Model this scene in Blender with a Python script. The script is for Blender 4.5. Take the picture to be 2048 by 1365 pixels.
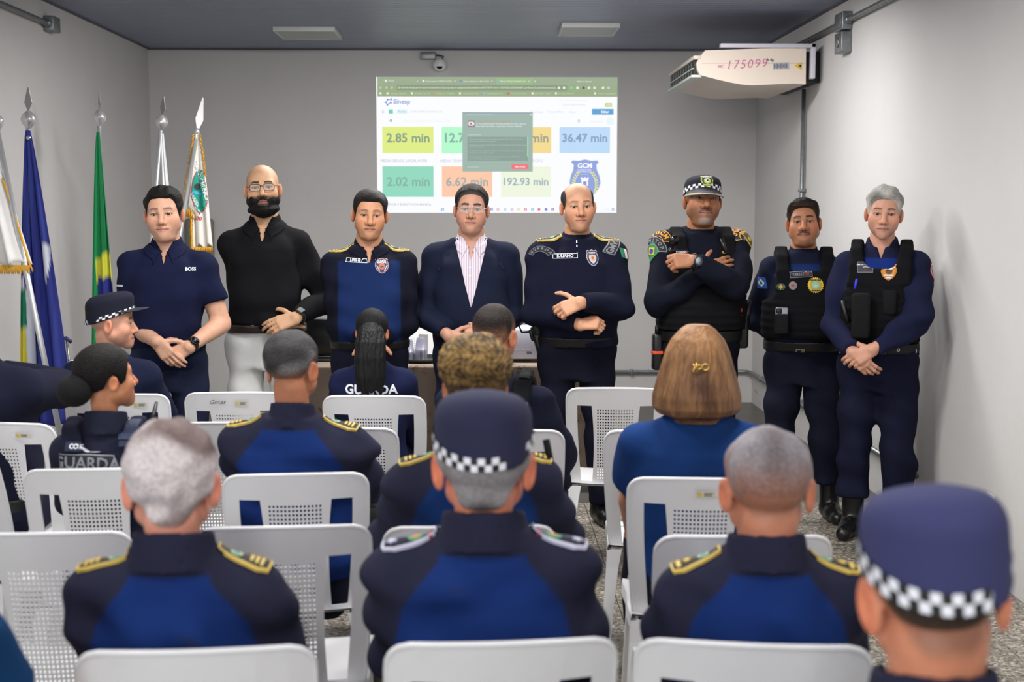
import bpy, bmesh, math, random
import numpy as np
from mathutils import Vector, Matrix, Quaternion
from mathutils.bvhtree import BVHTree

for o in list(bpy.data.objects):
    bpy.data.objects.remove(o)
SC = bpy.context.scene
COL = SC.collection
R = math.radians

# ------------------------------------------------------------------ camera
FPX, CXP, CYP = 2700.0, 1024.0, 682.5
CAM = Vector((0, 0, 1.66))
cam_d = bpy.data.cameras.new('camera')
cam_d.sensor_width = 36
cam_d.lens = FPX / 2048 * 36
cam_d.clip_start = .05
cam_d.dof.use_dof = True
cam_d.dof.focus_distance = 6.75
cam_d.dof.aperture_fstop = 3.6
cam = bpy.data.objects.new('camera', cam_d)
cam.location = CAM
cam.rotation_euler = (R(90 - 5.763), 0, R(-1.21))
COL.objects.link(cam)
SC.camera = cam

# ------------------------------------------------------------------ room size
XL, XR, YB, YF, ZC = -2.73, 2.26, 11.25, -3.2, 2.93

# ------------------------------------------------------------------ world, lights, exposure
SC.view_settings.view_transform = 'Standard'
SC.view_settings.look = 'None'
SC.view_settings.gamma = 1
SC.view_settings.use_curve_mapping = False
SC.view_settings.exposure = 0.0
w = bpy.data.worlds.new('world')
SC.world = w
w.use_nodes = True
w.node_tree.nodes['Background'].inputs[0].default_value = (.75, .85, 1, 1)
w.node_tree.nodes['Background'].inputs[1].default_value = .3


def area_light(name, loc, target, sx, sy, power, color=(1, 1, 1)):
    d = bpy.data.lights.new(name, 'AREA')
    d.shape = 'RECTANGLE'
    d.size, d.size_y, d.energy, d.color = sx, sy, power, color
    o = bpy.data.objects.new(name, d)
    o.location = loc
    o.rotation_euler = (Vector(target) - Vector(loc)).to_track_quat('-Z', 'Y').to_euler()
    COL.objects.link(o)
    return o


# daylight from the window in the left wall behind the photographer, and the lit ceiling panels out of view
area_light('window_daylight', (XL + .06, -1.3, 1.75), (XL + 4.2, 5.6, 1.55), 2.0, 1.6, 125, (.93, .97, 1))
for lx, ly, pw in ((-1.2, 1.2, 18), (1.0, 1.2, 18), (-1.1, 3.5, 34), (.8, 3.5, 34), (-.9, 5.2, 44), (.4, 5.2, 44), (-.2, -1.6, 120)):
    area_light('ceiling_panel_light', (lx, ly, ZC - .05), (lx, ly, 0), .5, .5, pw, (1, .98, .95))
area_light('added_back_fill', (.15, 7.8, ZC - .05), (.15, 8.2, 0), 2.6, .3, 114, (1, .98, .96))  # added fill strip out of view, put in to brighten the back wall area

# ------------------------------------------------------------------ pixel -> place helper
_RC = cam.rotation_euler.to_matrix()


def ray(px, py):
    return _RC @ Vector(((px - CXP) / FPX, -(py - CYP) / FPX, -1))


def at(px, py, Y):
    d = ray(px, py)
    return CAM + d * (Y / d.y)


def atz(px, py, z):
    d = ray(px, py)
    return CAM + d * ((z - CAM.z) / d.z)


def atx(px, py, X):
    d = ray(px, py)
    return CAM + d * (X / d.x)


# ------------------------------------------------------------------ materials
MATS = {}


def srgb(c):
    return tuple((v / 12.92 if v <= .04045 else ((v + .055) / 1.055) ** 2.4) for v in (x / 255 for x in c))


def mat(name, rgb=(128, 128, 128), rough=.6, metal=0., bump=0., bscale=60., var=0., vscale=6., spec=.5, emit=0., alpha=None, stretch=None):
    """plain principled material with procedural noise colour variation and bump; rgb in sRGB 0-255, or None for vertex colour"""
    if name in MATS:
        return MATS[name]
    m = bpy.data.materials.new(name)
    m.use_nodes = True
    nt = m.node_tree
    N, L = nt.nodes, nt.links
    b = N['Principled BSDF']
    b.inputs['Roughness'].default_value = rough
    b.inputs['Metallic'].default_value = metal
    b.inputs['Specular IOR Level'].default_value = spec
    tc = N.new('ShaderNodeTexCoord')
    src = tc.outputs['Object']
    if stretch:
        mp = N.new('ShaderNodeMapping')
        mp.inputs['Scale'].default_value = stretch
        L.new(src, mp.inputs['Vector'])
        src = mp.outputs[0]
    if rgb is None:
        a = N.new('ShaderNodeAttribute')
        a.attribute_name = 'Col'
        colout = a.outputs['Color']
    else:
        rn = N.new('ShaderNodeRGB')
        rn.outputs[0].default_value = (*srgb(rgb), 1)
        colout = rn.outputs[0]
    if var:
        no = N.new('ShaderNodeTexNoise')
        no.inputs['Scale'].default_value = vscale
        no.inputs['Detail'].default_value = 3
        L.new(src, no.inputs['Vector'])
        mr = N.new('ShaderNodeMapRange')
        mr.inputs['From Min'].default_value = .3
        mr.inputs['From Max'].default_value = .7
        mr.inputs['To Min'].default_value = 1 - var
        mr.inputs['To Max'].default_value = 1 + var
        L.new(no.outputs['Fac'], mr.inputs['Value'])
        mu = N.new('ShaderNodeVectorMath')
        mu.operation = 'SCALE'
        L.new(colout, mu.inputs[0])
        L.new(mr.outputs[0], mu.inputs['Scale'])
        colout = mu.outputs[0]
    if emit:
        b.inputs['Base Color'].default_value = (0, 0, 0, 1)
        b.inputs['Specular IOR Level'].default_value = 0
        L.new(colout, b.inputs['Emission Color'])
        b.inputs['Emission Strength'].default_value = emit
    else:
        L.new(colout, b.inputs['Base Color'])
    if bump:
        n2 = N.new('ShaderNodeTexNoise')
        n2.inputs['Scale'].default_value = bscale
        n2.inputs['Detail'].default_value = 3
        L.new(src, n2.inputs['Vector'])
        bp = N.new('ShaderNodeBump')
        bp.inputs['Strength'].default_value = bump
        bp.inputs['Distance'].default_value = .01
        L.new(n2.outputs['Fac'], bp.inputs['Height'])
        L.new(bp.outputs[0], b.inputs['Normal'])
    if alpha is not None:
        b.inputs['Alpha'].default_value = alpha
    MATS[name] = m
    return m


# ------------------------------------------------------------------ object helpers
def tag(o, label=None, cat=None, group=None, kind=None):
    if label: o['label'] = label
    if cat: o['category'] = cat
    if group: o['group'] = group
    if kind: o['kind'] = kind
    return o


def link(name, me, parent=None, mats=(), smooth=None):
    o = bpy.data.objects.new(name, me)
    COL.objects.link(o)
    for m in mats:
        me.materials.append(m)
    if parent is not None:
        o.parent = parent
    return o


def np_mesh(name, V, F, cols=None, smooth=True, midx=None):
    """V (n,3), F (m,4) or (m,3) arrays -> mesh"""
    V = np.asarray(V, np.float32)
    F = np.asarray(F, np.int32)
    me = bpy.data.meshes.new(name)
    n, k = F.shape
    me.vertices.add(len(V))
    me.vertices.foreach_set('co', V.ravel())
    me.loops.add(n * k)
    me.loops.foreach_set('vertex_index', F.ravel())
    me.polygons.add(n)
    me.polygons.foreach_set('loop_start', np.arange(0, n * k, k, dtype=np.int32))
    me.update(calc_edges=True)
    if smooth:
        me.polygons.foreach_set('use_smooth', np.ones(n, bool))
    if midx is not None:
        me.polygons.foreach_set('material_index', np.asarray(midx, np.int32))
    if cols is not None:
        a = me.color_attributes.new('Col', 'FLOAT_COLOR', 'POINT')
        c = np.ones((len(V), 4), np.float32)
        c[:, :3] = cols
        a.data.foreach_set('color', c.ravel())
    return me


class MB:
    """small mesh collector: boxes, tubes, lathes, polygons -> ONE mesh object"""

    def __init__(s):
        s.v, s.f, s.m, s.sm = [], [], [], []

    def add(s, v, f, mi=0, smooth=False):
        b = len(s.v)
        s.v += [tuple(p) for p in v]
        s.f += [tuple(b + i for i in q) for q in f]
        s.m += [mi] * len(f)
        s.sm += [smooth] * len(f)
        return s

    def box(s, lo, hi, mi=0, bev=0., M=None):
        bm = bmesh.new()
        bmesh.ops.create_cube(bm, size=1)
        for v in bm.verts:
            v.co = Vector(((lo[i] + hi[i]) / 2 + v.co[i] * (hi[i] - lo[i]) for i in range(3)))
        if bev:
            bmesh.ops.bevel(bm, geom=bm.edges[:], offset=bev, segments=2, affect='EDGES', profile=.5)
        if M is not None:
            bmesh.ops.transform(bm, matrix=M, verts=bm.verts)
        bm.verts.index_update()
        s.add([v.co for v in bm.verts], [[v.index for v in f.verts] for f in bm.faces], mi, bool(bev))
        bm.free()
        return s

    def tube(s, pts, r, n=8, mi=0, closed=False, cap=True):
        pts = [Vector(p) for p in pts]
        m = len(pts)
        rr = r if isinstance(r, (list, tuple)) else [r] * m
        V, up = [], None
        for i, p in enumerate(pts):
            if closed:
                t = pts[(i + 1) % m] - pts[i - 1]
            else:
                t = pts[min(i + 1, m - 1)] - pts[max(i - 1, 0)]
            t.normalize()
            if up is None:
                up = t.orthogonal().normalized()
            up = (up - t * up.dot(t)).normalized()
            b = t.cross(up)
            for j in range(n):
                a = 2 * math.pi * j / n
                V.append(p + (up * math.cos(a) + b * math.sin(a)) * rr[i])
        F = []
        for i in range(m if closed else m - 1):
            i2 = (i + 1) % m
            for j in range(n):
                j2 = (j + 1) % n
                F.append((i * n + j, i * n + j2, i2 * n + j2, i2 * n + j))
        if not closed and cap:
            F.append(tuple(range(n - 1, -1, -1)))
            F.append(tuple(range((m - 1) * n, m * n)))
        s.add(V, F, mi, True)
        return s

    def lathe(s, prof, c=(0, 0, 0), n=16, mi=0, M=None):
        V, F = [], []
        for r, z in prof:
            for j in range(n):
                a = 2 * math.pi * j / n
                V.append(Vector((r * math.cos(a), r * math.sin(a), z)))
        for i in range(len(prof) - 1):
            for j in range(n):
                j2 = (j + 1) % n
                F.append((i * n + j, i * n + j2, (i + 1) * n + j2, (i + 1) * n + j))
        F.append(tuple(range(n - 1, -1, -1)))
        F.append(tuple(range((len(prof) - 1) * n, len(prof) * n)))
        if M is not None:
            V = [M @ v for v in V]
        V = [v + Vector(c) for v in V]
        s.add(V, F, mi, True)
        return s

    def prism(s, poly, d0, d1, M=None, mi=0):
        """2-D polygon (x,z) extruded along y from d0 to d1"""
        n = len(poly)
        V = [Vector((x, d0, z)) for x, z in poly] + [Vector((x, d1, z)) for x, z in poly]
        F = [tuple(range(n)), tuple(range(2 * n - 1, n - 1, -1))]
        for i in range(n):
            j = (i + 1) % n
            F.append((i, i + n, j + n, j))
        if M is not None:
            V = [M @ v for v in V]
        s.add(V, F, mi)
        return s

    def mesh(s, name):
        me = bpy.data.meshes.new(name)
        me.from_pydata(s.v, [], s.f)
        me.polygons.foreach_set('material_index', s.m)
        me.polygons.foreach_set('use_smooth', s.sm)
        me.update()
        return me

    def build(s, name, mats, parent=None):
        if not isinstance(mats, (list, tuple)):
            mats = [mats]
        return link(name, s.mesh(name), parent, mats)


def children(o):
    return [c for c in bpy.data.objects if c.parent == o]


def copy_tree(o, kids, parent=None):
    c = o.copy()
    COL.objects.link(c)
    if parent is not None:
        c.parent = parent
    for ch in kids.get(o, ()):
        copy_tree(ch, kids, c)
    return c


def empty(name, loc=(0, 0, 0), rz=0.):
    o = bpy.data.objects.new(name, None)
    o.empty_display_size = .1
    COL.objects.link(o)
    o.location = loc
    o.rotation_euler = (0, 0, rz)
    return o


# ------------------------------------------------------------------ implicit surfaces
def smin(a, b, k):
    h = np.clip(.5 + .5 * (b - a) / k, 0, 1)
    return b + (a - b) * h - k * h * (1 - h)


def smax(a, b, k):
    return -smin(-a, -b, k)


def sstep(a, b, x):
    t = np.clip((x - a) / (b - a), 0, 1)
    return t * t * (3 - 2 * t)


def ell(x, y, z, r):
    k0 = np.sqrt((x / r[0]) ** 2 + (y / r[1]) ** 2 + (z / r[2]) ** 2)
    k1 = np.sqrt((x / r[0] ** 2) ** 2 + (y / r[1] ** 2) ** 2 + (z / r[2] ** 2) ** 2)
    return k0 * (k0 - 1) / np.maximum(k1, 1e-6)


def rcone(x, y, z, a, b, ra, rb):
    bx, by, bz = b[0] - a[0], b[1] - a[1], b[2] - a[2]
    x, y, z = x - a[0], y - a[1], z - a[2]
    t = np.clip((x * bx + y * by + z * bz) / (bx * bx + by * by + bz * bz), 0, 1)
    return np.sqrt((x - t * bx) ** 2 + (y - t * by) ** 2 + (z - t * bz) ** 2) - (ra + (rb - ra) * t)


def axis(lo, hi, step, fine=()):
    out, v = [], lo
    while v < hi:
        out.append(v)
        st = step
        for a, b, fs in fine:
            if a - step < v < b:
                st = min(st, fs)
        v += st
    out.append(v)
    return np.array(out, np.float32)


class Vol:
    def __init__(s, xs, ys, zs):
        s.ax = (xs, ys, zs)
        s.F = np.full((len(xs), len(ys), len(zs)), 1., np.float32)

    def sl(s, lo, hi):
        r = []
        for a, l, h in zip(s.ax, lo, hi):
            i = max(0, int(np.searchsorted(a, l)) - 1)
            j = min(len(a), int(np.searchsorted(a, h)) + 1)
            r.append(slice(i, j))
        return tuple(r)

    def grid(s, sl):
        return (s.ax[0][sl[0]][:, None, None], s.ax[1][sl[1]][None, :, None], s.ax[2][sl[2]][None, None, :])

    def op(s, fn, lo, hi, k=.01, sub=False):
        sl = s.sl(lo, hi)
        if any(q.stop <= q.start for q in sl):
            return
        d = fn(*s.grid(sl)).astype(np.float32)
        f = s.F[sl]
        s.F[sl] = smax(f, -d, k) if sub else smin(f, d, k)

    def cone(s, a, b, ra, rb, k=.01, sub=False, pad=0.02):
        m = max(ra, rb) + k + pad
        lo = [min(a[i], b[i]) - m for i in range(3)]
        hi = [max(a[i], b[i]) + m for i in range(3)]
        s.op(lambda x, y, z: rcone(x, y, z, a, b, ra, rb), lo, hi, k, sub)

    def ellip(s, c, r, k=.01, sub=False, pad=.02):
        lo = [c[i] - r[i] - k - pad for i in range(3)]
        hi = [c[i] + r[i] + k + pad for i in range(3)]
        s.op(lambda x, y, z: ell(x - c[0], y - c[1], z - c[2], r), lo, hi, k, sub)

    def framed(s, fn, M, lo, hi, k=.01, sub=False):
        """fn in a local frame; M 4x4 local->grid (rigid); lo/hi the box in the local frame"""
        cs = [M @ Vector((a, b, c)) for a in (lo[0], hi[0]) for b in (lo[1], hi[1]) for c in (lo[2], hi[2])]
        glo = [min(c[i] for c in cs) for i in range(3)]
        ghi = [max(c[i] for c in cs) for i in range(3)]
        I = M.inverted()

        def g(x, y, z):
            X = I[0][0] * x + I[0][1] * y + I[0][2] * z + I[0][3]
            Y = I[1][0] * x + I[1][1] * y + I[1][2] * z + I[1][3]
            Z = I[2][0] * x + I[2][1] * y + I[2][2] * z + I[2][3]
            return fn(X, Y, Z)
        s.op(g, glo, ghi, k, sub)

    def extract(s):
        """naive surface nets on the rectilinear grid"""
        F = s.F
        S = F < 0
        xs, ys, zs = s.ax
        c = [S[i:S.shape[0] - 1 + i, j:S.shape[1] - 1 + j, k:S.shape[2] - 1 + k] for i in (0, 1) for j in (0, 1) for k in (0, 1)]
        al = c[0].copy()
        an = c[0].copy()
        for q in c[1:]:
            al &= q
            an |= q
        act = an & ~al
        idx = np.argwhere(act)
        if len(idx) == 0:
            return np.zeros((0, 3)), np.zeros((0, 4), int)
        I, J, K = idx.T
        val = {}
        for i in (0, 1):
            for j in (0, 1):
                for k in (0, 1):
                    val[i, j, k] = F[I + i, J + j, K + k]
        acc = np.zeros((len(idx), 3), np.float32)
        cnt = np.zeros(len(idx), np.float32)
        cs = list(val)
        for a in cs:
            for ax in range(3):
                if a[ax] == 0:
                    b = list(a)
                    b[ax] = 1
                    b = tuple(b)
                    va, vb = val[a], val[b]
                    m = (va < 0) != (vb < 0)
                    t = np.where(m, va / np.where(m, va - vb, 1), 0)
                    p = np.empty((len(idx), 3), np.float32)
                    p[:] = a
                    p[:, ax] = t
                    acc += np.where(m[:, None], p, 0)
                    cnt += m
        acc /= cnt[:, None]
        V = np.empty((len(idx), 3), np.float32)
        for ax, (arr, ii) in enumerate(zip((xs, ys, zs), (I, J, K))):
            V[:, ax] = arr[ii] + acc[:, ax] * (arr[ii + 1] - arr[ii])
        num = np.full(act.shape, -1, np.int32)
        num[I, J, K] = np.arange(len(idx))
        Q = []
        # x edges
        for ax in range(3):
            sl0 = [slice(None)] * 3
            sl1 = [slice(None)] * 3
            sl0[ax] = slice(0, -1)
            sl1[ax] = slice(1, None)
            A, B = S[tuple(sl0)], S[tuple(sl1)]
            E = np.argwhere(A != B)
            o1, o2 = [q for q in range(3) if q != ax]
            ok = (E[:, o1] > 0) & (E[:, o2] > 0) & (E[:, o1] < F.shape[o1] - 1) & (E[:, o2] < F.shape[o2] - 1)
            E = E[ok]
            sa = A[E[:, 0], E[:, 1], E[:, 2]]
            quad = []
            for d1, d2 in ((0, 0), (-1, 0), (-1, -1), (0, -1)):
                e = E.copy()
                e[:, o1] += d1
                e[:, o2] += d2
                quad.append(num[e[:, 0], e[:, 1], e[:, 2]])
            quad = np.stack(quad, 1)
            flip = sa if ax != 1 else ~sa
            quad[~flip] = quad[~flip][:, ::-1]
            Q.append(quad)
        return V, np.concatenate(Q)


def relax(V, Q, it=1, f=.5):
    """laplacian smoothing of a quad mesh"""
    E = np.concatenate([Q[:, [0, 1]], Q[:, [1, 2]], Q[:, [2, 3]], Q[:, [3, 0]]])
    for _ in range(it):
        acc = np.zeros_like(V)
        cnt = np.zeros(len(V), np.float32)
        np.add.at(acc, E[:, 0], V[E[:, 1]])
        np.add.at(acc, E[:, 1], V[E[:, 0]])
        np.add.at(cnt, E[:, 0], 1)
        np.add.at(cnt, E[:, 1], 1)
        V = V + (acc / np.maximum(cnt, 1)[:, None] - V) * f
    return V


def xf(V, M):
    A = np.array(M, np.float32)
    return V @ A[:3, :3].T + A[:3, 3]


def folds(seed, amp=.004, scale=1., n=7, ani=(1, 1, 2.4)):
    """wrinkle field: a few warped plane waves; ani > 1 in z gives mostly horizontal creases"""
    rs = np.random.RandomState(seed)
    ws = []
    for i in range(n):
        d = rs.normal(size=3) * np.array(ani)
        d /= np.linalg.norm(d)
        ws.append((d * (18 + 34 * rs.rand()) * scale, rs.rand() * 6.28, .5 + rs.rand()))

    def f(x, y, z):
        s = 0
        wv = .35 * np.sin(9 * x + 7 * y + 5 * z + seed)
        for d, p, a in ws:
            s = s + a * np.sin(d[0] * x + d[1] * y + d[2] * z + p + 2 * wv)
        return s * (amp / n * 1.6)
    return f

# ------------------------------------------------------------------ people
def C3(c):
    return np.array(srgb(c), np.float32)


def sph(x, y, z, c, r):
    return np.sqrt((x - c[0]) ** 2 + (y - c[1]) ** 2 + (z - c[2]) ** 2) - r


def head_base(x, y, z, h):
    ax = np.abs(x)
    hw, jw, fat = h.get('hw', 1), h.get('jw', 1), h.get('fat', 0)
    d = ell(x, y - .012, z - .033, (.077 * hw, .097, .084))
    d = smin(d, ell(x, y + .028, z + .022, (.0625 * hw, .062, .086)), .03)
    d = smin(d, rcone(ax, y, z, (0, -.066, -.094), (.046 * jw, -.010, -.056), .021 + fat * .4, .025 + fat), .025)
    d = smin(d, sph(ax, y, z, (.033 * jw, -.045, -.052), .026 + fat), .03)
    if fat > 0:
        d = smin(d, ell(x, y + .03, z + .108, (.045 * jw, .045, .022)), .03)
    return d


def head_full(x, y, z, h):
    ax = np.abs(x)
    nw = h.get('nw', 1)
    hw = h.get('hw', 1)
    d = head_base(x, y, z, h)
    face = h.get('face', True)
    if face:
        d = smin(d, rcone(ax, y, z, (.010, -.081, .019), (.042, -.069, .021), .010, .009), .018)
        d = smin(d, sph(ax, y, z, (.046, -.055, -.025), .020), .03)
        d = smax(d, -sph(ax, y, z, (.032, -.101, .000), .0175), .014)
    d = smin(d, rcone(x, y, z, (0, -.085, .010), (0, -.110, -.034), .0075, .0125 * nw), .012)
    d = smin(d, sph(ax, y, z, (.0135 * nw, -.095, -.039), .0095 * nw), .008)
    if face:
        d = smin(d, ell(x, y + .073, z + .070, (.030, .024, .022)), .02)
        d = smin(d, rcone(ax, y, z, (0, -.0955, -.0635), (.026, -.0825, -.069), .0058, .003), .006)
        d = smin(d, rcone(ax, y, z, (0, -.0955, -.0755), (.023, -.083, -.0715), .0068, .003), .006)
        d = smax(d, -rcone(ax, y, z, (0, -.1025, -.0693), (.028, -.087, -.0700), .0025, .0018), .003)
        d = smin(d, sph(x, y, z, (0, -.077, -.099), .018), .025)
        cut = ell(ax - .0325, y + .093, z + .0005, (.0142, .022, .0046))
        e = smax(sph(ax, y, z, (.032, -.0738, 0), .0142), -cut, .002)
        d = smin(d, e, .004)
        d = smax(d, -cut, .002)
    # ears: a tilted flat ellipsoid with a scooped shell
    ca, sa = math.cos(.5), math.sin(.5)
    ex, ey, ez = ax - .081 * hw, y - .014, z + .012
    ux, uy = ca * ex + sa * -ey * -1, -sa * ex + ca * ey
    es = h.get('ear', 1)
    e = ell(ux, uy + .1 * ez, ez, (.0095, .019 * es, .032 * es))
    e = smax(e, -ell(ux - .010, uy + .1 * ez + .002, ez - .002, (.008, .012, .021)), .004)
    d = smin(d, e, .006)
    return d


def hair_line(y, h):
    """height of the hairline along the head from front (y<0) to nape (y>0)"""
    fr = h.get('front', .072)
    np_ = h.get('nape', -.07)
    ys = [-.12, -.088, -.072, -.058, -.047, -.036, -.02, -.008, .012, .03, .045, .075, .12]
    zs = [fr + .014, fr, fr - .006, fr - .022, .016, -.012, -.024, .004, .020, .008, -.03, np_ + .008, np_]
    return np.interp(y, ys, zs).astype(np.float32)


def mk_hair(P, h, hh, step):
    """short hair as a volume over the cranium in head space"""
    v = Vol(axis(-.115, .115, step), axis(-.14, .145, step), axis(-.15 if hh.get('neckr') else -.125, .165, step))
    x, y, z = v.grid((slice(None),) * 3)
    base = head_base(x, y, z, dict(h, fat=0, jw=.9))
    if hh.get('neckr'):
        base = smin(base, rcone(x, y, z, (0, .022, -.05), (0, .03, -.17), hh['neckr'], hh['neckr']), .015)
    side = sstep(.0, .09, z + 0 * x)
    t = hh.get('side', .006) + (hh.get('top', .016) - hh.get('side', .006)) * side
    rc = hh.get('recess', 0)
    ax = np.abs(x)
    g = z - hair_line(y, hh) - rc * sstep(.02, .05, ax) * (1 - sstep(.055, .075, ax)) * (y < -.03) * .03
    if hh.get('bald'):
        # bare crown: keep only the sides and back
        g = np.minimum(g, np.maximum((ax - hh['bald']) * 1.6 - sstep(.03, .0, z) * 0, (y - hh.get('bback', .06)) * 1.0))
    t = t * (.12 + .88 * sstep(0, hh.get('fade', .02), g))
    n = folds(hh.get('seed', 1), hh.get('rough', .0035), 3.2, 9, (1.2, .6, 1.0))
    t = t + n(x, y, z) * np.minimum(1, t / .008)
    if hh.get('quiff'):
        t = t + hh['quiff'] * sstep(-.02, -.08, y) * sstep(.05, .085, z)
    if hh.get('afro'):
        q = hh['afro']
        t = t + .004 * np.sin(150 * x + 3 * np.sin(60 * z)) * np.sin(150 * y + 3 * np.sin(70 * x)) * np.sin(150 * z + 3 * np.sin(80 * y)) * q
    v.F = smax(base - t, -g, .005).astype(np.float32)
    V, Q = v.extract()
    gl = V[:, 2] - hair_line(V[:, 1], hh)
    return V, Q, gl


class P:
    pass


def hand(v, wr, d, side, n, curl, k=.006, sc=1.0, thumb=.9, spread=1.0):
    """palm of four metacarpals, four bent fingers and a thumb leaving the side of the palm"""
    d = Vector(d).normalized()
    n = Vector(n)
    n = (n - d * n.dot(d)).normalized()
    s = d.cross(n) * (1 if side == 'L' else -1)
    wr = Vector(wr)
    if not isinstance(curl, (list, tuple)):
        curl = [curl] * 4
    offs = (.029, .010, -.010, -.028)
    lens = ((.043, .027, .021), (.047, .030, .022), (.043, .028, .021), (.034, .021, .019))
    for i, o in enumerate(offs):
        a = wr + s * o * .6 * sc
        b = wr + (d * (.088 - abs(o - .01) * .25) + s * o) * sc
        v.cone(a, b, .0155 * sc, .0125 * sc, .010)
        p = b
        ang = 0
        cr = curl[i]
        for j, L in enumerate(lens[i]):
            ang += cr * (.8, 1.1, .75)[j]
            fd = d * math.cos(ang) - n * math.sin(ang) + s * o * 2.2 * spread * (1 if j == 0 else .3)
            fd.normalize()
            q = p + fd * L * sc
            r0, r1 = (.0098, .0088, .008, .007)[j:j + 2]
            v.cone(p, q, r0 * sc, r1 * sc, .003)
            p = q
    p = wr + (d * .022 + s * .026 - n * .004) * sc
    t0 = (d * .62 + s * thumb - n * .35).normalized()
    for j, (L, r0, r1) in enumerate(((.044, .0145, .0115), (.034, .0115, .0105), (.027, .0105, .0085))):
        q = p + t0 * L * sc
        v.cone(p, q, r0 * sc, r1 * sc, .006 if j == 0 else .003)
        p = q
        t0 = (t0 + d * .28 - n * .16 - s * .12).normalized()


def ik(S, W, pole, l1=.30, l2=.27):
    S, W = Vector(S), Vector(W)
    d = W - S
    L = d.length
    if L > (l1 + l2) * .995:
        W = S + d.normalized() * (l1 + l2) * .995
        d = W - S
        L = d.length
    a = (l1 * l1 - l2 * l2 + L * L) / (2 * L)
    hh = math.sqrt(max(l1 * l1 - a * a, 0))
    u = d.normalized()
    p = Vector(pole)
    p = (p - u * p.dot(u)).normalized()
    return S + u * a + p * hh, W


TROWS = np.array([
    # z from hip joint, half width, half depth, y centre
    (-.14, .145, .105, .015), (-.04, .164, .118, .018), (.04, .160, .114, .012), (.12, .148, .108, .0), (.21, .148, .110, -.004),
    (.30, .156, .117, .0), (.37, .165, .120, .008), (.425, .160, .112, .014), (.47, .130, .094, .018), (.51, .092, .076, .022),
    (.55, .068, .062, .022), (.62, .058, .058, .02)], np.float32)


def torso_fn(pz, g=0., fat=0., sh=1., lean=0., lo=-.14, hi=.60, flat=0., n=2.5):
    def f(x, y, z):
        zz = z - pz
        w = np.interp(zz, TROWS[:, 0], TROWS[:, 1]) * sh + g
        dp = np.interp(zz, TROWS[:, 0], TROWS[:, 2]) * (1 + .15 * (sh - 1)) + g
        yc = np.interp(zz, TROWS[:, 0], TROWS[:, 3]) + lean * zz
        belly = fat * np.exp(-((zz - .17) / .16) ** 2)
        w = w + belly * .75
        dp = dp + belly
        yc = yc - belly * .55
        if flat:       # cloth hangs straighter than the body below the chest
            w = np.maximum(w, (np.interp(.41, TROWS[:, 0], TROWS[:, 1]) * sh + g) * (1 - flat) * (zz < .41))
        w, dp, yc = (q.astype(np.float32) for q in (w, dp, yc))
        q = ((np.abs(x) / w) ** n + (np.abs(y - yc) / dp) ** n) ** (1 / n)
        d = (q - 1) * np.minimum(w, dp)
        return np.maximum(d, np.maximum(pz + lo - z, z - pz - hi))
    return f


def setup(S):
    p = P()
    p.S = S
    p.k = k = S.get('k', 1.)
    p.seat = S.get('seated', False)
    p.pz = S['pz'] / k if 'pz' in S else .92
    p.lean = S.get('lean', 0.)
    sh = p.sh = S.get('sh', 1.)
    p.fat = S.get('fat', 0.)
    p.top = p.pz + .83
    # head matrix
    hs = S.get('hs', 1.)
    hy, hp, hr = (R(a) for a in S.get('head_rot', (0, 0, 0)))
    p.hc = Vector((S.get('head_dx', 0), .83 * p.lean + S.get('head_dy', -.012), p.top - .117 * hs + S.get('head_dz', 0)))
    piv = Matrix.Translation((0, .02, -.08))
    p.HR = Matrix.Rotation(hy, 4, 'Z') @ Matrix.Rotation(hr, 4, 'Y') @ Matrix.Rotation(hp, 4, 'X')
    p.HM = Matrix.Translation(p.hc) @ piv @ p.HR @ piv.inverted() @ Matrix.Scale(hs, 4)
    p.HMr = Matrix.Translation(p.hc) @ piv @ p.HR @ piv.inverted()
    p.hs = hs
    # joints
    p.shj, p.elb, p.wri = {}, {}, {}
    p.jz = S.get('jz', .440 if p.seat else .448)
    for s, sg in (('R', -1), ('L', 1)):
        p.shj[s] = Vector((sg * .168 * sh, .014 + .45 * p.lean, p.pz + p.jz))
        A = S['arms'][s]
        W = Vector(A['w']) / (k if A.get('scaled') else 1)
        e, w_ = ik(p.shj[s], W, A.get('pole', (sg * .6, .6, -.4)))
        p.elb[s], p.wri[s] = e, w_
    p.hip, p.kne, p.ank = {}, {}, {}
    for s, sg in (('R', -1), ('L', 1)):
        p.hip[s] = Vector((sg * .092, .01, p.pz - .02))
        if p.seat:
            p.kne[s] = Vector((sg * .15, -.43, p.pz - .01))
            p.ank[s] = Vector((sg * .15, -.40, .09))
        else:
            lx = S.get('feet', (.13, .13))[0 if s == 'R' else 1]
            p.kne[s] = Vector((sg * (lx * .5 + .05), -.015, .49))
            p.ank[s] = Vector((sg * lx, .03, .09))
    return p


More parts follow.
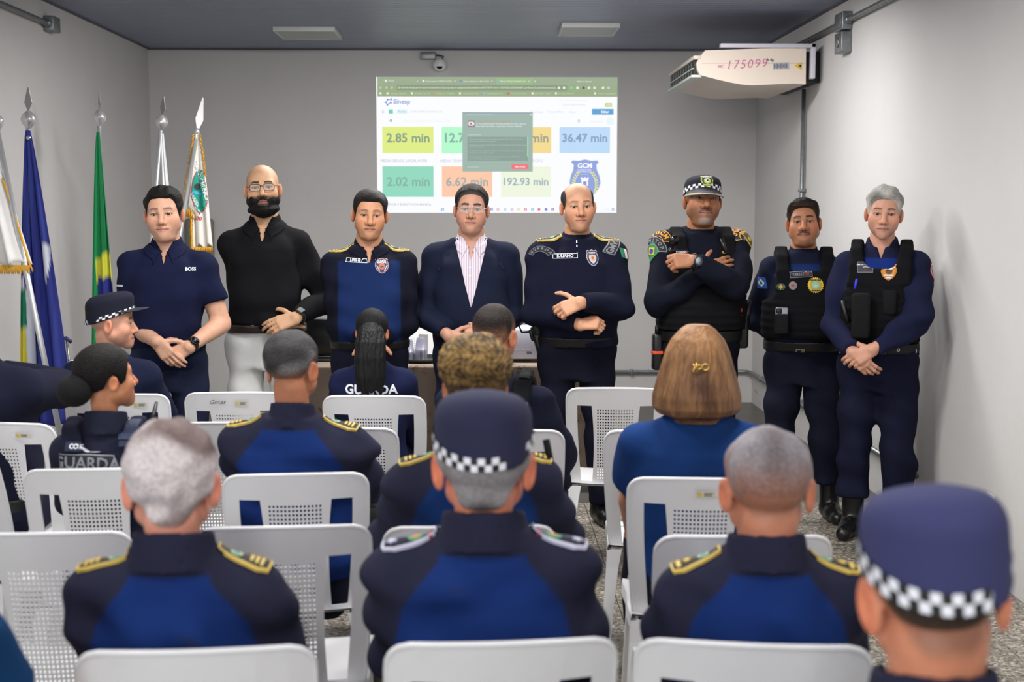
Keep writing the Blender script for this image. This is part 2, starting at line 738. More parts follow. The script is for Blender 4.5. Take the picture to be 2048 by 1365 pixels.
def build_body(p, name, parent=None):
    """one continuous skin: head with face, neck, trunk, arms, hands with fingers and legs"""
    S = p.S
    h = S['head']
    face = h.get('face', True)
    hstep = S.get('hstep', .0028 if face else .0045)
    H = p.hc
    fx = [(H.x - .11, H.x + .11, hstep)]
    fy = [(H.y - .14, H.y + .135, hstep)]
    fz = [(H.z - .15, H.z + .13, hstep)]
    hb = S.get('hand_step', .0055)
    for s in 'RL':
        w = p.wri[s]
        c = w + Vector(S['arms'][s].get('d', (0, -.3, -1))).normalized() * .08
        fx.append((c.x - .1, c.x + .1, hb))
        fy.append((c.y - .1, c.y + .1, hb))
        fz.append((c.z - .11, c.z + .11, hb))
    pts = [*p.elb.values(), *p.wri.values(), *p.shj.values(), *p.ank.values(), *p.kne.values()]
    x0, x1 = min(q.x for q in pts) - .12, max(q.x for q in pts) + .12
    y0, y1 = min(min(q.y for q in pts), -.12) - .2, max(max(q.y for q in pts), .14) + .1
    z0 = .02
    v = Vol(axis(x0, x1, .018, fx), axis(y0, y1, .018, fy), axis(z0, p.top + .07, .018, fz))
    ft = S.get('fat', 0)
    v.op(torso_fn(p.pz, -.042, ft, p.sh, p.lean, -.06), (x0, -.4, p.pz - .2), (x1, .4, p.pz + .62), .02)
    v.op(torso_fn(p.pz, -.036 if p.seat else -.016, ft, p.sh, p.lean, .27), (x0, -.4, p.pz + .2), (x1, .4, p.pz + .62), .02)
    nb = Vector((0, (.012 if p.seat else .03) + .54 * p.lean, p.pz + .51))
    nr = S.get('neck', .058)
    sk = p.HM @ Vector((0, .022, -.06))
    v.cone(nb, sk, nr * (.90 if p.seat else 1.06), nr * .93, .03 if not p.seat else .015)
    for sg in (-1, 1):
        v.cone((0, .04 + .56 * p.lean, p.pz + .535), (sg * .15 * p.sh, .02 + .45 * p.lean, p.pz + p.jz), .030, .026, .03)
    for s in 'RL':
        A = S['arms'][s]
        am = S.get('arm', 1.) * S.get('skin_arm', .74)
        v.cone(p.shj[s], p.elb[s], .052 * am, .041 * am, .03)
        v.cone(p.elb[s], p.wri[s], .041 * am, .027 * S.get('arm', 1.), .012)
        u = (p.wri[s] - p.elb[s])
        v.cone(p.elb[s] + u * .1, p.elb[s] + u * .5, .043 * am, .034 * am, .012)
        hand(v, p.wri[s], A.get('d', (0, -.3, -1)), s, A.get('n', (0, -1, 0)), A.get('curl', .45), sc=A.get('sc', 1.), thumb=A.get('thumb', .9))
        v.cone(p.hip[s], p.kne[s], .058, .036, .03)
        v.cone(p.kne[s], p.ank[s], .034, .024, .02)
        v.cone(p.ank[s] + Vector((0, 0, -.02)), p.ank[s] + Vector((0, -.10, -.05)), .03, .022, .02)
    sc = p.hs
    v.framed(lambda x, y, z: head_full(x / sc, y / sc, z / sc, h) * sc, p.HMr, [q * sc for q in (-.118, -.14, -.135)], [q * sc for q in (.118, .13, .135)], .012)
    V, Q = v.extract()
    # colours
    sk_c = C3(S['skin'])
    col = np.tile(sk_c, (len(V), 1))
    I = np.array(p.HM.inverted(), np.float32)
    L = V @ I[:3, :3].T + I[:3, 3]
    x, y, z = L.T
    ax = np.abs(x)
    near = (np.abs(x) < .13) & (np.abs(y) < .16) & (np.abs(z) < .16)

    def mix(m, c, a=1.):
        m = np.clip(np.where(near, m, 0) * a, 0, 1)[:, None]
        col[:] = col * (1 - m) + c * m
    # warmer ears, cheeks, nose
    warm = np.clip(sk_c * np.array([1.12, .86, .78], np.float32), 0, 1)
    mix(sstep(.074, .084, ax) * (np.abs(z + .012) < .05), warm, .8)
    if face:
        mix(np.exp(-((ax - .045) ** 2 + (z + .035) ** 2) / .0007) * (y < -.03), warm, .5)
        mix(np.exp(-((ax) ** 2 + (z + .038) ** 2) / .0003) * (y < -.09), warm, .5)
        st = h.get('stubble')
        if st:
            m = sstep(-.030, -.052, z + .35 * np.maximum(0, ax - .05)) * (y < .0) * sstep(.0, -.03, y)
            m = np.maximum(m * sstep(.128, .1, -z), 0)
            mix(m, C3(st[0]), st[1])
        gt = h.get('goatee')
        if gt:
            m = sstep(-.088, -.098, z) * sstep(.036, .022, ax) * sstep(-.125, -.115, z) * (y < -.04)
            mix(m, C3(gt[0]), gt[1])
        ms = h.get('moustache')
        if ms:
            zz = z + .0575 + .35 * np.maximum(0, ax - .012)
            m = sstep(.0065, .0035, np.abs(zz)) * sstep(.036, .030, ax) * (y < -.06)
            mix(m, C3(ms[0]), ms[1])
        lp = C3(h.get('lips', (160, 100, 88)))
        q = (x / .0300) ** 2 + ((z + .0695) / .0105) ** 2
        mix(sstep(1.1, .75, q) * (y < -.078), lp, .8)
        dark = lp * .35
        mix(sstep(.0026, .0012, np.abs(z + .0695)) * sstep(.033, .027, ax) * (y < -.07), dark, .8)
        # nostrils
        mix(sstep(.0045, .0025, np.sqrt((ax - .0075) ** 2 + (z + .0475) ** 2)) * (y < -.085), sk_c * .25, .8)
        # brows
        bt = h.get('brow', .0052)
        bz = z - .0245 - .12 * np.minimum(ax - .014, .018) + .25 * np.maximum(0, ax - .036)
        m = sstep(bt + .001, bt - .0018, np.abs(bz)) * sstep(.009, .014, ax) * sstep(.052, .046, ax) * (y < -.045)
        mix(m, C3(h.get('browc', (38, 28, 24))), h.get('browa', .95))
        # lash line and lid
        q = np.abs(np.sqrt(((ax - .0325) / .0148) ** 2 + ((z + .0005) / .0062) ** 2) - 1)
        mix(sstep(.36, .12, q) * (z > -.001) * (y < -.06), sk_c * .10, .9)
        mix(sstep(.3, .1, q) * (z <= -.001) * (y < -.06), sk_c * .5, .5)
    fd = S.get('scalp')
    if fd:      # shaved or receding scalp shadow of cropped hair
        gl = z - hair_line(y, S.get('scalp_line') or S.get('hair') or {})
        m = sstep(-.012, .02, gl)
        mix(m, C3(fd[0]), fd[1])
    me = np_mesh(name, V, Q, col)
    o = link(name, me, parent, [M_SKIN])
    return o


def eyes(p, parent):
    for sg in (-1, 1):
        me = MB().lathe([(.0125 * math.sin(a), -.0125 * math.cos(a)) for a in np.linspace(.02, 3.12, 13)], n=16, M=Matrix.Rotation(R(-90), 4, 'X'))
        V = np.array(me.v, np.float32)
        c = np.tile(C3((186, 178, 172)), (len(V), 1))
        r = np.hypot(V[:, 0], V[:, 2])
        c[(V[:, 1] < 0) & (r < .0076)] = C3(p.S['head'].get('iris', (48, 30, 20)))
        c[(V[:, 1] < 0) & (r < .003)] = .004
        m = me.mesh('eye')
        a = m.color_attributes.new('Col', 'FLOAT_COLOR', 'POINT')
        cc = np.ones((len(V), 4), np.float32)
        cc[:, :3] = c
        a.data.foreach_set('color', cc.ravel())
        Vw = xf(V + np.array((sg * .032, -.0738, 0), np.float32), p.HM)
        m.vertices.foreach_set('co', Vw.ravel().astype(np.float32))
        m.update()
        link('eye', m, parent, [M_EYE])


def hair_obj(p, parent, name='hair'):
    S = p.S
    hh = S['hair']
    V, Q, gl = mk_hair(p, S['head'], hh, hh.get('step', .0042))
    c0 = C3(hh['col'])
    col = np.tile(c0, (len(V), 1))
    if 'col2' in hh:
        f = folds(hh.get('seed', 1) + 5, 1., hh.get('mott', 1.3), 8, (1, 1, 1))
        m = sstep(-.35, .35, f(V[:, 0], V[:, 1], V[:, 2]) + hh.get('bias', 0))[:, None]
        if 'cfun' in hh:
            m = np.clip(hh['cfun'](*V.T), 0, 1)[:, None] * .75 + m * .25
        col = col * (1 - m) + C3(hh['col2']) * m
    if hh.get('fadec'):
        m = (1 - sstep(0, hh.get('fade', .02) * 1.2, gl))[:, None] * hh.get('fadea', .8)
        col = col * (1 - m) + C3(hh['fadec']) * m
    V = relax(V, Q, 1, .4)
    o = link(name, np_mesh(name, xf(V, p.HM), Q, col), parent, [M_HAIR])
    return o


def vol_obj(name, parent, V, Q, colfn, mats, relax_n=1):
    if relax_n:
        V = relax(V, Q, relax_n, .5)
    c = colfn(V) if callable(colfn) else np.tile(C3(colfn), (len(V), 1))
    return link(name, np_mesh(name, V, Q, c), parent, mats)


def shirt(p, parent, name, colfn, step=.010, g=.006, sleeve='long', collar='flap', hem=.0, fold=.005, hi=.55, vneck=None, seed=3, arm_g=.016, flat=.06, mats=None, cuff=.02, slim=1.0):
    """cloth over trunk and arms; ends at neckline, cuffs and hem"""
    S = p.S
    pts = [*p.elb.values(), *p.wri.values(), *p.shj.values()]
    x0, x1 = min(q.x for q in pts) - .11, max(q.x for q in pts) + .11
    y0 = min(min(q.y for q in pts), -.16 - p.fat) - .09
    y1 = max(max(q.y for q in pts), .17) + .11 + max(0, p.lean * .6)
    cz = p.pz + .535
    nz0, nz1 = cz - .05, cz + .09
    fs = S.get('collar_step', .006)
    v = Vol(axis(x0, x1, step, [(-.115, .115, fs)]), axis(y0, y1, step, [(-.13, .16, fs + .0005)] if S.get('fine_collar', True) else ()), axis(p.pz + hem - .03, cz + .12, step, [(nz0, nz1, fs)]))
    v.op(torso_fn(p.pz, g, p.fat, p.sh, p.lean, hem, hi, flat), (x0, y0, p.pz + hem - .03), (x1, y1, p.pz + hi + .03), .02)
    for sg in (-1, 1):
        v.cone((0, .035 + .56 * p.lean, p.pz + .548 - (.470 - p.jz) * .5), (sg * .158 * p.sh, .018 + .45 * p.lean, p.pz + p.jz + .016), .034 + g * .6, .040 + g, .03)
    am = S.get('arm', 1.)
    for s in 'RL':
        a, e, w = p.shj[s], p.elb[s], p.wri[s]
        if sleeve == 'short':
            q = a + (e - a) * S.get('sleeve_to', .62)
            u = (e - a).normalized()
            v.framed(lambda x, y, z: np.maximum(rcone(x, y, z, a, q + u * .1, .055 * am + g, .056 * am + .008), (x - q.x) * u.x + (y - q.y) * u.y + (z - q.z) * u.z), Matrix(), [min(a[i], q[i]) - .12 for i in range(3)], [max(a[i], q[i]) + .12 for i in range(3)], .022)
        else:
            v.cone(a, e, .055 * am + g, (.044 * am + arm_g) * slim, .05 if p.seat else .024)
            u = (w - e).normalized()
            q = w - u * cuff
            v.framed(lambda x, y, z: np.maximum(rcone(x, y, z, e, w, (.045 * am + arm_g) * slim, .034 + arm_g * .5), (x - q.x) * u.x + (y - q.y) * u.y + (z - q.z) * u.z), Matrix(), [min(e[i], w[i]) - .1 for i in range(3)], [max(e[i], w[i]) + .1 for i in range(3)], .016)
    # wrinkles
    fo = folds(seed, fold * 2.6)
    x, y, z = v.grid((slice(None),) * 3)
    m = v.F < .05
    idx = np.nonzero(m)
    X, Y, Z = v.ax[0][idx[0]], v.ax[1][idx[1]], v.ax[2][idx[2]]
    dz = sstep(p.pz + .50, p.pz + .44, Z)
    v.F[idx] += (fo(X, Y, Z) * (.35 + .65 * dz)).astype(np.float32)
    if vneck:
        top, bot, wd = vneck
        lz = p.pz

        def wedge(x, y, z):
            t = (z - (lz + bot)) / (top - bot)
            return np.maximum(np.maximum(np.abs(x) - wd * t, -(z - lz - bot)), y + .02 - p.lean * 0)
        v.op(wedge, (-.16, -.36, p.pz + bot - .02), (.16, .05, cz + .12), .004, True)
    # collar ring
    if collar:
        ck = S.get('ck', 1.)
        nb = Vector((0, .026 + .54 * p.lean, p.pz + .530))
        hh, r0, r1, th = {'flap': (.038, .086, .066, .0062), 'stand': (.034, .078, .066, .006), 'tee': (.012, .080, .075, .006), 'tall': (.045, .080, .067, .0062)}[collar]
        r0, r1 = r0 * ck, r1 * ck
        tilt = S.get('ctilt', .35)

        def ring(x, y, z):
            Y = y - nb.y
            Z = z - nb.z - .020 - tilt * Y * .55
            rr = np.sqrt(x * x + (Y * .98) ** 2)
            t = np.clip((Z + hh) / (2 * hh), 0, 1)
            d = np.maximum(np.abs(rr - (r0 + (r1 - r0) * t)) - th, np.abs(Z) - hh)
            if collar in ('flap', 'tall'):
                d = np.maximum(d, .5 * ((.006 + .55 * np.maximum(Z + hh * .8, 0)) - np.abs(x)) * 1. if S.get('open_collar', True) else d) if False else np.where((Y < 0), np.maximum(d, (.004 + S.get('copen', .5) * np.maximum(Z + hh, 0)) - np.abs(x)), d)
            return d
        v.op(ring, (-.14, nb.y - .14, nb.z - .09), (.14, nb.y + .14, nb.z + .12), .004)
    V, Q = v.extract()
    return vol_obj(name, parent, V, Q, colfn, mats or [M_CLOTH])


def trousers(p, parent, col, name='trousers', top=.10, step=.014, seed=9, g=.012, mats=None, fold=.006, cuff_z=.10, kr=.072, ar=.062):
    pts = [*p.kne.values(), *p.ank.values()]
    x0, x1 = -.30, .30
    y0 = min(q.y for q in pts) - .14
    y1 = .24 + .06
    v = Vol(axis(x0, x1, step), axis(y0, y1, step), axis(.04, p.pz + top + .03, step))
    v.op(torso_fn(p.pz, g, p.fat * .8, p.sh * .5 + .5, p.lean, -.16, top), (x0, y0, p.pz - .2), (x1, y1, p.pz + top + .03), .03)
    for s in 'RL':
        v.cone(p.hip[s], p.kne[s], .092 + g * .4, kr, .03)
        v.cone(p.kne[s], p.ank[s], kr, ar, .02)
    fo = folds(seed, fold * 1.6)
    idx = np.nonzero(v.F < .06)
    v.F[idx] += fo(v.ax[0][idx[0]], v.ax[1][idx[1]], v.ax[2][idx[2]]).astype(np.float32)
    cz = cuff_z
    v.F = np.maximum(v.F, (cz - v.ax[2])[None, None, :]).astype(np.float32)
    V, Q = v.extract()
    return vol_obj(name, parent, V, Q, col, mats or [M_CLOTH])


def shoes(p, parent, name='boot', shaft=.20, mats=None, yaw=0.):
    for s, sg in (('R', -1), ('L', 1)):
        a = p.ank[s]
        st = .008
        v = Vol(axis(a.x - .11, a.x + .11, st), axis(a.y - .24, a.y + .12, st), axis(-.004, shaft + .06, st))
        ty = sg * .03 + yaw
        v.cone((a.x, a.y + .045, .042), (a.x + ty, a.y - .15, .034), .042, .038, .02)
        v.cone((a.x, a.y + .01, .06), (a.x + ty * .5, a.y - .07, .05), .05, .045, .03)
        v.cone((a.x, a.y + .01, .06), (a.x, a.y + .01, shaft), .052, .058, .02)
        v.F = np.maximum(v.F, np.maximum(.004 - v.ax[2], v.ax[2] - shaft)[None, None, :]).astype(np.float32)
        V, Q = v.extract()
        vol_obj(name, parent, V, Q, (14, 14, 16), mats or [M_BOOT])


def belt(p, parent, z=.085, hgt=.045, col=(16, 15, 16), g=.020, name='belt', buckle=None):
    st = .009
    v = Vol(axis(-.26, .26, st), axis(-.30, .28, st), axis(p.pz + z - .06, p.pz + z + .06, .006))
    v.op(torso_fn(p.pz, g, p.fat * .95, p.sh * .5 + .5, p.lean, z - hgt / 2, z + hgt / 2), (-.3, -.35, p.pz + z - .1), (.3, .3, p.pz + z + .1), .003)
    V, Q = v.extract()
    o = vol_obj(name, parent, V, Q, col, [M_LEATHER], 1)
    return o


def vest(p, parent, col=(17, 17, 19), lo=.10, hi=.575, g=.034, neck=.10, step=.010, sx=.135, back_neck=.06):
    """plate carrier: front and back panels, open sides at the arms, shoulder straps"""
    v = Vol(axis(-.27, .27, step), axis(-.36, .32, step), axis(p.pz + lo - .03, p.pz + .66, step))
    x, y, z = v.grid((slice(None),) * 3)
    d = torso_fn(p.pz, g, p.fat, p.sh, p.lean, lo, .46, .06)(x, y, z)
    axx = np.abs(x) / (1 + 0 * y)
    pth = [(-.108, .38), (-.092, .445), (-.050, .515), (.015, .553), (.075, .535), (.118, .47), (.128, .40)]
    sx_ = .112 * p.sh
    for (ya, za), (yb, zb_) in zip(pth[:-1], pth[1:]):
        A_ = (0, ya - (.2 * p.fat if ya < 0 else 0) + p.lean * za, p.pz + za)
        B_ = (0, yb - (.2 * p.fat if yb < 0 else 0) + p.lean * zb_, p.pz + zb_)
        s = rcone(x * 0, y, z, A_, B_, g * .75, g * .75)
        s = smax(s, np.abs(axx - sx_) - .036, .010)
        d = smin(d, s, .012)
    ax = np.abs(x)
    zz = z - p.pz
    # arm holes: trim the sides above the ribs, and the neck opening
    wmax = np.interp(zz, (lo, .24, .32, .40, .56), (.30, .30, .164, sx + .016, sx + .02)).astype(np.float32)
    d = np.maximum(d, ax - wmax)
    yy = y - .02 - p.lean * zz
    nk = np.where(yy < 0, neck - .0, back_neck)
    hole = np.maximum(ax - (.066 + .02 * sstep(.44, .54, zz)), (.535 - nk) - zz)
    d = smax(d, -hole, .012)
    v.F = (d + .003 * np.sin(150 * z) * (zz < .38)).astype(np.float32)
    V, Q = v.extract()
    return vol_obj('vest', parent, V, Q, col, [M_VEST], 1)


# ------------------------------------------------------------------ surface decals: patches, letters, borders that follow the cloth
def text2d(body, size, bold=0., align='CENTER', shear=0., spacing=1.0):
    c = bpy.data.curves.new('letters', 'FONT')
    c.body, c.size, c.align_x, c.align_y = body, size, align, 'CENTER'
    c.offset = bold * size
    c.shear = shear
    c.space_character = spacing
    c.resolution_u = 2
    o = bpy.data.objects.new('letters', c)
    me = o.to_mesh()
    V = [(q.co.x, q.co.y) for q in me.vertices]
    F = [tuple(f.vertices) for f in me.polygons]
    o.to_mesh_clear()
    bpy.data.objects.remove(o)
    bpy.data.curves.remove(c)
    return V, F


def poly2d(pts):
    return list(pts), [tuple(range(len(pts)))]


def ring2d(pts, w):
    """border strip of width w inside a closed outline"""
    n = len(pts)
    P2 = [Vector(q) for q in pts]
    area = sum(P2[i].x * P2[(i + 1) % n].y - P2[(i + 1) % n].x * P2[i].y for i in range(n))
    sg = 1 if area > 0 else -1
    inn = []
    for i in range(n):
        a, b = (P2[i] - P2[i - 1]).normalized(), (P2[(i + 1) % n] - P2[i]).normalized()
        na, nb = Vector((-a.y, a.x)) * sg, Vector((-b.y, b.x)) * sg
        m = (na + nb)
        m = m / max(m.length_squared / 2, .5)
        inn.append(P2[i] + m * w)
    return [tuple(q) for q in P2] + [tuple(q) for q in inn], [(i, (i + 1) % n, n + (i + 1) % n, n + i) for i in range(n)]


def circ(r, n=20, c=(0, 0), ry=None):
    return [(c[0] + r * math.cos(2 * math.pi * i / n), c[1] + (ry or r) * math.sin(2 * math.pi * i / n)) for i in range(n)]


def rect(w, h, c=(0, 0)):
    return [(c[0] - w / 2, c[1] - h / 2), (c[0] + w / 2, c[1] - h / 2), (c[0] + w / 2, c[1] + h / 2), (c[0] - w / 2, c[1] + h / 2)]


def shield(w, h):
    q = [(0, -.5), (.2, -.42), (.38, -.26), (.49, -.02), (.47, .18), (.40, .32), (.46, .42), (.36, .49), (.2, .45), (0, .52)]
    return [(x * w, y * h) for x, y in q] + [(-x * w, y * h) for x, y in q[-2:0:-1]]


def arcband(r0, r1, a0, a1, n=10):
    o = [(r1 * math.cos(a0 + (a1 - a0) * i / n), r1 * math.sin(a0 + (a1 - a0) * i / n)) for i in range(n + 1)]
    i_ = [(r0 * math.cos(a0 + (a1 - a0) * i / n), r0 * math.sin(a0 + (a1 - a0) * i / n)) for i in range(n + 1)]
    return o + i_[::-1]


def arctext(body, size, r, amid, step, bold=0.):
    """letters set along an arc, tops outward"""
    V, F = [], []
    n = len(body)
    for i, ch in enumerate(body):
        a = amid + step * ((n - 1) / 2 - i)
        v, f = text2d(ch, size, bold)
        b = len(V)
        ca, sa = math.cos(a - math.pi / 2), math.sin(a - math.pi / 2)
        V += [(x * ca - y * sa + r * math.cos(a), x * sa + y * ca + r * math.sin(a)) for x, y in v]
        F += [tuple(b + k for k in q) for q in f]
    return V, F


def star(r, n=5, r2=.42, c=(0, 0)):
    return [(c[0] + (r if i % 2 == 0 else r * r2) * math.sin(math.pi * i / n), c[1] + (r if i % 2 == 0 else r * r2) * math.cos(math.pi * i / n)) for i in range(2 * n)]


def shift(VF, dx=0, dy=0, rot=0., s=1.):
    c, t = math.cos(rot) * s, math.sin(rot) * s
    return [(x * c - y * t + dx, x * t + y * c + dy) for x, y in VF[0]], VF[1]


_BVH = {}


def bvh_of(o):
    if o.name not in _BVH:
        me = o.data
        n = len(me.vertices)
        co = np.empty(n * 3, np.float32)
        me.vertices.foreach_get('co', co)
        k = len(me.polygons[0].vertices)
        fi = np.empty(len(me.polygons) * k, np.int32)
        me.polygons.foreach_get('vertices', fi)
        _BVH[o.name] = BVHTree.FromPolygons(co.reshape(-1, 3).tolist(), fi.reshape(-1, k).tolist())
    return _BVH[o.name]


def decal(name, target, parent, origin, normal, layers, up=(0, 0, 1), rot=0., edge=.012, reach=.09):
    """layers: (verts2d, faces), offset, material. Projected along -normal on the target mesh, each with its own thickness. origin: any point in front of the cloth, target-local"""
    bvh = bvh_of(target)
    n = Vector(normal).normalized()
    upv = Vector(up)
    upv = (upv - n * upv.dot(n)).normalized()
    rt = upv.cross(n)
    if rot:
        q = Quaternion(n, rot)
        upv, rt = q @ upv, q @ rt
    O = Vector(origin)
    h0 = bvh.ray_cast(O + n * reach, -n)
    base = h0[0] if h0[0] is not None else O
    mb = MB()
    mats = []
    for (v2, f2), off, m in layers:
        if m not in mats:
            mats.append(m)
        mi = mats.index(m)
        bm = bmesh.new()
        vs = [bm.verts.new((x, y, 0)) for x, y in v2]
        for f in f2:
            try:
                bm.faces.new([vs[i] for i in f])
            except ValueError:
                pass
        bmesh.ops.triangulate(bm, faces=bm.faces[:])
        for _ in range(4):
            es = [e for e in bm.edges if e.calc_length() > edge]
            if not es:
                break
            bmesh.ops.subdivide_edges(bm, edges=es, cuts=1)
            bmesh.ops.triangulate(bm, faces=bm.faces[:])
        bm.normal_update()
        for f in bm.faces:
            if f.normal.z < 0:
                f.normal_flip()
        bm.verts.index_update()
        pos = []
        last = base
        for vv in bm.verts:
            o = base + rt * vv.co.x + upv * vv.co.y
            hit = bvh.ray_cast(o + n * .05, -n, .11)
            if hit[0] is None:
                hit = bvh.find_nearest(o)
            pt = hit[0]
            pos.append(pt + n * off * .6 + hit[1] * off * .4 * (1 if hit[1].dot(n) > 0 else -1))
        bi = {}
        V = list(pos)
        F = [[q.index for q in f.verts] for f in bm.faces]
        for e in bm.edges:
            if len(e.link_faces) == 1:
                a, b = [l.vert.index for l in e.link_faces[0].loops if l.edge == e][0], None
                lp = [l for l in e.link_faces[0].loops if l.edge == e][0]
                a, b = lp.vert.index, lp.link_loop_next.vert.index
                for q in (a, b):
                    if q not in bi:
                        bi[q] = len(V)
                        V.append(pos[q] - n * (off + .004))
                F.append([b, a, bi[a], bi[b]])
        bm.free()
        mb.add(V, F, mi)
    return mb.build(name, mats, parent)

# ------------------------------------------------------------------ shared materials
M_SKIN = mat('skin', None, .52, bump=.12, bscale=260, var=.05, vscale=45, spec=.4)
M_EYE = mat('eye', None, .12, spec=.6)
M_HAIR = mat('hair', None, .62, bump=.5, bscale=170, var=.22, vscale=110, spec=.16)
M_LONGHAIR = mat('long_hair', None, .42, bump=.5, bscale=120, var=.28, vscale=90, spec=.22, stretch=(1, 1, .12))
M_CLOTH = mat('cloth', None, .9, bump=.18, bscale=420, var=.07, vscale=9, spec=.12)
M_SUIT = mat('suit_cloth', None, .85, bump=.15, bscale=500, var=.05, vscale=9, spec=.12)
M_VEST = mat('vest_cloth', None, .9, bump=.35, bscale=330, var=.10, vscale=20, spec=.12)
M_BOOT = mat('boot_leather', None, .35, bump=.2, bscale=70, spec=.5)
M_LEATHER = mat('belt_leather', None, .5, bump=.15, bscale=120, spec=.4)
M_BLACK = mat('black_plastic', (14, 14, 16), .4)
M_BLACKF = mat('black_fabric', (15, 15, 18), .85, bump=.3, bscale=300, spec=.25)
M_NAVYF = mat('navy_fabric', (22, 26, 46), .85, bump=.2, bscale=300, spec=.25)
M_GOLD = mat('gold_thread', (206, 176, 78), .5, bump=.3, bscale=500)
M_WHITEP = mat('white_print', (226, 228, 234), .7)
M_GREYP = mat('grey_print', (128, 130, 138), .7)
M_SILVER = mat('silver_metal', (190, 190, 192), .25, metal=1.)
M_GALV = mat('galvanised_steel', (136, 140, 142), .42, metal=.75, var=.12, vscale=30)
M_BRASS = mat('brass', (214, 176, 96), .3, metal=1.)
M_WALL = mat('wall_paint', (202, 200, 199), .8, bump=.12, bscale=35, var=.018, vscale=2.2, spec=.25)

# ------------------------------------------------------------------ room shell


def struct(name, mb, mats, parent=None):
    o = mb.build(name, mats, parent)
    if parent is None:
        o['kind'] = 'structure'
    return o


T = .15
wall_back = struct('wall_back', MB().box((XL - T, YB, -.1), (XR + T, YB + T, ZC + .1)), M_WALL)
wall_left = struct('wall_left', MB().box((XL - T, YF, -.1), (XL, YB, ZC + .1)), M_WALL)
wall_right = struct('wall_right', MB().box((XR, YF, -.1), (XR + T, YB, ZC + .1)), M_WALL)
wall_rear = struct('wall_rear', MB().box((XL - T, YF - T, -.1), (XR + T, YF, ZC + .1)), M_WALL)

# peeling paint low on the right-hand wall
m_flake = mat('peeled_paint', (150, 147, 143), .9)
for px, py, sz in ((1513, 783, .030), (1545, 826, .055), (1553, 836, .03), (1649, 902, .03), (1521, 806, .02)):
    q = atx(px, py, XR)
    mb = MB()
    mb.add([(0, -sz, -sz * .6), (0, sz * .9, -sz * .5), (-.018, sz * .5, sz * .75), (0, -sz * .3, sz * .5)], [(0, 1, 2, 3), (3, 2, 1, 0)])
    f = mb.build('paint_flake', m_flake, wall_right)
    f.location = q - Vector((.001, 0, 0))

# floor: speckled terrazzo tiles, each its own slab over a recessed grout bed
YS = 7.42
m_ter = mat('terrazzo', (118, 113, 104), .42, spec=.5)
nt = m_ter.node_tree
vo = nt.nodes.new('ShaderNodeTexVoronoi')
vo.inputs['Scale'].default_value = 95
tcn = nt.nodes.new('ShaderNodeTexCoord')
nt.links.new(tcn.outputs['Object'], vo.inputs['Vector'])
rmp = nt.nodes.new('ShaderNodeValToRGB')
for i, (ps, c) in enumerate(((.0, (66, 62, 56)), (.32, (122, 116, 106)), (.66, (128, 121, 110)), (1., (186, 178, 164)))):
    e = rmp.color_ramp.elements[i] if i < 2 else rmp.color_ramp.elements.new(ps)
    e.position, e.color = ps, (*srgb(c), 1)
sepc = nt.nodes.new('ShaderNodeSeparateColor')
nt.links.new(vo.outputs['Color'], sepc.inputs[0])
nt.links.new(sepc.outputs[0], rmp.inputs[0])
nt.links.new(rmp.outputs[0], nt.nodes['Principled BSDF'].inputs['Base Color'])
floor = struct('floor', MB().box((XL, YF, -.1), (XR, YS, -.004)), mat('grout', (70, 66, 60), .9))
TS = .47
tile_me = MB().box((-TS / 2 + .002, -TS / 2 + .002, -.02), (TS / 2 - .002, TS / 2 - .002, 0), bev=.0015).mesh('tile')
tile_me.materials.append(m_ter)
nx, ny = int(5 / TS) + 1, int((YS - .8) / TS)
for j in range(ny):
    for i in range(nx):
        x0 = XL + i * TS
        if x0 + TS > XR + .25:
            continue
        o = link('tile', tile_me, floor)
        o.location = (x0 + TS / 2, YS - TS * (j + .5), 0)
stage = struct('floor', MB().box((XL, YS + .003, -.1), (XR, YB, -.001)), mat('dark_cement', (84, 81, 78), .34, bump=.05, bscale=30, var=.12, vscale=5))

# ceiling: narrow lining boards across the room over the far part, plain panel over the near part
m_ceil = mat('ceiling_lining', (134, 141, 162), .42, bump=.04, bscale=20, var=.02, vscale=3, spec=.5)
ceiling = struct('ceiling', MB().box((XL - T, YF, ZC + .012), (XR + T, YB + T, ZC + .12)), mat('ceiling_gap', (80, 82, 92), .8))
PW = .10
pl_me = MB().box((XL, -PW / 2 + .002, -.012), (XR, PW / 2 - .002, .006), bev=.002).mesh('plank')
pl_me.materials.append(m_ceil)
npl = int((YB - 7.0) / PW)
for j in range(npl):
    o = link('plank', pl_me, ceiling)
    o.location = (0, YB - .03 - PW * (j + .5), ZC + .012)
near_c = MB().box((XL, YF, ZC), (XR, YB - .03 - PW * npl, ZC + .02)).build('ceiling_panel', m_ceil, ceiling)

# dark shadow-gap moulding where ceiling meets the walls
for nm, lo, hi in (('trim_1', (XL, YB - .02, ZC - .012), (XR, YB, ZC)), ('trim_2', (XL, YF, ZC - .010), (XL + .014, YB - .02, ZC)), ('trim_3', (XR - .014, YF, ZC - .010), (XR, YB - .02, ZC))):
    struct(nm, MB().box(lo, hi), mat('gap_moulding', (92, 94, 104), .7))

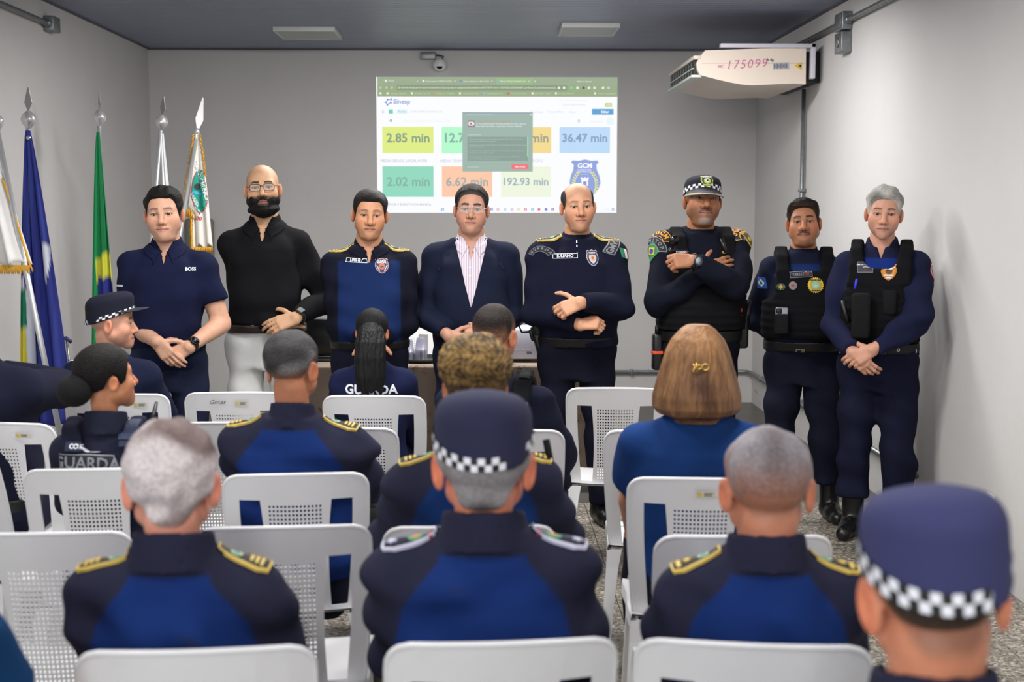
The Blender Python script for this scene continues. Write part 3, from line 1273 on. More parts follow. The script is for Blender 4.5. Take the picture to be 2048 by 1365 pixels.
# ------------------------------------------------------------------ ceiling light panels (unlit)
m_diff = mat('opal_diffuser', (178, 182, 180), .5)
m_lfr = mat('lamp_frame', (196, 198, 196), .5)
for lab, cs in (('square ceiling light panel, unlit and grey, farther from the air conditioner', ((552, 63), (670, 60), (680, 76), (565, 81))),
                ('square ceiling light panel, brighter one, nearer the air conditioner', ((1117, 56), (1238, 52), (1232, 70), (1120, 74)))):
    q = [atz(px, py, ZC - .03) for px, py in cs]
    c = sum(q, Vector()) / 4
    wx = (abs(q[1].x - q[0].x) + abs(q[2].x - q[3].x)) / 2
    wy = (abs(q[3].y - q[0].y) + abs(q[2].y - q[1].y)) / 2
    e = empty('ceiling_light', (c.x, c.y, ZC))
    tag(e, lab, 'ceiling light', 'ceiling light panels')
    f = MB()
    hx, hy, t = wx / 2, wy / 2, .018
    for lo, hi in (((-hx, -hy, -.034), (hx, -hy + t, 0)), ((-hx, hy - t, -.034), (hx, hy, 0)), ((-hx, -hy + t, -.034), (-hx + t, hy - t, 0)), ((hx - t, -hy + t, -.034), (hx, hy - t, 0))):
        f.box(lo, hi, bev=.002)
    f.build('frame', m_lfr, e)
    MB().box((-hx + t, -hy + t, -.03), (hx - t, hy - t, -.004)).build('diffuser', m_diff, e)

# ------------------------------------------------------------------ steel conduits


a, b = atx(1598, 84, XR - .03), atx(1688, 44, XR - .03)
c = atx(1795, -4, XR - .03)
zc_ = b.z
root = empty('conduit', (XR - .03, b.y, zc_))
tag(root, 'galvanised conduit running high along the white wall past the air conditioner', 'conduit')
mb = MB()
mb.tube([(0, 11.2 - b.y, 0), (0, c.y - 3 - b.y, 0)], .017, 10)
mb.build('pipe', M_GALV, root)
jb = MB().box((-.035, -.09, -.055), (.03, .09, .055), bev=.006)
jb.box((-.042, -.07, -.04), (-.034, .07, .04), bev=.002)
jb.tube([(0, -.09, 0), (0, -.13, 0)], .024, 10)
jb.tube([(0, .09, 0), (0, .13, 0)], .024, 10)
jb.build('junction_box', M_GALV, root)
jb = MB().box((-.035, -.085, -.19), (.03, .085, -.065), bev=.006)
jb.lathe([(.03, 0), (.03, .006), (.02, .008)], (-.035, 0, -.127), 14, M=Matrix.Rotation(R(-90), 4, 'Y'))
jb.build('outlet_box', M_GALV, root)

v = atx(1604, 330, XR - .03)
root = empty('conduit', (XR - .028, v.y, 0))
tag(root, 'vertical galvanised conduit dropping below the air conditioner', 'conduit')
MB().tube([(0, 0, .38), (0, 0, at(1604, 170, v.y).z - .03)], .015, 10).build('pipe', M_GALV, root)
for z in (.9, 1.75):
    MB().box((-.022, -.022, z), (.028, .022, z + .02), bev=.002).build('clamp', M_GALV, root)

lo = atx(1490, 745, XR - .03)
zl = at(1400, 744, YB - .03).z
root = empty('conduit', (XR - .03, YB - .03, zl))
tag(root, 'low conduit running around the corner behind the capped officer', 'conduit')
MB().tube([(-2.2, 0, 0), (-.05, 0, 0), (-.015, -.015, 0), (0, -.05, 0), (0, -4.4, 0)], .015, 10).build('pipe', M_GALV, root)
for x in (-1.0, -.35):
    MB().box((x, -.02, -.022), (x + .02, .03, .022), bev=.002).build('clamp', M_GALV, root)
for y in (-.5, -1.8, -3.2):
    MB().box((-.02, y, -.022), (.03, y + .02, .022), bev=.002).build('clamp', M_GALV, root)

e0 = atx(103, 50, XL + .03)
root = empty('conduit', (XL + .03, e0.y, e0.z))
tag(root, 'short galvanised conduit ending in a box above the blue flag', 'conduit')
MB().tube([(0, -.06, 0), (0, -5, 0)], .017, 10).build('pipe', M_GALV, root)
jb = MB().box((-.03, -.07, -.045), (.035, .07, .05), bev=.006)
jb.tube([(0, -.07, 0), (0, -.11, 0)], .026, 10)
jb.build('junction_box', M_GALV, root)

# outlet plate low on the right-hand wall
q = atx(1983, 1012, XR)
root = empty('outlet_plate', q)
tag(root, 'small white outlet plate low on the bright wall', 'outlet')
MB().box((-.008, -.04, -.055), (0, .04, .055), bev=.003).build('plate', mat('white_plastic', (226, 226, 224), .4), root)
MB().box((-.012, -.014, -.02), (-.006, .014, .02), bev=.002).build('socket', mat('grey_plastic', (180, 180, 180), .4), root)

# ------------------------------------------------------------------ dome camera
q = at(880, 131, YB)
root = empty('security_camera', q)
tag(root, 'white dome security camera with a dark lens above the projection', 'camera')
s_ = YB / FPX
MB().lathe([(.001, 0), (.045, 0), (.05, .012), (.05, .05), (.03, .055)], (0, 0, 0), 20, M=Matrix.Rotation(R(90), 4, 'X')).build('base', mat('white_plastic'), root)
MB().lathe([(.05 * math.sin(t) + .004, -.05 * math.cos(t)) for t in np.linspace(.02, 3.1, 14)], (0, -.075, -.0), 20).build('dome', mat('white_plastic'), root)
MB().lathe([(.034 * math.cos(t) + .001, .034 * math.sin(t) * .6) for t in np.linspace(0, 1.57, 7)], (0, -.106, -.008), 18, M=Matrix.Rotation(R(98), 4, 'X')).build('lens', mat('black_glass', (6, 6, 8), .08), root)
q2 = at(857, 113, YB)
MB().box((q2.x - q.x - .062, -.05, q2.z - q.z - .028), (q2.x - q.x + .06, 0, q2.z - q.z + .03), bev=.005).build('junction_box', M_GALV, root)
MB().tube([(q2.x - q.x + .05, -.03, q2.z - q.z + .01), (.0, -.04, .075), (.03, -.035, .07), (.01, -.03, .04)], .006, 6).build('cable', M_BLACK, root)

# ------------------------------------------------------------------ air conditioner
YA = 9.05
e0 = at(1612, 160, YA)
root = empty('air_conditioner', (XR, YA, e0.z))
tag(root, 'white ceiling-wall air conditioner with a number in pink marker on its end', 'air conditioner')
pts = [(1400 + (x - 275) / 2.738 + 0, y / 2.738) for x, y in ((0, 0),)]
prof = [(1300 + x / 2.738, y / 2.738) for x, y in ((303, 276), (855, 258), (853, 462), (790, 458), (720, 460), (640, 464), (560, 468), (500, 463), (440, 452), (370, 436), (300, 418), (276, 412), (262, 388), (254, 350), (268, 318))]
LP = [at(px, py, YA) for px, py in prof]
loc = [(q.x - XR, q.z - e0.z) for q in LP]
LA = 1.2
m_ac = mat('aged_white_plastic', (228, 214, 200), .45, var=.02, vscale=4)
mb = MB().prism(loc, .0, LA)
mb.build('housing', m_ac, root)
# outlet mouth on the room side
ox0, oz0 = loc[13]
ox1, oz1 = loc[10]
m_dark = mat('dark_grille', (22, 24, 24), .5)
MB().box((ox0 - .012, .045, oz1 + .012), (ox0 + .02, LA - .045, oz0 + .035)).build('air_outlet', m_dark, root)
lv = MB()
lv.box((ox0 - .022, .04, (oz0 + oz1) / 2 + .010), (ox0 - .008, LA - .04, (oz0 + oz1) / 2 + .017), bev=.002)
lv.build('louvre', mat('louvre_white', (214, 222, 214), .4), root)
lv = MB().box((ox0 - .03, .02, oz1 - .006), (ox0 + .04, LA - .02, oz1 + .012), bev=.004)
lv.build('louvre', mat('louvre_white'), root)
for yy in np.linspace(.12, LA - .12, 9):
    MB().box((ox0 - .018, yy, oz1 + .02), (ox0 - .002, yy + .006, oz0 + .02)).build('louvre', mat('louvre_grey', (90, 94, 92), .5), root)
MB().box((ox0 - .02, -.004, oz0 + .03), (ox0 + .03, LA + .004, oz0 + .055), bev=.006).build('front_lip', m_ac, root)
# faint panel joint on the end
MB().box((loc[14][0] + .02, -.0015, loc[0][1] - .085), (loc[1][0] - .005, .001, loc[0][1] - .083)).build('panel_joint', mat('joint_grey', (176, 166, 156), .7), root)


def flat(name, VF, c, mt, parent, off, sc=1., rot=0.):
    """flat print on an x-z plane facing the camera"""
    v2, f2 = VF
    cr, sr = math.cos(rot), math.sin(rot)
    mb = MB()
    mb.add([(c[0] + (x * cr - y * sr) * sc, off, c[1] + (x * sr + y * cr) * sc) for x, y in v2], f2)
    return mb.build(name, mt, parent)


def lp(px, py):
    q = at(px, py, YA)
    return (q.x - XR, q.z - e0.z)


m_pink = mat('pink_marker', (206, 92, 150), .6)
flat('marker_number', text2d('175099', .082, -.012, shear=.22, spacing=1.15), lp(1492, 129), m_pink, root, -.003, 1, .06)
flat('marker_number', text2d('w:', .042, 0, shear=.25), lp(1440, 132), m_pink, root, -.003)
flat('label', poly2d(rect(.105, .045)), lp(1562, 132), mat('grey_label', (176, 176, 182), .6), root, -.002, 1, .03)
bars = [[], []]
for i in range(14):
    v_, f_ = poly2d(rect(.003 if i % 3 else .005, .03 - .012 * (i % 4 == 1), (-.045 + i * .0068, 0)))
    bars[1] += [tuple(len(bars[0]) + k for k in q) for q in f_]
    bars[0] += v_
flat('label_print', bars, lp(1562, 132), mat('label_ink', (96, 98, 120), .6), root, -.003, 1, .03)
flat('label', text2d('A 4p', .026, .02), lp(1540, 120), mat('label_ink'), root, -.003)
flat('warning_sign', poly2d([(-.028, -.0), (.02, -.026), (.02, .026)]), lp(1597, 132), mat('warning_yellow', (222, 176, 40), .5), root, -.003)
flat('warning_sign', poly2d([(-.008, 0), (.01, -.010), (.01, .010)]), lp(1599, 132), M_BLACK, root, -.004)
# white angle bracket
b0, b1, b2 = lp(1440, 92), lp(1630, 86), lp(1630, 158)
br = MB().box((b0[0], -.03, b0[1] - .012), (b1[0], .03, b0[1] + .014), bev=.003)
br.box((b1[0] - .028, -.03, b2[1]), (b1[0], .03, b0[1] + .014), bev=.003)
br.build('bracket', mat('white_bracket', (206, 204, 216), .5), root)
MB().box((b0[0], LA - .1, b0[1] - .012), (b1[0], LA - .05, b0[1] + .014), bev=.003).build('bracket', mat('white_bracket'), root)
MB().box((loc[1][0], .1, loc[2][1] + .02), (-.0, LA - .1, loc[1][1] - .02)).build('back_plate', m_dark, root)

# ------------------------------------------------------------------ projected dashboard on the back wall
P00, P11 = at(755, 426, YB), at(1235, 155, YB)
scr = empty('projected_image', ((P00.x + P11.x) / 2, YB, (P00.z + P11.z) / 2))
tag(scr, 'bright projected dashboard of response times on the back wall', 'projection')


def sp(px, py):
    q = at(px, py, YB)
    return q.x - scr.location.x, q.z - scr.location.z


_SM = {}


def em(rgb):
    if rgb not in _SM:
        _SM[rgb] = mat('projected_light_%d' % len(_SM), rgb, emit=1.0)
    return _SM[rgb]


def srect(name, x0, y0, x1, y1, rgb, lay=1):
    a, b = sp(x0, y1), sp(x1, y0)
    return flat(name, poly2d([a, (b[0], a[1]), b, (a[0], b[1])]), (0, 0), em(rgb), scr, -.001 - .0008 * lay)


def stext(body, x0, x1, yc, rgb, lay=3, bold=0., name='lettering', hpx=None):
    v2, f2 = text2d(body, 1, bold)
    xs = [q[0] for q in v2]
    ys = [q[1] for q in v2]
    s = YB / FPX
    W = (x1 - x0) * s
    kx = W / (max(xs) - min(xs))
    ky = kx if hpx is None else hpx * s / (max(ys) - min(ys))
    c = sp((x0 + x1) / 2, yc)
    mx, my = (max(xs) + min(xs)) / 2, (max(ys) + min(ys)) / 2
    return flat(name, ([((x - mx) * kx, (y - my) * ky) for x, y in v2], f2), c, em(rgb), scr, -.001 - .0008 * lay)


WHT = (252, 253, 255)
srect('page', 755, 155, 1235, 426, WHT, 0)
srect('browser_bar', 755, 155, 1235, 193, (158, 176, 140))
srect('tab_strip', 755, 155, 1235, 169, (160, 176, 150), 2)
srect('active_tab', 993, 157, 1066, 169, (160, 188, 142), 3)
srect('address_field', 794, 171, 1134, 181, (142, 158, 130), 2)
wt = (236, 240, 230)
stext('Sinesp', 777, 788, 162, wt)
stext('Ocorrencia COPMCG2025', 852, 903, 162.5, wt)
stext('Sinesp Seguranca - Bem Vindo', 927, 978, 163, wt, 4)
stext('Paineis | Paineis Estatisticos Si', 1001, 1051, 163, wt, 4, .01)
stext('Pedir ao Gemini', 1154, 1183, 163, wt, 3, .01)
for x in (835, 910, 984, 1058):
    stext('x', x - 1.5, x + 1.5, 162.5, wt, 4)
stext('+', 1068, 1072, 163, wt, 4)
stext('cadweb.sinesp.gov.br/paineis-estatisticos/s/pp-cg-scgcm-cg/app/dashboards#/view/f0379670-7ec4-11f0-905f-c5d7bf4d4087_g=(filters:!(),refreshInterval:(pa...', 804, 1112, 176, wt, 3, 0, hpx=5)
for x0, x1, t in ((781, 815, 'Conversor Video Yo...'), (829, 862, '(4) Album 15x21 40...'), (876, 911, 'Fotolivro - Template...'), (926, 959, 'Vetores gratis, fotos...'), (973, 1007, 'Design grafico | Edit...'),
                  (1021, 1055, 'O comeco de tudo |...'), (1069, 1103, 'Epson L800 - MyEps...'), (1117, 1150, '(1) Lente Canon EF...'), (1196, 1231, 'Todos os marcadores')):
    stext(t, x0, x1, 187.5, (214, 222, 204), 3)
for x, c in ((775, wt), (824, wt), (872, (222, 160, 130)), (920, wt), (968, (150, 190, 230)), (1017, (226, 90, 100)), (1065, wt), (1112, wt), (1190, wt), (761, wt), (772, wt), (847, wt), (921.5, (120, 160, 190)), (996.5, (140, 190, 220))):
    yy = 162 if x in (772, 847, 921.5, 996.5) else 187
    a = sp(x, yy)
    flat('icon', poly2d(circ(.0095, 12)), a, em(c), scr, -.0045)
for x, c in ((1143, (140, 214, 170)), (1155, wt), (1167, (90, 100, 90)), (1178, wt), (1189, (226, 232, 220)), (1206, wt), (1217, (220, 200, 224)), (1118, wt), (1128, wt)):
    a = sp(x, 176)
    flat('icon', poly2d(rect(.02, .02) if x != 1143 else circ(.011, 12)), a, em(c), scr, -.0045)
for x in (761, 773, 784, 798):
    a = sp(x, 175.5)
    flat('icon', ring2d(circ(.008, 10), .003), a, em(wt), scr, -.0045)
# site header
bl = (112, 142, 214)
stext('Sinesp', 787, 820, 204.5, (128, 152, 212), 3, .015)
lg = [(771, 205), (775, 199), (783, 198), (782, 206), (775, 210)]
flat('logo', ring2d([sp(*q) for q in lg][::-1], .006), (0, 0), em(bl), scr, -.004)
for q in lg:
    flat('logo', poly2d(circ(.007, 10)), sp(*q), em(bl), scr, -.0045)
for yy in (220.5, 223, 225.5):
    srect('icon', 763.5, yy - .5, 768.5, yy + .5, (196, 206, 220), 2)
srect('icon', 777.5, 219, 786, 227.5, (120, 214, 190), 2)
srect('button', 793.5, 219, 815, 227.5, (228, 244, 250), 2)
stext('Painel', 797, 811, 223, (150, 196, 220), 3)
stext('GCM CAMPO GRANDE / MS', 822, 884, 223.5, (190, 216, 226), 3)
stext('Tela cheia', 1060, 1085, 224, (196, 222, 240), 3)
stext('Compartilhar', 1095, 1127, 224, (196, 222, 240), 3)
stext('Clone', 1138, 1152, 224, (196, 222, 240), 3)
stext('CI IC - Centro de Atendimento', 1117, 1175, 201, (226, 236, 244), 3)
stext('Carlos Vieira da Silva', 1126, 1170, 209.5, (196, 220, 240), 3)
srect('button', 1210, 206.5, 1224, 214, (206, 212, 132), 2)
stext('SAIR', 1212, 1222, 210, wt, 3)
srect('button', 1184, 218, 1227, 229.5, (104, 168, 216), 2)
stext('Editar', 1202.5, 1218, 223.8, WHT, 3, .03)
flat('icon', ring2d(circ(.0105, 14), .005), sp(782, 241.5), em((104, 130, 200)), scr, -.004)
stext('Filtrar seus dados usando a sintaxe KQL', 809, 900, 242.5, (224, 240, 244), 3)
stext('Ultimos anos', 1180, 1205, 243, (214, 230, 240), 3)
srect('button', 1214, 236, 1227, 249, (236, 248, 252), 2)
srect('icon', 1155, 239.5, 1160, 245, (206, 228, 242), 2)
# value tiles
gy = (150, 168, 150)
for x0, y0, x1, y1, c, t, tx, tc in (
        (765, 254, 867, 306.5, (226, 240, 140), '2.85 min', (773.5, 858.5), (142, 164, 142)),
        (883.5, 254.5, 985, 307, (184, 252, 208), '12.78 min', (890.5, 985), (140, 178, 168)),
        (1003, 254.5, 1102.5, 306.5, (246, 222, 150), '13.05 min', (1003, 1096.5), (164, 164, 150)),
        (1119, 254.5, 1220, 306.5, (192, 222, 250), '36.47 min', (1125, 1214), (140, 164, 200)),
        (765.5, 333, 867, 394, (150, 220, 194), '2.02 min', (774, 859), (140, 182, 168)),
        (884, 333, 984.5, 394, (255, 204, 174), '6.62 min', (892.5, 976), (168, 178, 176)),
        (1002, 333.5, 1101.5, 394, (240, 248, 226), '192.93 min', (1007.5, 1096.5), (164, 182, 192))):
    srect('value_tile', x0, y0, x1, y1, c, 2)
    stext(t, tx[0], tx[1], (276 if y0 < 300 else 363.5), tc, 3, .022)
lt = (172, 174, 206)
stext('M\u00c9DIA DESLOC. LOCAL INTER', 762, 854, 321, lt, 3)
stext('M\u00c9DIA TEMPO LOCAL', 881, 956, 321.5, (196, 198, 222), 3)
stext('UTILIZA\u00c7\u00c3O', 1040, 1086, 321.5, (206, 208, 228), 3)
stext('LOG\u00cdSTICA E EVENTO DA BANDA', 760, 862, 408.5, lt, 3)
stext('23\u00b0C', 772, 780, 416, (226, 230, 240), 3)
stext('Nublado', 772, 786, 421.5, (232, 236, 244), 3)
# shield of the guard
cx, cy = 1170, 354
sh_ = [sp(*q) for q in ((1170, 397), (1187, 390), (1197, 379), (1201.5, 366), (1199, 352), (1194, 340), (1193, 330), (1198, 325), (1194, 320.5), (1183, 321.5), (1170, 318.5), (1157, 321.5), (1145, 320.5), (1141.5, 325), (1147, 330), (1146, 340), (1141, 352), (1138.5, 366), (1143, 379), (1153, 390))]
flat('shield', poly2d(sh_), (0, 0), em((150, 168, 226)), scr, -.0026)
flat('shield_border', ring2d(sh_, .004), (0, 0), em((206, 214, 214)), scr, -.003)
stext('GCM', 1155, 1184, 331.5, WHT, 4, .04)
stext('GUARDA CIVIL', 1155, 1183, 340, WHT, 4, .02)
stext('METROPOLITANA', 1155, 1183, 343.8, WHT, 4, .02)
stext('CAMPO GRANDE', 1160, 1178, 348.7, (236, 230, 140), 4, .01)
yl = (242, 238, 128)
for sg in (-1, 1):
    for i in range(9):
        t = i / 8
        px, py = 1170 + sg * (13 + 9 * math.sin(t * 2.3 + .25)), 348 + t * 38
        q = sp(px, py)
        for dr in (-.75, .75):
            leaf = [(0, 0), (.009, .008), (.010, .024), (.003, .034), (-.004, .022)]
            flat('laurel_leaf', poly2d([(x * sg, y) for x, y in leaf]), q, em(yl), scr, -.0042, .72, dr + sg * (.4 - t * 1.2))
castle = [(1163, 372), (1163, 362), (1161, 356), (1163.5, 354), (1165, 357), (1167, 357), (1168, 354.5), (1171, 354.5), (1172, 357), (1174, 357), (1175.5, 354), (1178, 356), (1176, 362), (1176, 372)]
flat('castle', poly2d([sp(*q) for q in castle][::-1]), (0, 0), em(WHT), scr, -.0042)
srect('castle_gate', 1166, 363, 1173, 372, (140, 160, 220), 5)
# update dialog
srect('dialog', 925, 225, 1065.5, 343.5, (164, 186, 176), 5)
srect('dialog_edge', 925, 225, 1065.5, 226.2, (130, 138, 178), 6)
srect('dialog_text_box', 935, 274, 1056, 322, (144, 164, 156), 6)
srect('scroll_bar', 1054.2, 273.5, 1056.2, 313, (172, 222, 182), 7)
stext('Atualizacao do iTop Screen Recorder', 933, 986, 229, (206, 220, 206), 7)
stext('x', 1060, 1063.5, 229.2, WHT, 7)
srect('dialog_icon', 936, 241, 949, 254.5, (150, 140, 150), 7)
srect('dialog_icon', 937.3, 244, 946.5, 251.5, WHT, 8)
srect('dialog_icon', 939, 245.5, 944.5, 250, (222, 120, 130), 9)
srect('dialog_icon', 946.5, 245.5, 948.3, 249.5, WHT, 8)
stext('iTop Screen Recorder disponivel', 954, 1019, 243, (226, 128, 112), 7)
stext('O iTop Screen Recorder 7.0.0 esta disponivel. Por favor, clique em', 953, 1052, 248.3, WHT, 7, .005)
stext('Baixar Agora para obter os mais novos recursos e melhorias.', 953, 1044, 253, WHT, 7, .005)
stext('O que ha de novo', 935, 962, 270, (230, 238, 230), 7)
dt = (192, 210, 198)
for yy, x1, t in ((279, 1046, '+ Novo modo de gravacao sem moldura, que ajuda a fazer automaticamente o'), (283, 993, 'conteudo principal durante a gravacao.'), (290.5, 1052, '+ Adicionado o recurso Texto a Fala IA, com mais de 100 vozes de IA disponiveis'),
                  (294.5, 968, 'e suporte a pesquisa.'), (302.3, 1048, '+ Arquitetura dos modelos de remocao da IA aprimorada, proporcionando um'), (306.3, 988, 'desempenho mais rapido e estavel.'), (314, 1039, '+ Modo de gravacao aprimorado e otimizado para reduzir ainda mais o'), (318, 997, 'ocorrencia de telas pretas nas gravacoes.')):
    stext(t, 938, x1, yy, dt, 8, 0, hpx=3)
srect('dialog_button', 1023, 329, 1057, 338.5, (246, 122, 130), 6)
stext('Baixar Agora', 1030, 1050, 334, WHT, 8, .03)
stext('Lista de Desejos', 935, 957, 334.5, (224, 232, 224), 7)
# task bar icons
for x, c in ((885, (120, 190, 240)), (983, (130, 130, 214)), (996, (230, 150, 160)), (1010, (140, 200, 240)), (1024, (200, 160, 220)), (1037, (240, 220, 150)), (1051, (240, 120, 150)), (1065, (130, 190, 236)), (1078, (236, 110, 140)), (1092, (140, 130, 226)), (1105.5, (150, 120, 200)), (1226, (150, 160, 210))):
    a = sp(x, 419)
    if x == 885:
        for dx in (-1, 1):
            for dz in (-1, 1):
                flat('icon', poly2d(rect(.011, .011, (dx * .007, dz * .007))), a, em(c), scr, -.003)
    elif x in (996, 1010, 1024, 1226):
        flat('icon', ring2d(circ(.012, 14), .005), a, em(c), scr, -.003)
    elif x in (1078, 1092):
        flat('icon', poly2d(circ(.0125, 14)), a, em(c), scr, -.003)
    else:
        flat('icon', poly2d(rect(.024, .019)), a, em(c), scr, -.003)
        flat('icon', poly2d(rect(.008, .008)), a, em(WHT), scr, -.004)
stext('20:32', 1210, 1219, 416.5, (226, 230, 240), 3)
stext('26/11/2025', 1201, 1219, 421, (226, 230, 240), 3)

# ------------------------------------------------------------------ white plastic chairs
M_CHAIR = mat('white_monobloc_plastic', (214, 214, 216), .38, bump=.02, bscale=200, var=.02, vscale=5, spec=.5)
M_STK = mat('sticker', (206, 202, 184), .5)
M_STKY = mat('sticker_yellow', (210, 180, 60), .5)
M_INK = mat('ink', (40, 40, 44), .7)


def chair_back_mesh():
    NC, NR = 14, 24
    HW, PWD, SW = .080, .112, .045

    def W(v):
        return .190 + .020 * math.sin(min(v, .85) / .85 * 1.57)

    rows = [(-.02, 0), (.03, 0)]
    v0, v1 = .045, .800
    dv = (v1 - v0) / NR
    for i in range(NR):
        rows += [(v0 + dv * (i + .0), 0), (v0 + dv * (i + .25), 1)]   # strip then hole
    rows = rows[:2]
    for i in range(NR):
        rows.append((v0 + dv * i, 0))
        rows.append((v0 + dv * (i + .45), 1))
    rows.append((v1, 0))
    rows += [(.835, 0), (.88, 0), (.925, 0), (.955, 0), (.975, 0), (.99, 0), (1.0, 0)]
    V, grid = [], []
    for v, _ in rows:
        w_ = W(v)
        t = max(0, (v - .90) / .10)
        w_ -= .042 * (1 - math.sqrt(max(0, 1 - t * t)))
        po = PWD - .014 * (1 - v) - .012 * math.sin(v * 3.14)
        hwv = HW - .004 * (1 - v)
        si = min(w_ - SW, W(v) - SW)
        cols = [-w_, -si, -po]
        dh = 2 * hwv / NC
        for i in range(NC):
            cols += [-hwv + dh * i, -hwv + dh * (i + .45)]
        cols += [hwv, po, si, w_]
        r = []
        for u in cols:
            z = .44 + .43 * v + .010 * (1 - (u / .21) ** 2) * max(0, (v - .8) / .2)
            y = .175 + .105 * v + .012 * v * v - .042 * (u / .20) ** 2
            r.append(len(V))
            V.append((u, y, z))
        grid.append(r)
    quads = []
    nC = len(grid[0]) - 1
    for i in range(len(rows) - 1):
        v = rows[i][0]
        for j in range(nC):
            if j in (1, nC - 2) and .03 <= v < .835:
                continue
            if rows[i][1] == 0 and False:
                continue
            # holes: between strip rows marked 1 and odd columns
            if rows[i][1] == 1 and 3 <= j < nC - 3 and (j - 3) % 2 == 1:
                continue
            quads.append((grid[i][j], grid[i][j + 1], grid[i + 1][j + 1], grid[i + 1][j]))
    n = len(V)
    th = .0055
    V2 = [(x, y + th, z) for x, y, z in V]
    F = [q for q in quads] + [tuple(reversed([k + n for k in q])) for q in quads]
    cnt = {}
    for q in quads:
        for a, b in zip(q, q[1:] + q[:1]):
            if (b, a) in cnt:
                del cnt[b, a]
            else:
                cnt[a, b] = 1
    for a, b in cnt:
        F.append((b, a, a + n, b + n))
    me = bpy.data.meshes.new('backrest')
    me.from_pydata(V + V2, [], F)
    bm = bmesh.new()
    bm.from_mesh(me)
    loose = [q for q in bm.verts if not q.link_faces]
    bmesh.ops.delete(bm, geom=loose, context='VERTS')
    bm.to_mesh(me)
    bm.free()
    me.materials.append(M_CHAIR)
    rim = [V[g[0]] for g in grid] + [V[k] for k in grid[-1][1:-1]] + [V[g[-1]] for g in reversed(grid)]
    rim = [(x, y + .001, z) for x, y, z in rim]
    out = [rim[0]]
    for q in rim[1:]:
        if (Vector(q) - Vector(out[-1])).length > .012:
            out.append(q)
    return me, out


_bme, _rim = chair_back_mesh()
_rimme = MB().tube(_rim, .0062, 7).mesh('rim')
_rimme.materials.append(M_CHAIR)


def seat_mesh():
    xs = np.linspace(-1, 1, 15)
    prof = [(-.235, .405), (-.238, .425), (-.228, .440), (-.19, .446), (-.1, .437), (0, .431), (.1, .436), (.17, .446), (.195, .452)]
    V, F = [], []
    nx = len(xs) + 4
    for y, z in prof:
        hw = .205 + .012 * (1 if y < -.1 else 0) - .01 * max(0, y / .2)
        r = [(-hw - .004, y, z - .045 + .0), (-hw - .002, y, z - .01)]
        r += [(u * hw, y, z - .008 * (1 - u * u)) for u in xs]
        r += [(hw + .002, y, z - .01), (hw + .004, y, z - .045)]
        V += r
    for i in range(len(prof) - 1):
        for j in range(nx - 1):
            F.append((i * nx + j, i * nx + j + 1, (i + 1) * nx + j + 1, (i + 1) * nx + j))
    n = len(V)
    V += [(x * .985, y, z - .006) for x, y, z in V]
    F += [tuple(reversed([k + n for k in q])) for q in F[:]]
    mb = MB()
    mb.add(V, F, 0, True)
    me = mb.mesh('seat')
    me.materials.append(M_CHAIR)
    return me


def leg_mesh(sx, rear):
    mb = MB()
    a = Vector((sx * .193, .178 if rear else -.205, .44))
    b = Vector((sx * (.215), .262 if rear else -.232, 0))
    n = 7
    V = []
    for i in range(n + 1):
        t = i / n
        c = a.lerp(b, t)
        w = .034 - .010 * t + .012 * math.exp(-t * 6)
        d = .034 - .008 * t + (.03 if not rear else .012) * math.exp(-t * 7)
        # L-shaped, hollow on the inner side like moulded plastic
        V += [c + Vector((sx * .006, -d, 0)), c + Vector((sx * .006, d, 0)), c + Vector((-sx * w, d if rear else d, 0)), c + Vector((-sx * w, (d - .012), 0)), c + Vector((-sx * .008, d - .014, 0)), c + Vector((-sx * .008, -d, 0))]
    F = []
    for i in range(n):
        for j in range(6):
            j2 = (j + 1) % 6
            q = (i * 6 + j, i * 6 + j2, (i + 1) * 6 + j2, (i + 1) * 6 + j)
            F.append(q if sx < 0 else q[::-1])
    F.append(tuple(n * 6 + j for j in range(6)))
    mb.add(V, F)
    me = mb.mesh('leg')
    me.materials.append(M_CHAIR)
    return me


_seat = seat_mesh()
_legs = [leg_mesh(sx, r) for sx in (-1, 1) for r in (False, True)]
_stk = MB()
_stk.add([(-.028, 0, -.009), (.028, 0, -.009), (.028, 0, .009), (-.028, 0, .009)], [(0, 1, 2, 3)], 0)
_stk.add([(.012, .0004, -.006), (.024, .0004, -.006), (.024, .0004, .006), (.012, .0004, .006)], [(0, 1, 2, 3)], 1)
for z, w_ in ((.004, .026), (.0, .022), (-.004, .024)):
    _stk.add([(.006 - w_, .0004, z - .001), (.006, .0004, z - .001), (.006, .0004, z + .001), (.006 - w_, .0004, z + .001)], [(0, 1, 2, 3)], 2)
_stkme = _stk.mesh('sticker')
for m in (M_STK, M_STKY, M_INK):
    _stkme.materials.append(m)


def chair(x, y, rz, label, group='white plastic chairs in rows', stick=None):
    o = empty('plastic_chair', (x, y, 0), rz)
    tag(o, label, 'chair', group)
    link('backrest', _bme, o)
    link('rim', _rimme, o)
    link('seat', _seat, o)
    for l in _legs:
        link('leg', l, o)
    if stick is not None:
        s = link('sticker', _stkme, o)
        s.location = (-stick, .2905 + .0055 - .042 * (stick / .2) ** 2, .836)
        s.rotation_euler = (R(-16), 0, 0)
    return o


def chair_px(px, pytop, turn, label, **k):
    """chair seen from behind: top-rail centre at a pixel; its back faces the camera"""
    p = None
    q = atz(px, pytop, .872)
    rz = math.pi + R(turn)
    off = Matrix.Rotation(rz, 3, 'Z') @ Vector((0, .287, 0))
    return chair(q.x - off.x, q.y - off.y, rz, label, **k)


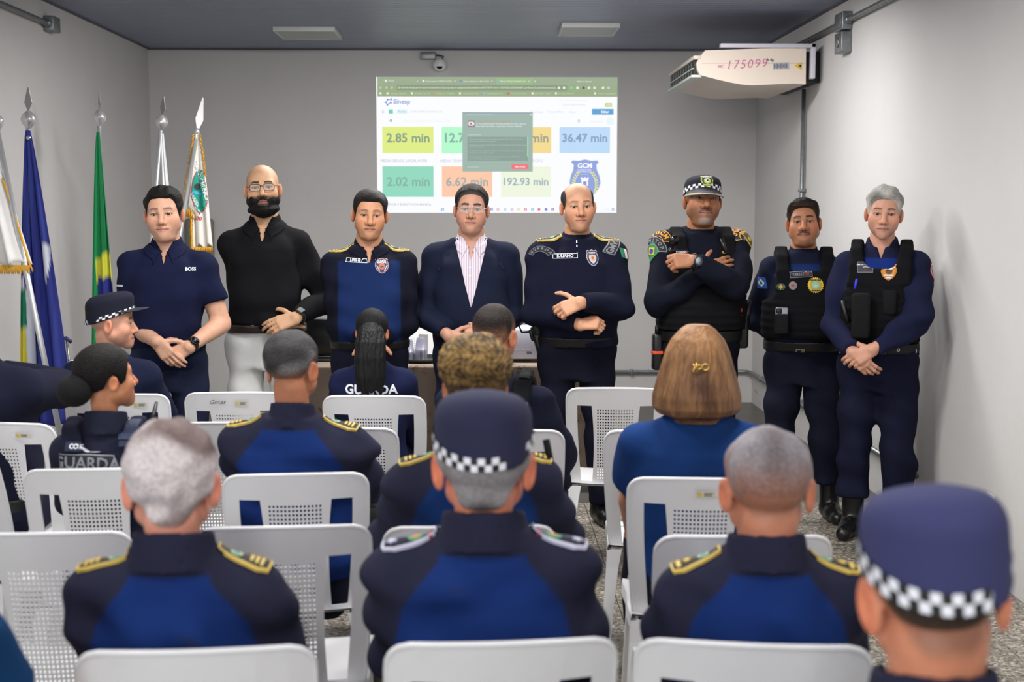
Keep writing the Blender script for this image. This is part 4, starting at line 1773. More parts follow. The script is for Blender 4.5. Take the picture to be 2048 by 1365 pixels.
CH = [
    (230, 794, 4, 'white plastic chair under the man in the peaked cap'),
    (468, 790, 2, 'empty white plastic chair with scribbled ink on its rail before the white trousers'),
    (745, 797, -3, 'white plastic chair under the woman with the long black ponytail'),
    (1232, 781, -4, 'empty white plastic chair beside the lace tablecloth, under no one'),
    (-14, 851, -10, 'empty white plastic chair with a sticker, beside the black-vested woman with the bun'),
    (415, 851, 2, 'empty white plastic chair mostly behind the white-haired man'),
    (672, 862, -3, 'empty white plastic chair in front of the grey-cropped man with gold epaulettes'),
    (1007, 866, -2, 'white plastic chair under the short-haired man in the black vest'),
    (1330, 868, -7, 'empty white plastic chair in front of the brown-haired woman'),
    (184, 945, 3, 'white plastic chair under the woman with the hair bun'),
    (590, 955, 5, 'white plastic chair under the grey-cropped man with gold epaulettes'),
    (1405, 964, -5, 'white plastic chair under the brown-haired woman in blue'),
    (75, 1075, 3, 'empty white plastic chair showing its whole perforated back beside the white-haired man'),
    (566, 1062, 4, 'empty white plastic chair in front of the white-haired man'),
    (940, 1062, 2, 'white plastic chair under the curly-haired woman with pearl earrings'),
    (1494, 1081, -1, 'empty white plastic chair in front of the man with the grey crew cut'),
    (-130, 905, -25, 'white plastic chair cut by the picture edge, only the tip of its backrest showing'),
    (385, 1312, 4, 'white plastic chair under the white-haired man'),
    (1008, 1296, 4, 'white plastic chair under the man in the round checkered cap'),
    (1508, 1300, -8, 'white plastic chair under the man with the grey crew cut'),
]
CHAIRS = []
STICK = {0: .10, 1: .03, 4: .11, 11: .01}
for i_, (px, py, tn, lb) in enumerate(CH):
    CHAIRS.append(chair_px(px, py, tn, lb, stick=STICK.get(i_)))
# ink scribble on one rail
c2 = CHAIRS[1]
v2, f2 = text2d('Gmas', .030, 0, shear=.35)
mb = MB()
mb.add([(-x + .07, .2965, z * .8 + .842 - 0.0) for x, z in v2], f2)
sc_ = mb.build('scribble', M_INK, c2)
# white chair facing the room behind the table
q = at(830, 662, 9.0)
chair(q.x - .06, 8.72, R(4), 'white plastic chair standing behind the table, facing the room')

# ------------------------------------------------------------------ table with a lace cloth
M_TAB = mat('table_top', (150, 140, 128), .6)
TX0, TX1, TY0, TY1, TZ = -1.12, .74, 7.72, 8.30, .735
tb = empty('table', ((TX0 + TX1) / 2, (TY0 + TY1) / 2, 0))
tag(tb, 'long table under a brown lace cloth behind the standing row', 'table')
hx, hy = (TX1 - TX0) / 2, (TY1 - TY0) / 2
MB().box((-hx, -hy, TZ - .03), (hx, hy, TZ - .002), bev=.004).build('table_top', M_TAB, tb)
for sx in (-1, 1):
    for sy in (-1, 1):
        MB().tube([(sx * (hx - .06), sy * (hy - .06), 0), (sx * (hx - .06), sy * (hy - .06), TZ - .03)], .02, 8).build('leg', M_GALV, tb)
m_lace = mat('lace', (146, 132, 118), .9)
nt = m_lace.node_tree
tcn = nt.nodes.new('ShaderNodeTexCoord')
v1 = nt.nodes.new('ShaderNodeTexVoronoi')
v1.inputs['Scale'].default_value = 11
v2n = nt.nodes.new('ShaderNodeTexVoronoi')
v2n.feature = 'DISTANCE_TO_EDGE'
v2n.inputs['Scale'].default_value = 62
wv = nt.nodes.new('ShaderNodeTexWave')
wv.wave_type = 'RINGS'
wv.inputs['Scale'].default_value = 7
wv.inputs['Distortion'].default_value = 9
for n_ in (v1, v2n, wv):
    nt.links.new(tcn.outputs['Object'], n_.inputs['Vector'])
ad = nt.nodes.new('ShaderNodeMath')
ad.operation = 'MULTIPLY_ADD'
nt.links.new(v2n.outputs['Distance'], ad.inputs[0])
ad.inputs[1].default_value = 3.4
nt.links.new(v1.outputs['Distance'], ad.inputs[2])
rp = nt.nodes.new('ShaderNodeValToRGB')
for i, (ps, c) in enumerate(((.18, (74, 56, 46)), (.34, (112, 96, 84)), (.62, (150, 134, 120)))):
    e = rp.color_ramp.elements[i] if i < 2 else rp.color_ramp.elements.new(ps)
    e.position, e.color = ps, (*srgb(c), 1)
nt.links.new(ad.outputs[0], rp.inputs[0])
nt.links.new(rp.outputs[0], nt.nodes['Principled BSDF'].inputs['Base Color'])
# cloth: top sheet and a gently pleated skirt all round
NP = 180
per = []
for i in range(NP):
    t = i / NP * 4
    sd, f = int(t), t - int(t)
    c4 = [(-hx, -hy), (hx, -hy), (hx, hy), (-hx, hy)]
    a, b = c4[sd], c4[(sd + 1) % 4]
    per.append((a[0] + (b[0] - a[0]) * f, a[1] + (b[1] - a[1]) * f))
V, F = [(0, 0, TZ + .002)], []
lev = [(1.0, TZ + .002, 0), (1.004, TZ - .01, .0), (1.006, TZ - .12, .005), (1.01, TZ - .30, .012), (1.012, TZ - .46, .016), (1.012, TZ - .60, .018)]
for kx, z, amp in lev:
    for i, (x, y) in enumerate(per):
        w_ = 1 + amp * (math.sin(i * .9) + .6 * math.sin(i * .37 + 1)) * 1.6
        V.append((x * (1 + (kx - 1)) + (x / hx) * amp * .8 * math.sin(i * 1.1), y * kx + (y / hy) * amp * 1.4 * math.sin(i * 1.1 + .4), z + (.012 * math.sin(i * .7) if z < .2 else 0)))
for i in range(NP):
    F.append((0, 1 + i, 1 + (i + 1) % NP))
    for l in range(len(lev) - 1):
        a, b = 1 + l * NP, 1 + (l + 1) * NP
        F.append((a + i, b + i, b + (i + 1) % NP, a + (i + 1) % NP))
mb = MB()
mb.add(V, F, 0, True)
cl = mb.build('tablecloth', m_lace)
cl.location = ((TX0 + TX1) / 2, (TY0 + TY1) / 2, 0)
tag(cl, 'brown lace cloth draped over the long table', 'tablecloth')
TT = TZ + .004

# laptop with its dark screen towards the room
q0, q1 = at(604, 638, 8.02), at(690, 726, 8.02)
lw = q1.x - q0.x
lt_ = empty('laptop', ((q0.x + q1.x) / 2, 7.9, TT))
tag(lt_, 'black monitor standing on the lace table beside the white trousers', 'monitor')
MB().box((-lw / 2, .10, .022), (lw / 2, .125, q0.z - TT), bev=.004).build('screen', mat('dark_screen', (6, 6, 7), .25), lt_)
MB().box((-lw / 2, .094, .012), (lw / 2, .13, .026), bev=.004).build('bezel', mat('bezel_black', (18, 18, 20), .4), lt_)
MB().box((-.09, .03, .0), (.09, .20, .012), bev=.004).build('stand', M_BLACK, lt_)
MB().tube([(lw / 2 - .01, .12, .02), (lw / 2 + .03, .06, .004), (lw / 2 + .05, -.1, .004)], .004, 6).build('cable', M_BLACK, lt_)

# two stacks of clear plastic cups on a dark tray
m_cup = mat('clear_cup', (170, 170, 190), .25, alpha=.40)
tq = at(836, 726, 7.95)
tray = empty('tray', (tq.x + .03, 7.98, TT))
tag(tray, 'dark serving tray under the plastic cups', 'tray')
MB().lathe([(.14, 0), (.16, .006), (.165, .02), (.158, .02), (.15, .008), (.02, .006)], n=28).build('dish', mat('dark_tray', (30, 28, 28), .4), tray)
for i, (px, py, lab) in enumerate(((817, 686, 'stack of clear plastic cups, nearer the ponytail woman'), (842, 683, 'stack of clear plastic cups, nearer the man in the suit'))):
    q = at(px, 724, 7.95)
    st = empty('cup_stack', (q.x, 7.95, TT + .008))
    tag(st, lab, 'cups', 'plastic cup stacks')
    hgt = .135 if i else .122
    for j in range(9):
        z = j * (hgt - .075) / 8
        r0, r1 = .036, .025
        MB().lathe([(r0 + .002, z), (r0 + .002, z + .003), (r0 - .001, z + .004), (r1, z + .072), (r1 - .002, z + .075), (.004, z + .074)], n=18).build('cup', m_cup, st)
# steel jug beside the cups
q = at(862, 720, 8.05)
jg = empty('steel_jug', (q.x + .16, 8.12, TT))
tag(jg, 'steel jug with a black handle half behind the suit', 'jug')
MB().lathe([(.045, .0), (.05, .01), (.05, .12), (.04, .16), (.036, .17), (.03, .165)], n=20).build('body', M_SILVER, jg)
MB().tube([(-.045, 0, .14), (-.085, 0, .13), (-.085, 0, .06), (-.05, 0, .04)], .007, 8).build('handle', M_BLACK, jg)
MB().prism([(-.03, .16), (-.075, .175), (-.03, .14)], -.012, .012).build('spout', M_SILVER, jg)

# projector
q = at(1052, 722, 8.0)
pr = empty('projector', (q.x, 7.98, TT))
tag(pr, 'white projector with a small blue light on the lace table', 'projector')
m_pj = mat('projector_white', (196, 198, 212), .45)
MB().box((-.17, -.12, .02), (.13, .14, .20), bev=.012).build('body', m_pj, pr)
for x in (-.13, .09):
    MB().lathe([(.014, 0), (.014, .022)], (x, -.08, 0), 10).build('foot', M_BLACK, pr)
MB().lathe([(.006, 0), (.006, .004)], (-.075, -.121, .155), 10, M=Matrix.Rotation(R(90), 4, 'X')).build('indicator', mat('blue_led', (70, 90, 255), emit=2.5), pr)
for i in range(3):
    MB().box((-.06 + i * .03, -.123, .07), (-.045 + i * .03, -.119, .078)).build('button', mat('grey_plastic'), pr)
MB().box((.0, -.123, .05), (.03, -.119, .065)).build('port', mat('port_grey', (110, 110, 120), .5), pr)
for i in range(6):
    MB().box((.05, -.1225, .11 + i * .011), (.115, -.119, .115 + i * .011)).build('vent', mat('port_grey'), pr)

# grey-brown rounded panel on the back wall behind the fringed flag
q = at(386, 475, YB)
pn = empty('wall_box', (q.x + .06, YB, q.z))
tag(pn, 'grey-brown round-cornered box on the wall behind the fringed flag', 'box')
MB().box((-.12, -.06, -.22), (.12, 0, .155), bev=.03).build('cover', mat('taupe_plastic', (128, 122, 113), .6), pn)
MB().box((-.08, -.064, -.18), (.08, -.058, .10), bev=.004).build('front_panel', mat('taupe_light', (140, 134, 126), .6), pn)

# folded steel stand and chair seen beside the blue flag
q = at(133, 692, 7.9)
fs = empty('folding_stand', (q.x, 7.9, 0))
tag(fs, 'chrome folding stand between the blue flag and the green flag', 'stand')
MB().tube([(-.03, 0, 0), (-.035, 0, q.z + .04)], .008, 8).build('leg', M_SILVER, fs)
MB().tube([(.06, 0, 0), (-.005, .02, q.z + .04)], .008, 8).build('leg', M_SILVER, fs)
MB().tube([(-.05, 0, q.z + .035), (.0, .0, q.z + .045), (.03, .0, q.z + .02)], .012, 8).build('hinge', mat('navy_clip', (40, 48, 96), .5), fs)
MB().tube([(-.03, 0, q.z - .08), (.04, .0, q.z - .09)], .006, 8).build('cross_bar', M_SILVER, fs)

# ------------------------------------------------------------------ flags
M_FLAG = mat('flag_cloth', None, .75, bump=.12, bscale=400, var=.04, vscale=12, spec=.25)


def pole(root, top, foot, r=.014):
    MB().tube([foot, top], r, 12).build('pole', mat('aluminium_pole', (196, 198, 200), .35, metal=.6), root)


def ball_tip(root, top, d, flatturn=0., spear=.19, ball=True):
    d = d.normalized()
    M = Matrix.Translation(top) @ d.to_track_quat('Z', 'Y').to_matrix().to_4x4()
    z0 = 0
    if ball:
        MB().lathe([(.012, -.01), (.016, 0), (.020, .006), (.034, .022), (.041, .042), (.041, .046), (.034, .068), (.02, .082), (.01, .09)], M=M, n=18).build('finial_ball', mat('chrome', (206, 206, 208), .22, metal=.6), root)
        z0 = .085
    mb = MB()
    w_, h_ = .027, spear
    pl = [(0, 0), (w_, h_ * .38), (.004, h_), (-.004, h_), (-w_, h_ * .38)]
    mb.prism([(x, z + z0) for x, z in pl], -.002, .002, M=M @ Matrix.Rotation(flatturn, 4, 'Z'))
    mb.build('spear_tip', mat('steel_tip', (150, 150, 148), .45, metal=.4), root)


def drape(name, parent, path, prof, nf, colfn, depth=.5, seed=0, ph=0., n=120, m=46, thick=True):
    """hanging flag: path(t)->centre, prof(t)->(left,right) half widths, folds nf; colour by (u,t)"""
    V, C_, F = [], [], []
    rs = random.Random(seed)
    a1, a2 = rs.random() * 6, rs.random() * 6
    for i in range(m + 1):
        t = i / m
        c = path(t)
        l, r = prof(t)
        for j in range(n + 1):
            u = j / n
            w_ = u + .35 / nf / 6.28 * math.sin(nf * 6.28 * u + ph) * 1.9
            x = -l + (l + r) * w_
            amp = depth * (l + r) / nf * (.6 + .4 * math.sin(a1 + 3 * u))
            y = amp * math.sin(nf * 6.28 * u + ph + .5 * math.sin(3 * t + a2)) + .25 * amp * math.sin(2.3 * nf * 6.28 * u + a1 + t * 2)
            z = -.02 * math.sin(nf * 6.28 * u) * t
            V.append((c.x + x, c.y + y, c.z + z))
            C_.append(colfn(u, t))
    for i in range(m):
        for j in range(n):
            a = i * (n + 1) + j
            F.append((a, a + 1, a + n + 2, a + n + 1))
    col = np.array([srgb(c) for c in C_], np.float32)
    me = np_mesh(name, V, F, col)
    o = link(name, me, parent, [M_FLAG])
    md = o.modifiers.new('thick', 'SOLIDIFY')
    md.thickness = .003
    return o


def lerp(a, b, t):
    return a + (b - a) * t


def flag_base(root, x, y):
    MB().lathe([(.14, 0), (.14, .015), (.06, .04), (.022, .07), (.02, .12)], (x, y, 0), 20).build('stand_base', mat('wood_stand', (92, 66, 46), .5), root)


def mk_flag(label, tip_px, foot_px, Yt, Yf, ball=True, turn=0., spear=.19):
    top = at(*tip_px, Yt)
    ft = at(*foot_px, Yf)
    d = (top - ft).normalized()
    ft = top - d * (top.z / d.z)
    root = empty('flag', (ft.x, ft.y, 0))
    tag(root, label, 'flag', 'flags on poles')
    T_ = top - Vector((ft.x, ft.y, 0))
    F_ = Vector((0, 0, 0))
    pole(root, T_, F_)
    ball_tip(root, T_, d, turn, spear, ball)
    flag_base(root, 0, 0)
    return root, T_, F_, d


def pxs(Y):
    return Y / FPX


# blue state flag
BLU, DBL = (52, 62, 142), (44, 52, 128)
Y = 7.35
root, T_, F_, d = mk_flag('deep blue flag with green, yellow and white corner, tallest cloth by the wall', (57, 256), (62, 800), Y, Y, turn=1.1, spear=.13)
s = pxs(Y)


def path(t):
    return T_ + Vector((.0, -.015, -.012 - t * 590 * s))


def colf(u, t):
    py = 262 + t * 590
    px = lerp(57 - lerp(4, 38, t ** .8) - 8 * t, 57 + lerp(6, 82, t ** .9), u)
    if 545 < py < 580 and px < 44: return (212, 214, 222)
    if 580 <= py < 655 and px < 45: return (30, 124, 92)
    if 655 <= py < 730 and px < 43: return (206, 196, 60)
    if 580 <= py < 760 and px < 52: return (200, 204, 216)
    if 490 < py < 560 and abs(px - (88 - (py - 490) * .02)) < 6 - (py - 490) * .05: return (196, 200, 214)
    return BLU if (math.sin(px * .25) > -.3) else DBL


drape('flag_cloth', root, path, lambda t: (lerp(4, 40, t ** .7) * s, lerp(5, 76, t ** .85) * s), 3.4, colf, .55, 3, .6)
MB().lathe([(.010, 0), (.013, .003), (.006, .005)], (T_.x + .01, T_.y - .035, T_.z - .055), 12, M=Matrix.Rotation(R(90), 4, 'X')).build('eyelet', M_SILVER, root)

# green national flag
Y = 8.3
s = pxs(Y)
root, T_, F_, d = mk_flag('green flag with a yellow and blue patch, hanging from a bright pole', (199, 250), (203, 830), Y, Y, turn=.5, spear=.12)


def path(t):
    return T_ + Vector((.0, -.03, -.045 - t * 560 * s))


def colf(u, t):
    py = 262 + t * 560
    px = lerp(197 - lerp(2, 34, t ** .8), 197 + lerp(1, 34, t), u)
    if px > 186 and 512 - (px - 186) * .55 < py < 555 - (px - 186) * .45: return (206, 206, 66)
    if px > 187 and 555 - (px - 186) * .45 <= py < 640: return (44, 50, 132)
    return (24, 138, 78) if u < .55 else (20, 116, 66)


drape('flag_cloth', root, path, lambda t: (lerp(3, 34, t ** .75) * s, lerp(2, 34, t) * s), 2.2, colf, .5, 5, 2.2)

# plain white flag behind the man in the polo shirt
Y = 8.6
s = pxs(Y)
root, T_, F_, d = mk_flag('plain white flag on a leaning pole behind the navy polo man', (322, 258), (290, 640), Y, Y + .25, turn=1.75, spear=.12)


def path(t):
    return T_ + Vector((-.0 + .01 * t, -.03, -.03 - t * 330 * s)) + d * 0 + Vector((.012, 0, 0))


drape('flag_cloth', root, path, lambda t: (lerp(3, 4, t) * s, lerp(3, 24, t) * s), 2.1, lambda u, t: (226, 228, 232), .5, 7, 1.)

# white flag with a gold fringe and the guard's shield
Y = 8.75
s = pxs(Y)
root, T_, F_, d = mk_flag('white gold-fringed flag with a green shield beside the bald bearded man', (394, 266), (357, 485), Y, Y - .22, ball=False, turn=.95, spear=.24)
MB().lathe([(.015, -.02), (.018, 0), (.02, .012), (.012, .03)], T_, 12).build('ferrule', mat('chrome'), root)


def path(t):
    return T_ + Vector((.0, -.02, -.01 - t * 222 * s))


def edges(t):
    l = lerp(3, 30, min(1, t * 1.55) ** 1.15) if t < .64 else lerp(30, 12, min(1, (t - .64) / .05))
    r = lerp(6, 26, t ** .8)
    return l * s, r * s


def colf(u, t):
    l, r = edges(t)
    px = (-l + (l + r) * u) / s
    return (228, 224, 216)


fl = drape('flag_cloth', root, path, edges, 2.0, colf, .42, 9, .4, n=90, m=60)
# fringe: many short yarns along the free edge
M_FRG = mat('gold_fringe', (214, 160, 34), .6)
mb = MB()
rs = random.Random(4)
pts = []
for i in range(58):
    t = i / 57
    l, r = edges(t)
    c = path(t)
    if t < .63:
        pts.append((c + Vector((-l, -.01, 0)), Vector((-.75, 0, -.65))))
for i in range(14):
    c = path(.64)
    l, r = edges(.63)
    pts.append((c + Vector((-l + i * 1.5 * s, -.012, -i * .9 * s)), Vector((.05, 0, -1)) * 1.9))
for i in range(46):
    c = path(.66 + i / 45 * .34)
    l, r = edges(.7)
    pts.append((c + Vector((-l, -.012, 0)), Vector((-.4, 0, -.8)) * 1.1))
for i in range(40):
    c = path(1.0)
    l, r = edges(1.)
    pts.append((c + Vector((-l + (l + r) * i / 39, -.012, 0)), Vector((.0, 0, -1)) * 1.2))
for i in range(30):
    t = i / 29 * .35
    c = path(t)
    l, r = edges(t)
    pts.append((c + Vector((r, -.01, 0)), Vector((.45, 0, -.7))))
for p_, dv in pts:
    for k in range(2):
        o_ = Vector((rs.uniform(-1, 1), rs.uniform(-1, 1), rs.uniform(-1, 1))) * .003
        mb.tube([p_ + o_, p_ + o_ + dv * .012 + Vector((rs.uniform(-.003, .003), -.002, 0)), p_ + o_ + dv * .026 + Vector((rs.uniform(-.005, .005), -.001, 0))], [.0030, .0028, .0016], 4)
fo = mb.build('fringe', M_FRG, root)
fo['kind'] = 'stuff'


def fpt(px, py, off=-.05):
    q = at(px, py, Y)
    return Vector((q.x - root.location.x, off + T_.y, q.z))


m_tl, m_rd, m_fw = mat('flag_teal', (22, 150, 132), .7), mat('flag_red', (196, 44, 60), .7), mat('flag_white', (226, 228, 226), .7)
shp = [(406, 339), (396, 339), (387, 358), (383, 388), (389, 412), (401, 430), (414, 418), (417, 402), (413, 370), (408, 345)]
fc = sum((fpt(*q) for q in shp), Vector()) / len(shp)
l2 = [((fpt(*q) - fc).x, (fpt(*q) - fc).z) for q in shp]
tx = lambda body, px, py, size, rot: shift(text2d(body, size, .02), (fpt(px, py) - fc).x, (fpt(px, py) - fc).z, rot)
lay = [(poly2d(l2), .004, m_rd), (poly2d([(x * .9, y * .95) for x, y in l2]), .0055, m_tl),
       (tx('GUARDA MUNICIPAL', 406, 368, .032, R(-74)), .007, m_fw), (tx('VARZEA', 391, 400, .026, R(-66)), .007, m_fw),
       (shift(poly2d(circ(.022, 14)), (fpt(397, 374) - fc).x, (fpt(397, 374) - fc).z), .0065, mat('flag_dark', (40, 52, 60), .7)),
       (shift(poly2d([(-.03, .0), (.026, -.016), (.03, -.004), (-.026, .014)]), (fpt(396, 386) - fc).x, (fpt(396, 386) - fc).z), .007, mat('flag_skyblue', (80, 170, 216), .7)),
       (tx('- 200', 394, 436, .034, R(-12)), .006, m_rd)]
V_ = np.empty(len(fl.data.vertices) * 3, np.float32)
decal('emblem', fl, root, fc, (0, -1, 0), lay, edge=.02)

# white flag at the picture edge with a gold fringe, on a slanted pole
Y = 6.75
s = pxs(Y)
root, T_, F_, d = mk_flag('white flag with gold fringe on a slanting pole, cut by the picture edge', (-6, 262), (112, 830), Y, Y - .1, turn=.4, spear=.12)


def path(t):
    return T_ + d * (-.05 - t * .62) + Vector((-.06, .0, 0))


drape('flag_cloth', root, path, lambda t: (.12 + .1 * t, lerp(.02, .085, t)), 2, lambda u, t: (226, 224, 222), .4, 2, .3, n=60, m=30)
mb = MB()
for i in range(60):
    t = .3 + .7 * i / 59
    c = path(t) + Vector((lerp(.02, .085, t), -.01, 0))
    mb.tube([c, c + Vector((.012, -.002, -.018)), c + Vector((.017 + rs.uniform(-.004, .004), 0, -.036))], [.003, .0028, .0016], 4)
for i in range(70):
    u = i / 69
    c = path(1) + Vector((-.2 + .285 * u, -.012, 0))
    mb.tube([c, c + Vector((rs.uniform(-.003, .003), -.002, -.02)), c + Vector((rs.uniform(-.005, .005), 0, -.044))], [.0032, .003, .0018], 4)
fo = mb.build('fringe', M_FRG, root)
fo['kind'] = 'stuff'

# ------------------------------------------------------------------ caps, glasses, watches and other worn pieces
M_CAPN = mat('cap_navy', None, .85, bump=.25, bscale=380, spec=.25)
M_CHKW = mat('check_white', (222, 224, 232), .7)
M_CHKB = mat('check_black', (16, 16, 20), .7)
M_LENS = mat('lens_glass', (220, 228, 226), .05, alpha=.16)


def cap(p, parent, col=(30, 34, 58), top=.135, slope=.12, base=(.058, .004), wx=.087, wy=.108, dome=1.2, checks=44, cw=.013, visor=True, band=True, flare=.0, peak_tilt=.35):
    hs = p.hs
    b0, b1 = base            # band height at front and nape

    def zb(y):
        return b0 + (b1 - b0) * (y + .10) / .21
    st = .005
    v = Vol(axis(-.115, .115, st), axis(-.125, .135, st), axis(-.03, .19, st))
    x, y, z = v.grid((slice(None),) * 3)
    yy = y - .010
    h = z - zb(y)
    k = 1 + flare * np.clip(h / .1, 0, 1)
    d = (np.sqrt((x / (wx * k)) ** 2 + (yy / (wy * k)) ** 2) - 1) * wx
    t = z - (top - slope * yy - dome * (x * x + yy * yy))
    d = smax(d, t, .035)
    d = np.maximum(d, -h)
    f = folds(3, .003, .8, 6, (1, 1, 1))
    v.F = (d + f(x, y, z)).astype(np.float32)
    V, Q = v.extract()
    V = relax(V, Q, 1, .5)
    c = vol_obj('cap', parent, xf(V, p.HM), Q, col, [M_CAPN], 0)
    if band:
        mb = MB()
        rows = [(.004, .001), (.004 + cw, .0016), (.004 + 2 * cw, .0016)]
        n = checks
        Vv = []
        for hh, o in rows:
            for i in range(n):
                a = 2 * math.pi * i / n
                yv = (wy + .0026) * math.sin(a) + .010
                Vv.append((((wx + .0026) * (1 + flare * hh / .1)) * math.cos(a), yv, zb(yv) + hh))
        F, mi = [], []
        for r in range(2):
            for i in range(n):
                F.append((r * n + i, r * n + (i + 1) % n, (r + 1) * n + (i + 1) % n, (r + 1) * n + i))
                mi.append((i + r) % 2)
        Vv = xf(np.array(Vv, np.float32), p.HM)
        mb.v = [tuple(q) for q in Vv]
        mb.f, mb.m, mb.sm = F, mi, [False] * len(F)
        mb.build('checkered_band', [M_CHKW, M_CHKB], c)
    if visor:
        nA, nR = 17, 6
        Vv = []
        for side in (0, 1):
            for j in range(nR):
                r = j / (nR - 1)
                for i in range(nA):
                    a = math.pi * (1.10 + .80 * i / (nA - 1))
                    ext = .072 * r * (1 - .55 * abs(math.cos(a)) ** 2.2)
                    X = (wx - .004 + ext * .35) * math.cos(a)
                    Yv = (wy - .004 + ext) * math.sin(a) + .010
                    Z = zb(-.10) + .012 - ext * peak_tilt - 2.2 * X * X - .004 * side
                    Vv.append((X, Yv, Z))
        F = []
        for j in range(nR - 1):
            for i in range(nA - 1):
                q = (j * nA + i, j * nA + i + 1, (j + 1) * nA + i + 1, (j + 1) * nA + i)
                F.append(q)
                o = nR * nA
                F.append(tuple(k + o for k in reversed(q)))
        o = nR * nA
        for i in range(nA - 1):
            a = (nR - 1) * nA + i
            F.append((a, a + 1, a + 1 + o, a + o))
        mb = MB()
        mb.add([tuple(q) for q in xf(np.array(Vv, np.float32), p.HM)], F, 0, True)
        vo_ = mb.build('visor', mat('visor_navy', col, .7, bump=.15, bscale=300), c)
        edge = [Vv[(nR - 1) * nA + i] for i in range(nA)]
        c['edge'] = 1
        return c, [p.HM @ Vector(q) for q in edge]
    return c, None


def glasses(p, parent, style='rect', m=None, lens=True):
    m = m or mat('frame_dark', (26, 20, 20), .4)
    def loop(sg, w, h):
        pts = []
        for i in range(20):
            a = 2 * math.pi * i / 20
            ca, sa = math.cos(a), math.sin(a)
            e = .55
            X = w * math.copysign(abs(ca) ** e, ca)
            Z = h * math.copysign(abs(sa) ** e, sa)
            xx = sg * .032 + X
            pts.append(Vector((xx, -.1035 + 4.2 * xx * xx, -.001 + Z)))
        return pts
    r = .0016 if style == 'rect' else .0009
    fr = MB()
    for sg in (-1, 1):
        fr.tube([p.HM @ q for q in loop(sg, .026, .0165)], r, 6, closed=True)
    fr.tube([p.HM @ Vector(q) for q in ((-.008, -.103, .004), (0, -.108, .007), (.008, -.103, .004))], r, 6)
    for sg in (-1, 1):
        fr.tube([p.HM @ Vector(q) for q in ((sg * .057, -.089, .004), (sg * .074, -.072, .006), (sg * .081, .0, .006), (sg * .084, .018, -.004))], r, 6)
    g = fr.build('glasses', m, parent)
    if lens:
        for sg in (-1, 1):
            L = loop(sg, .0255, .016)
            mb = MB()
            mb.add([p.HM @ q for q in L], [tuple(range(len(L)))])
            mb.build('lens', M_LENS, g)
    return g


def watch(p, side, parent, round_=True, col=(12, 12, 14), face=(20, 20, 24), big=1., at_=.045, nrm=None):
    w, e = p.wri[side], p.elb[side]
    u = (w - e).normalized()
    c = w - u * at_ + u * .03
    n = Vector(nrm or p.S['arms'][side].get('n', (0, -1, 0)))
    n = (n - u * n.dot(u)).normalized()
    s = u.cross(n)
    rr = .0345
    mb = MB()
    pts = [c + (n * math.cos(a) + s * math.sin(a)) * rr for a in np.linspace(0, 2 * math.pi, 20)[:-1]]
    V, F = [], []
    for q in pts:
        o = (q - c).normalized()
        for du, dr in ((-.010, -.002), (-.010, .002), (.010, .002), (.010, -.002)):
            V.append(q + u * du * big + o * dr)
    m_ = len(pts)
    for i in range(m_):
        for j in range(4):
            F.append((i * 4 + j, i * 4 + (j + 1) % 4, ((i + 1) % m_) * 4 + (j + 1) % 4, ((i + 1) % m_) * 4 + j))
    mb.add(V, F, 0, True)
    b = mb.build('wristwatch', mat('watch_strap', col, .5), parent)
    M = Matrix.Translation(c + n * (rr + .001)) @ Matrix((s, u, n)).transposed().to_4x4()
    if round_:
        MB().lathe([(.017 * big, -.003), (.0205 * big, 0), (.0205 * big, .007), (.018 * big, .009), (.016 * big, .008)], n=22, M=M).build('watch_case', mat('watch_case_%d' % face[0], (60, 60, 64) if face[0] > 60 else (16, 16, 18), .3, metal=.6), b)
        MB().lathe([(.0155 * big, .0082), (.002, .0086)], n=22, M=M).build('watch_face', mat('watch_face_%d' % face[0], face, .2), b)
    else:
        MB().box((-.017, -.020, -.002), (.017, .020, .008), bev=.004, M=M).build('watch_case', mat('watch_case_sq', (46, 48, 52), .5, metal=.2), b)
        MB().box((-.0145, -.0175, .0075), (.0145, .0175, .0086), M=M).build('watch_face', mat('watch_face_sq', (10, 10, 12), .5), b)


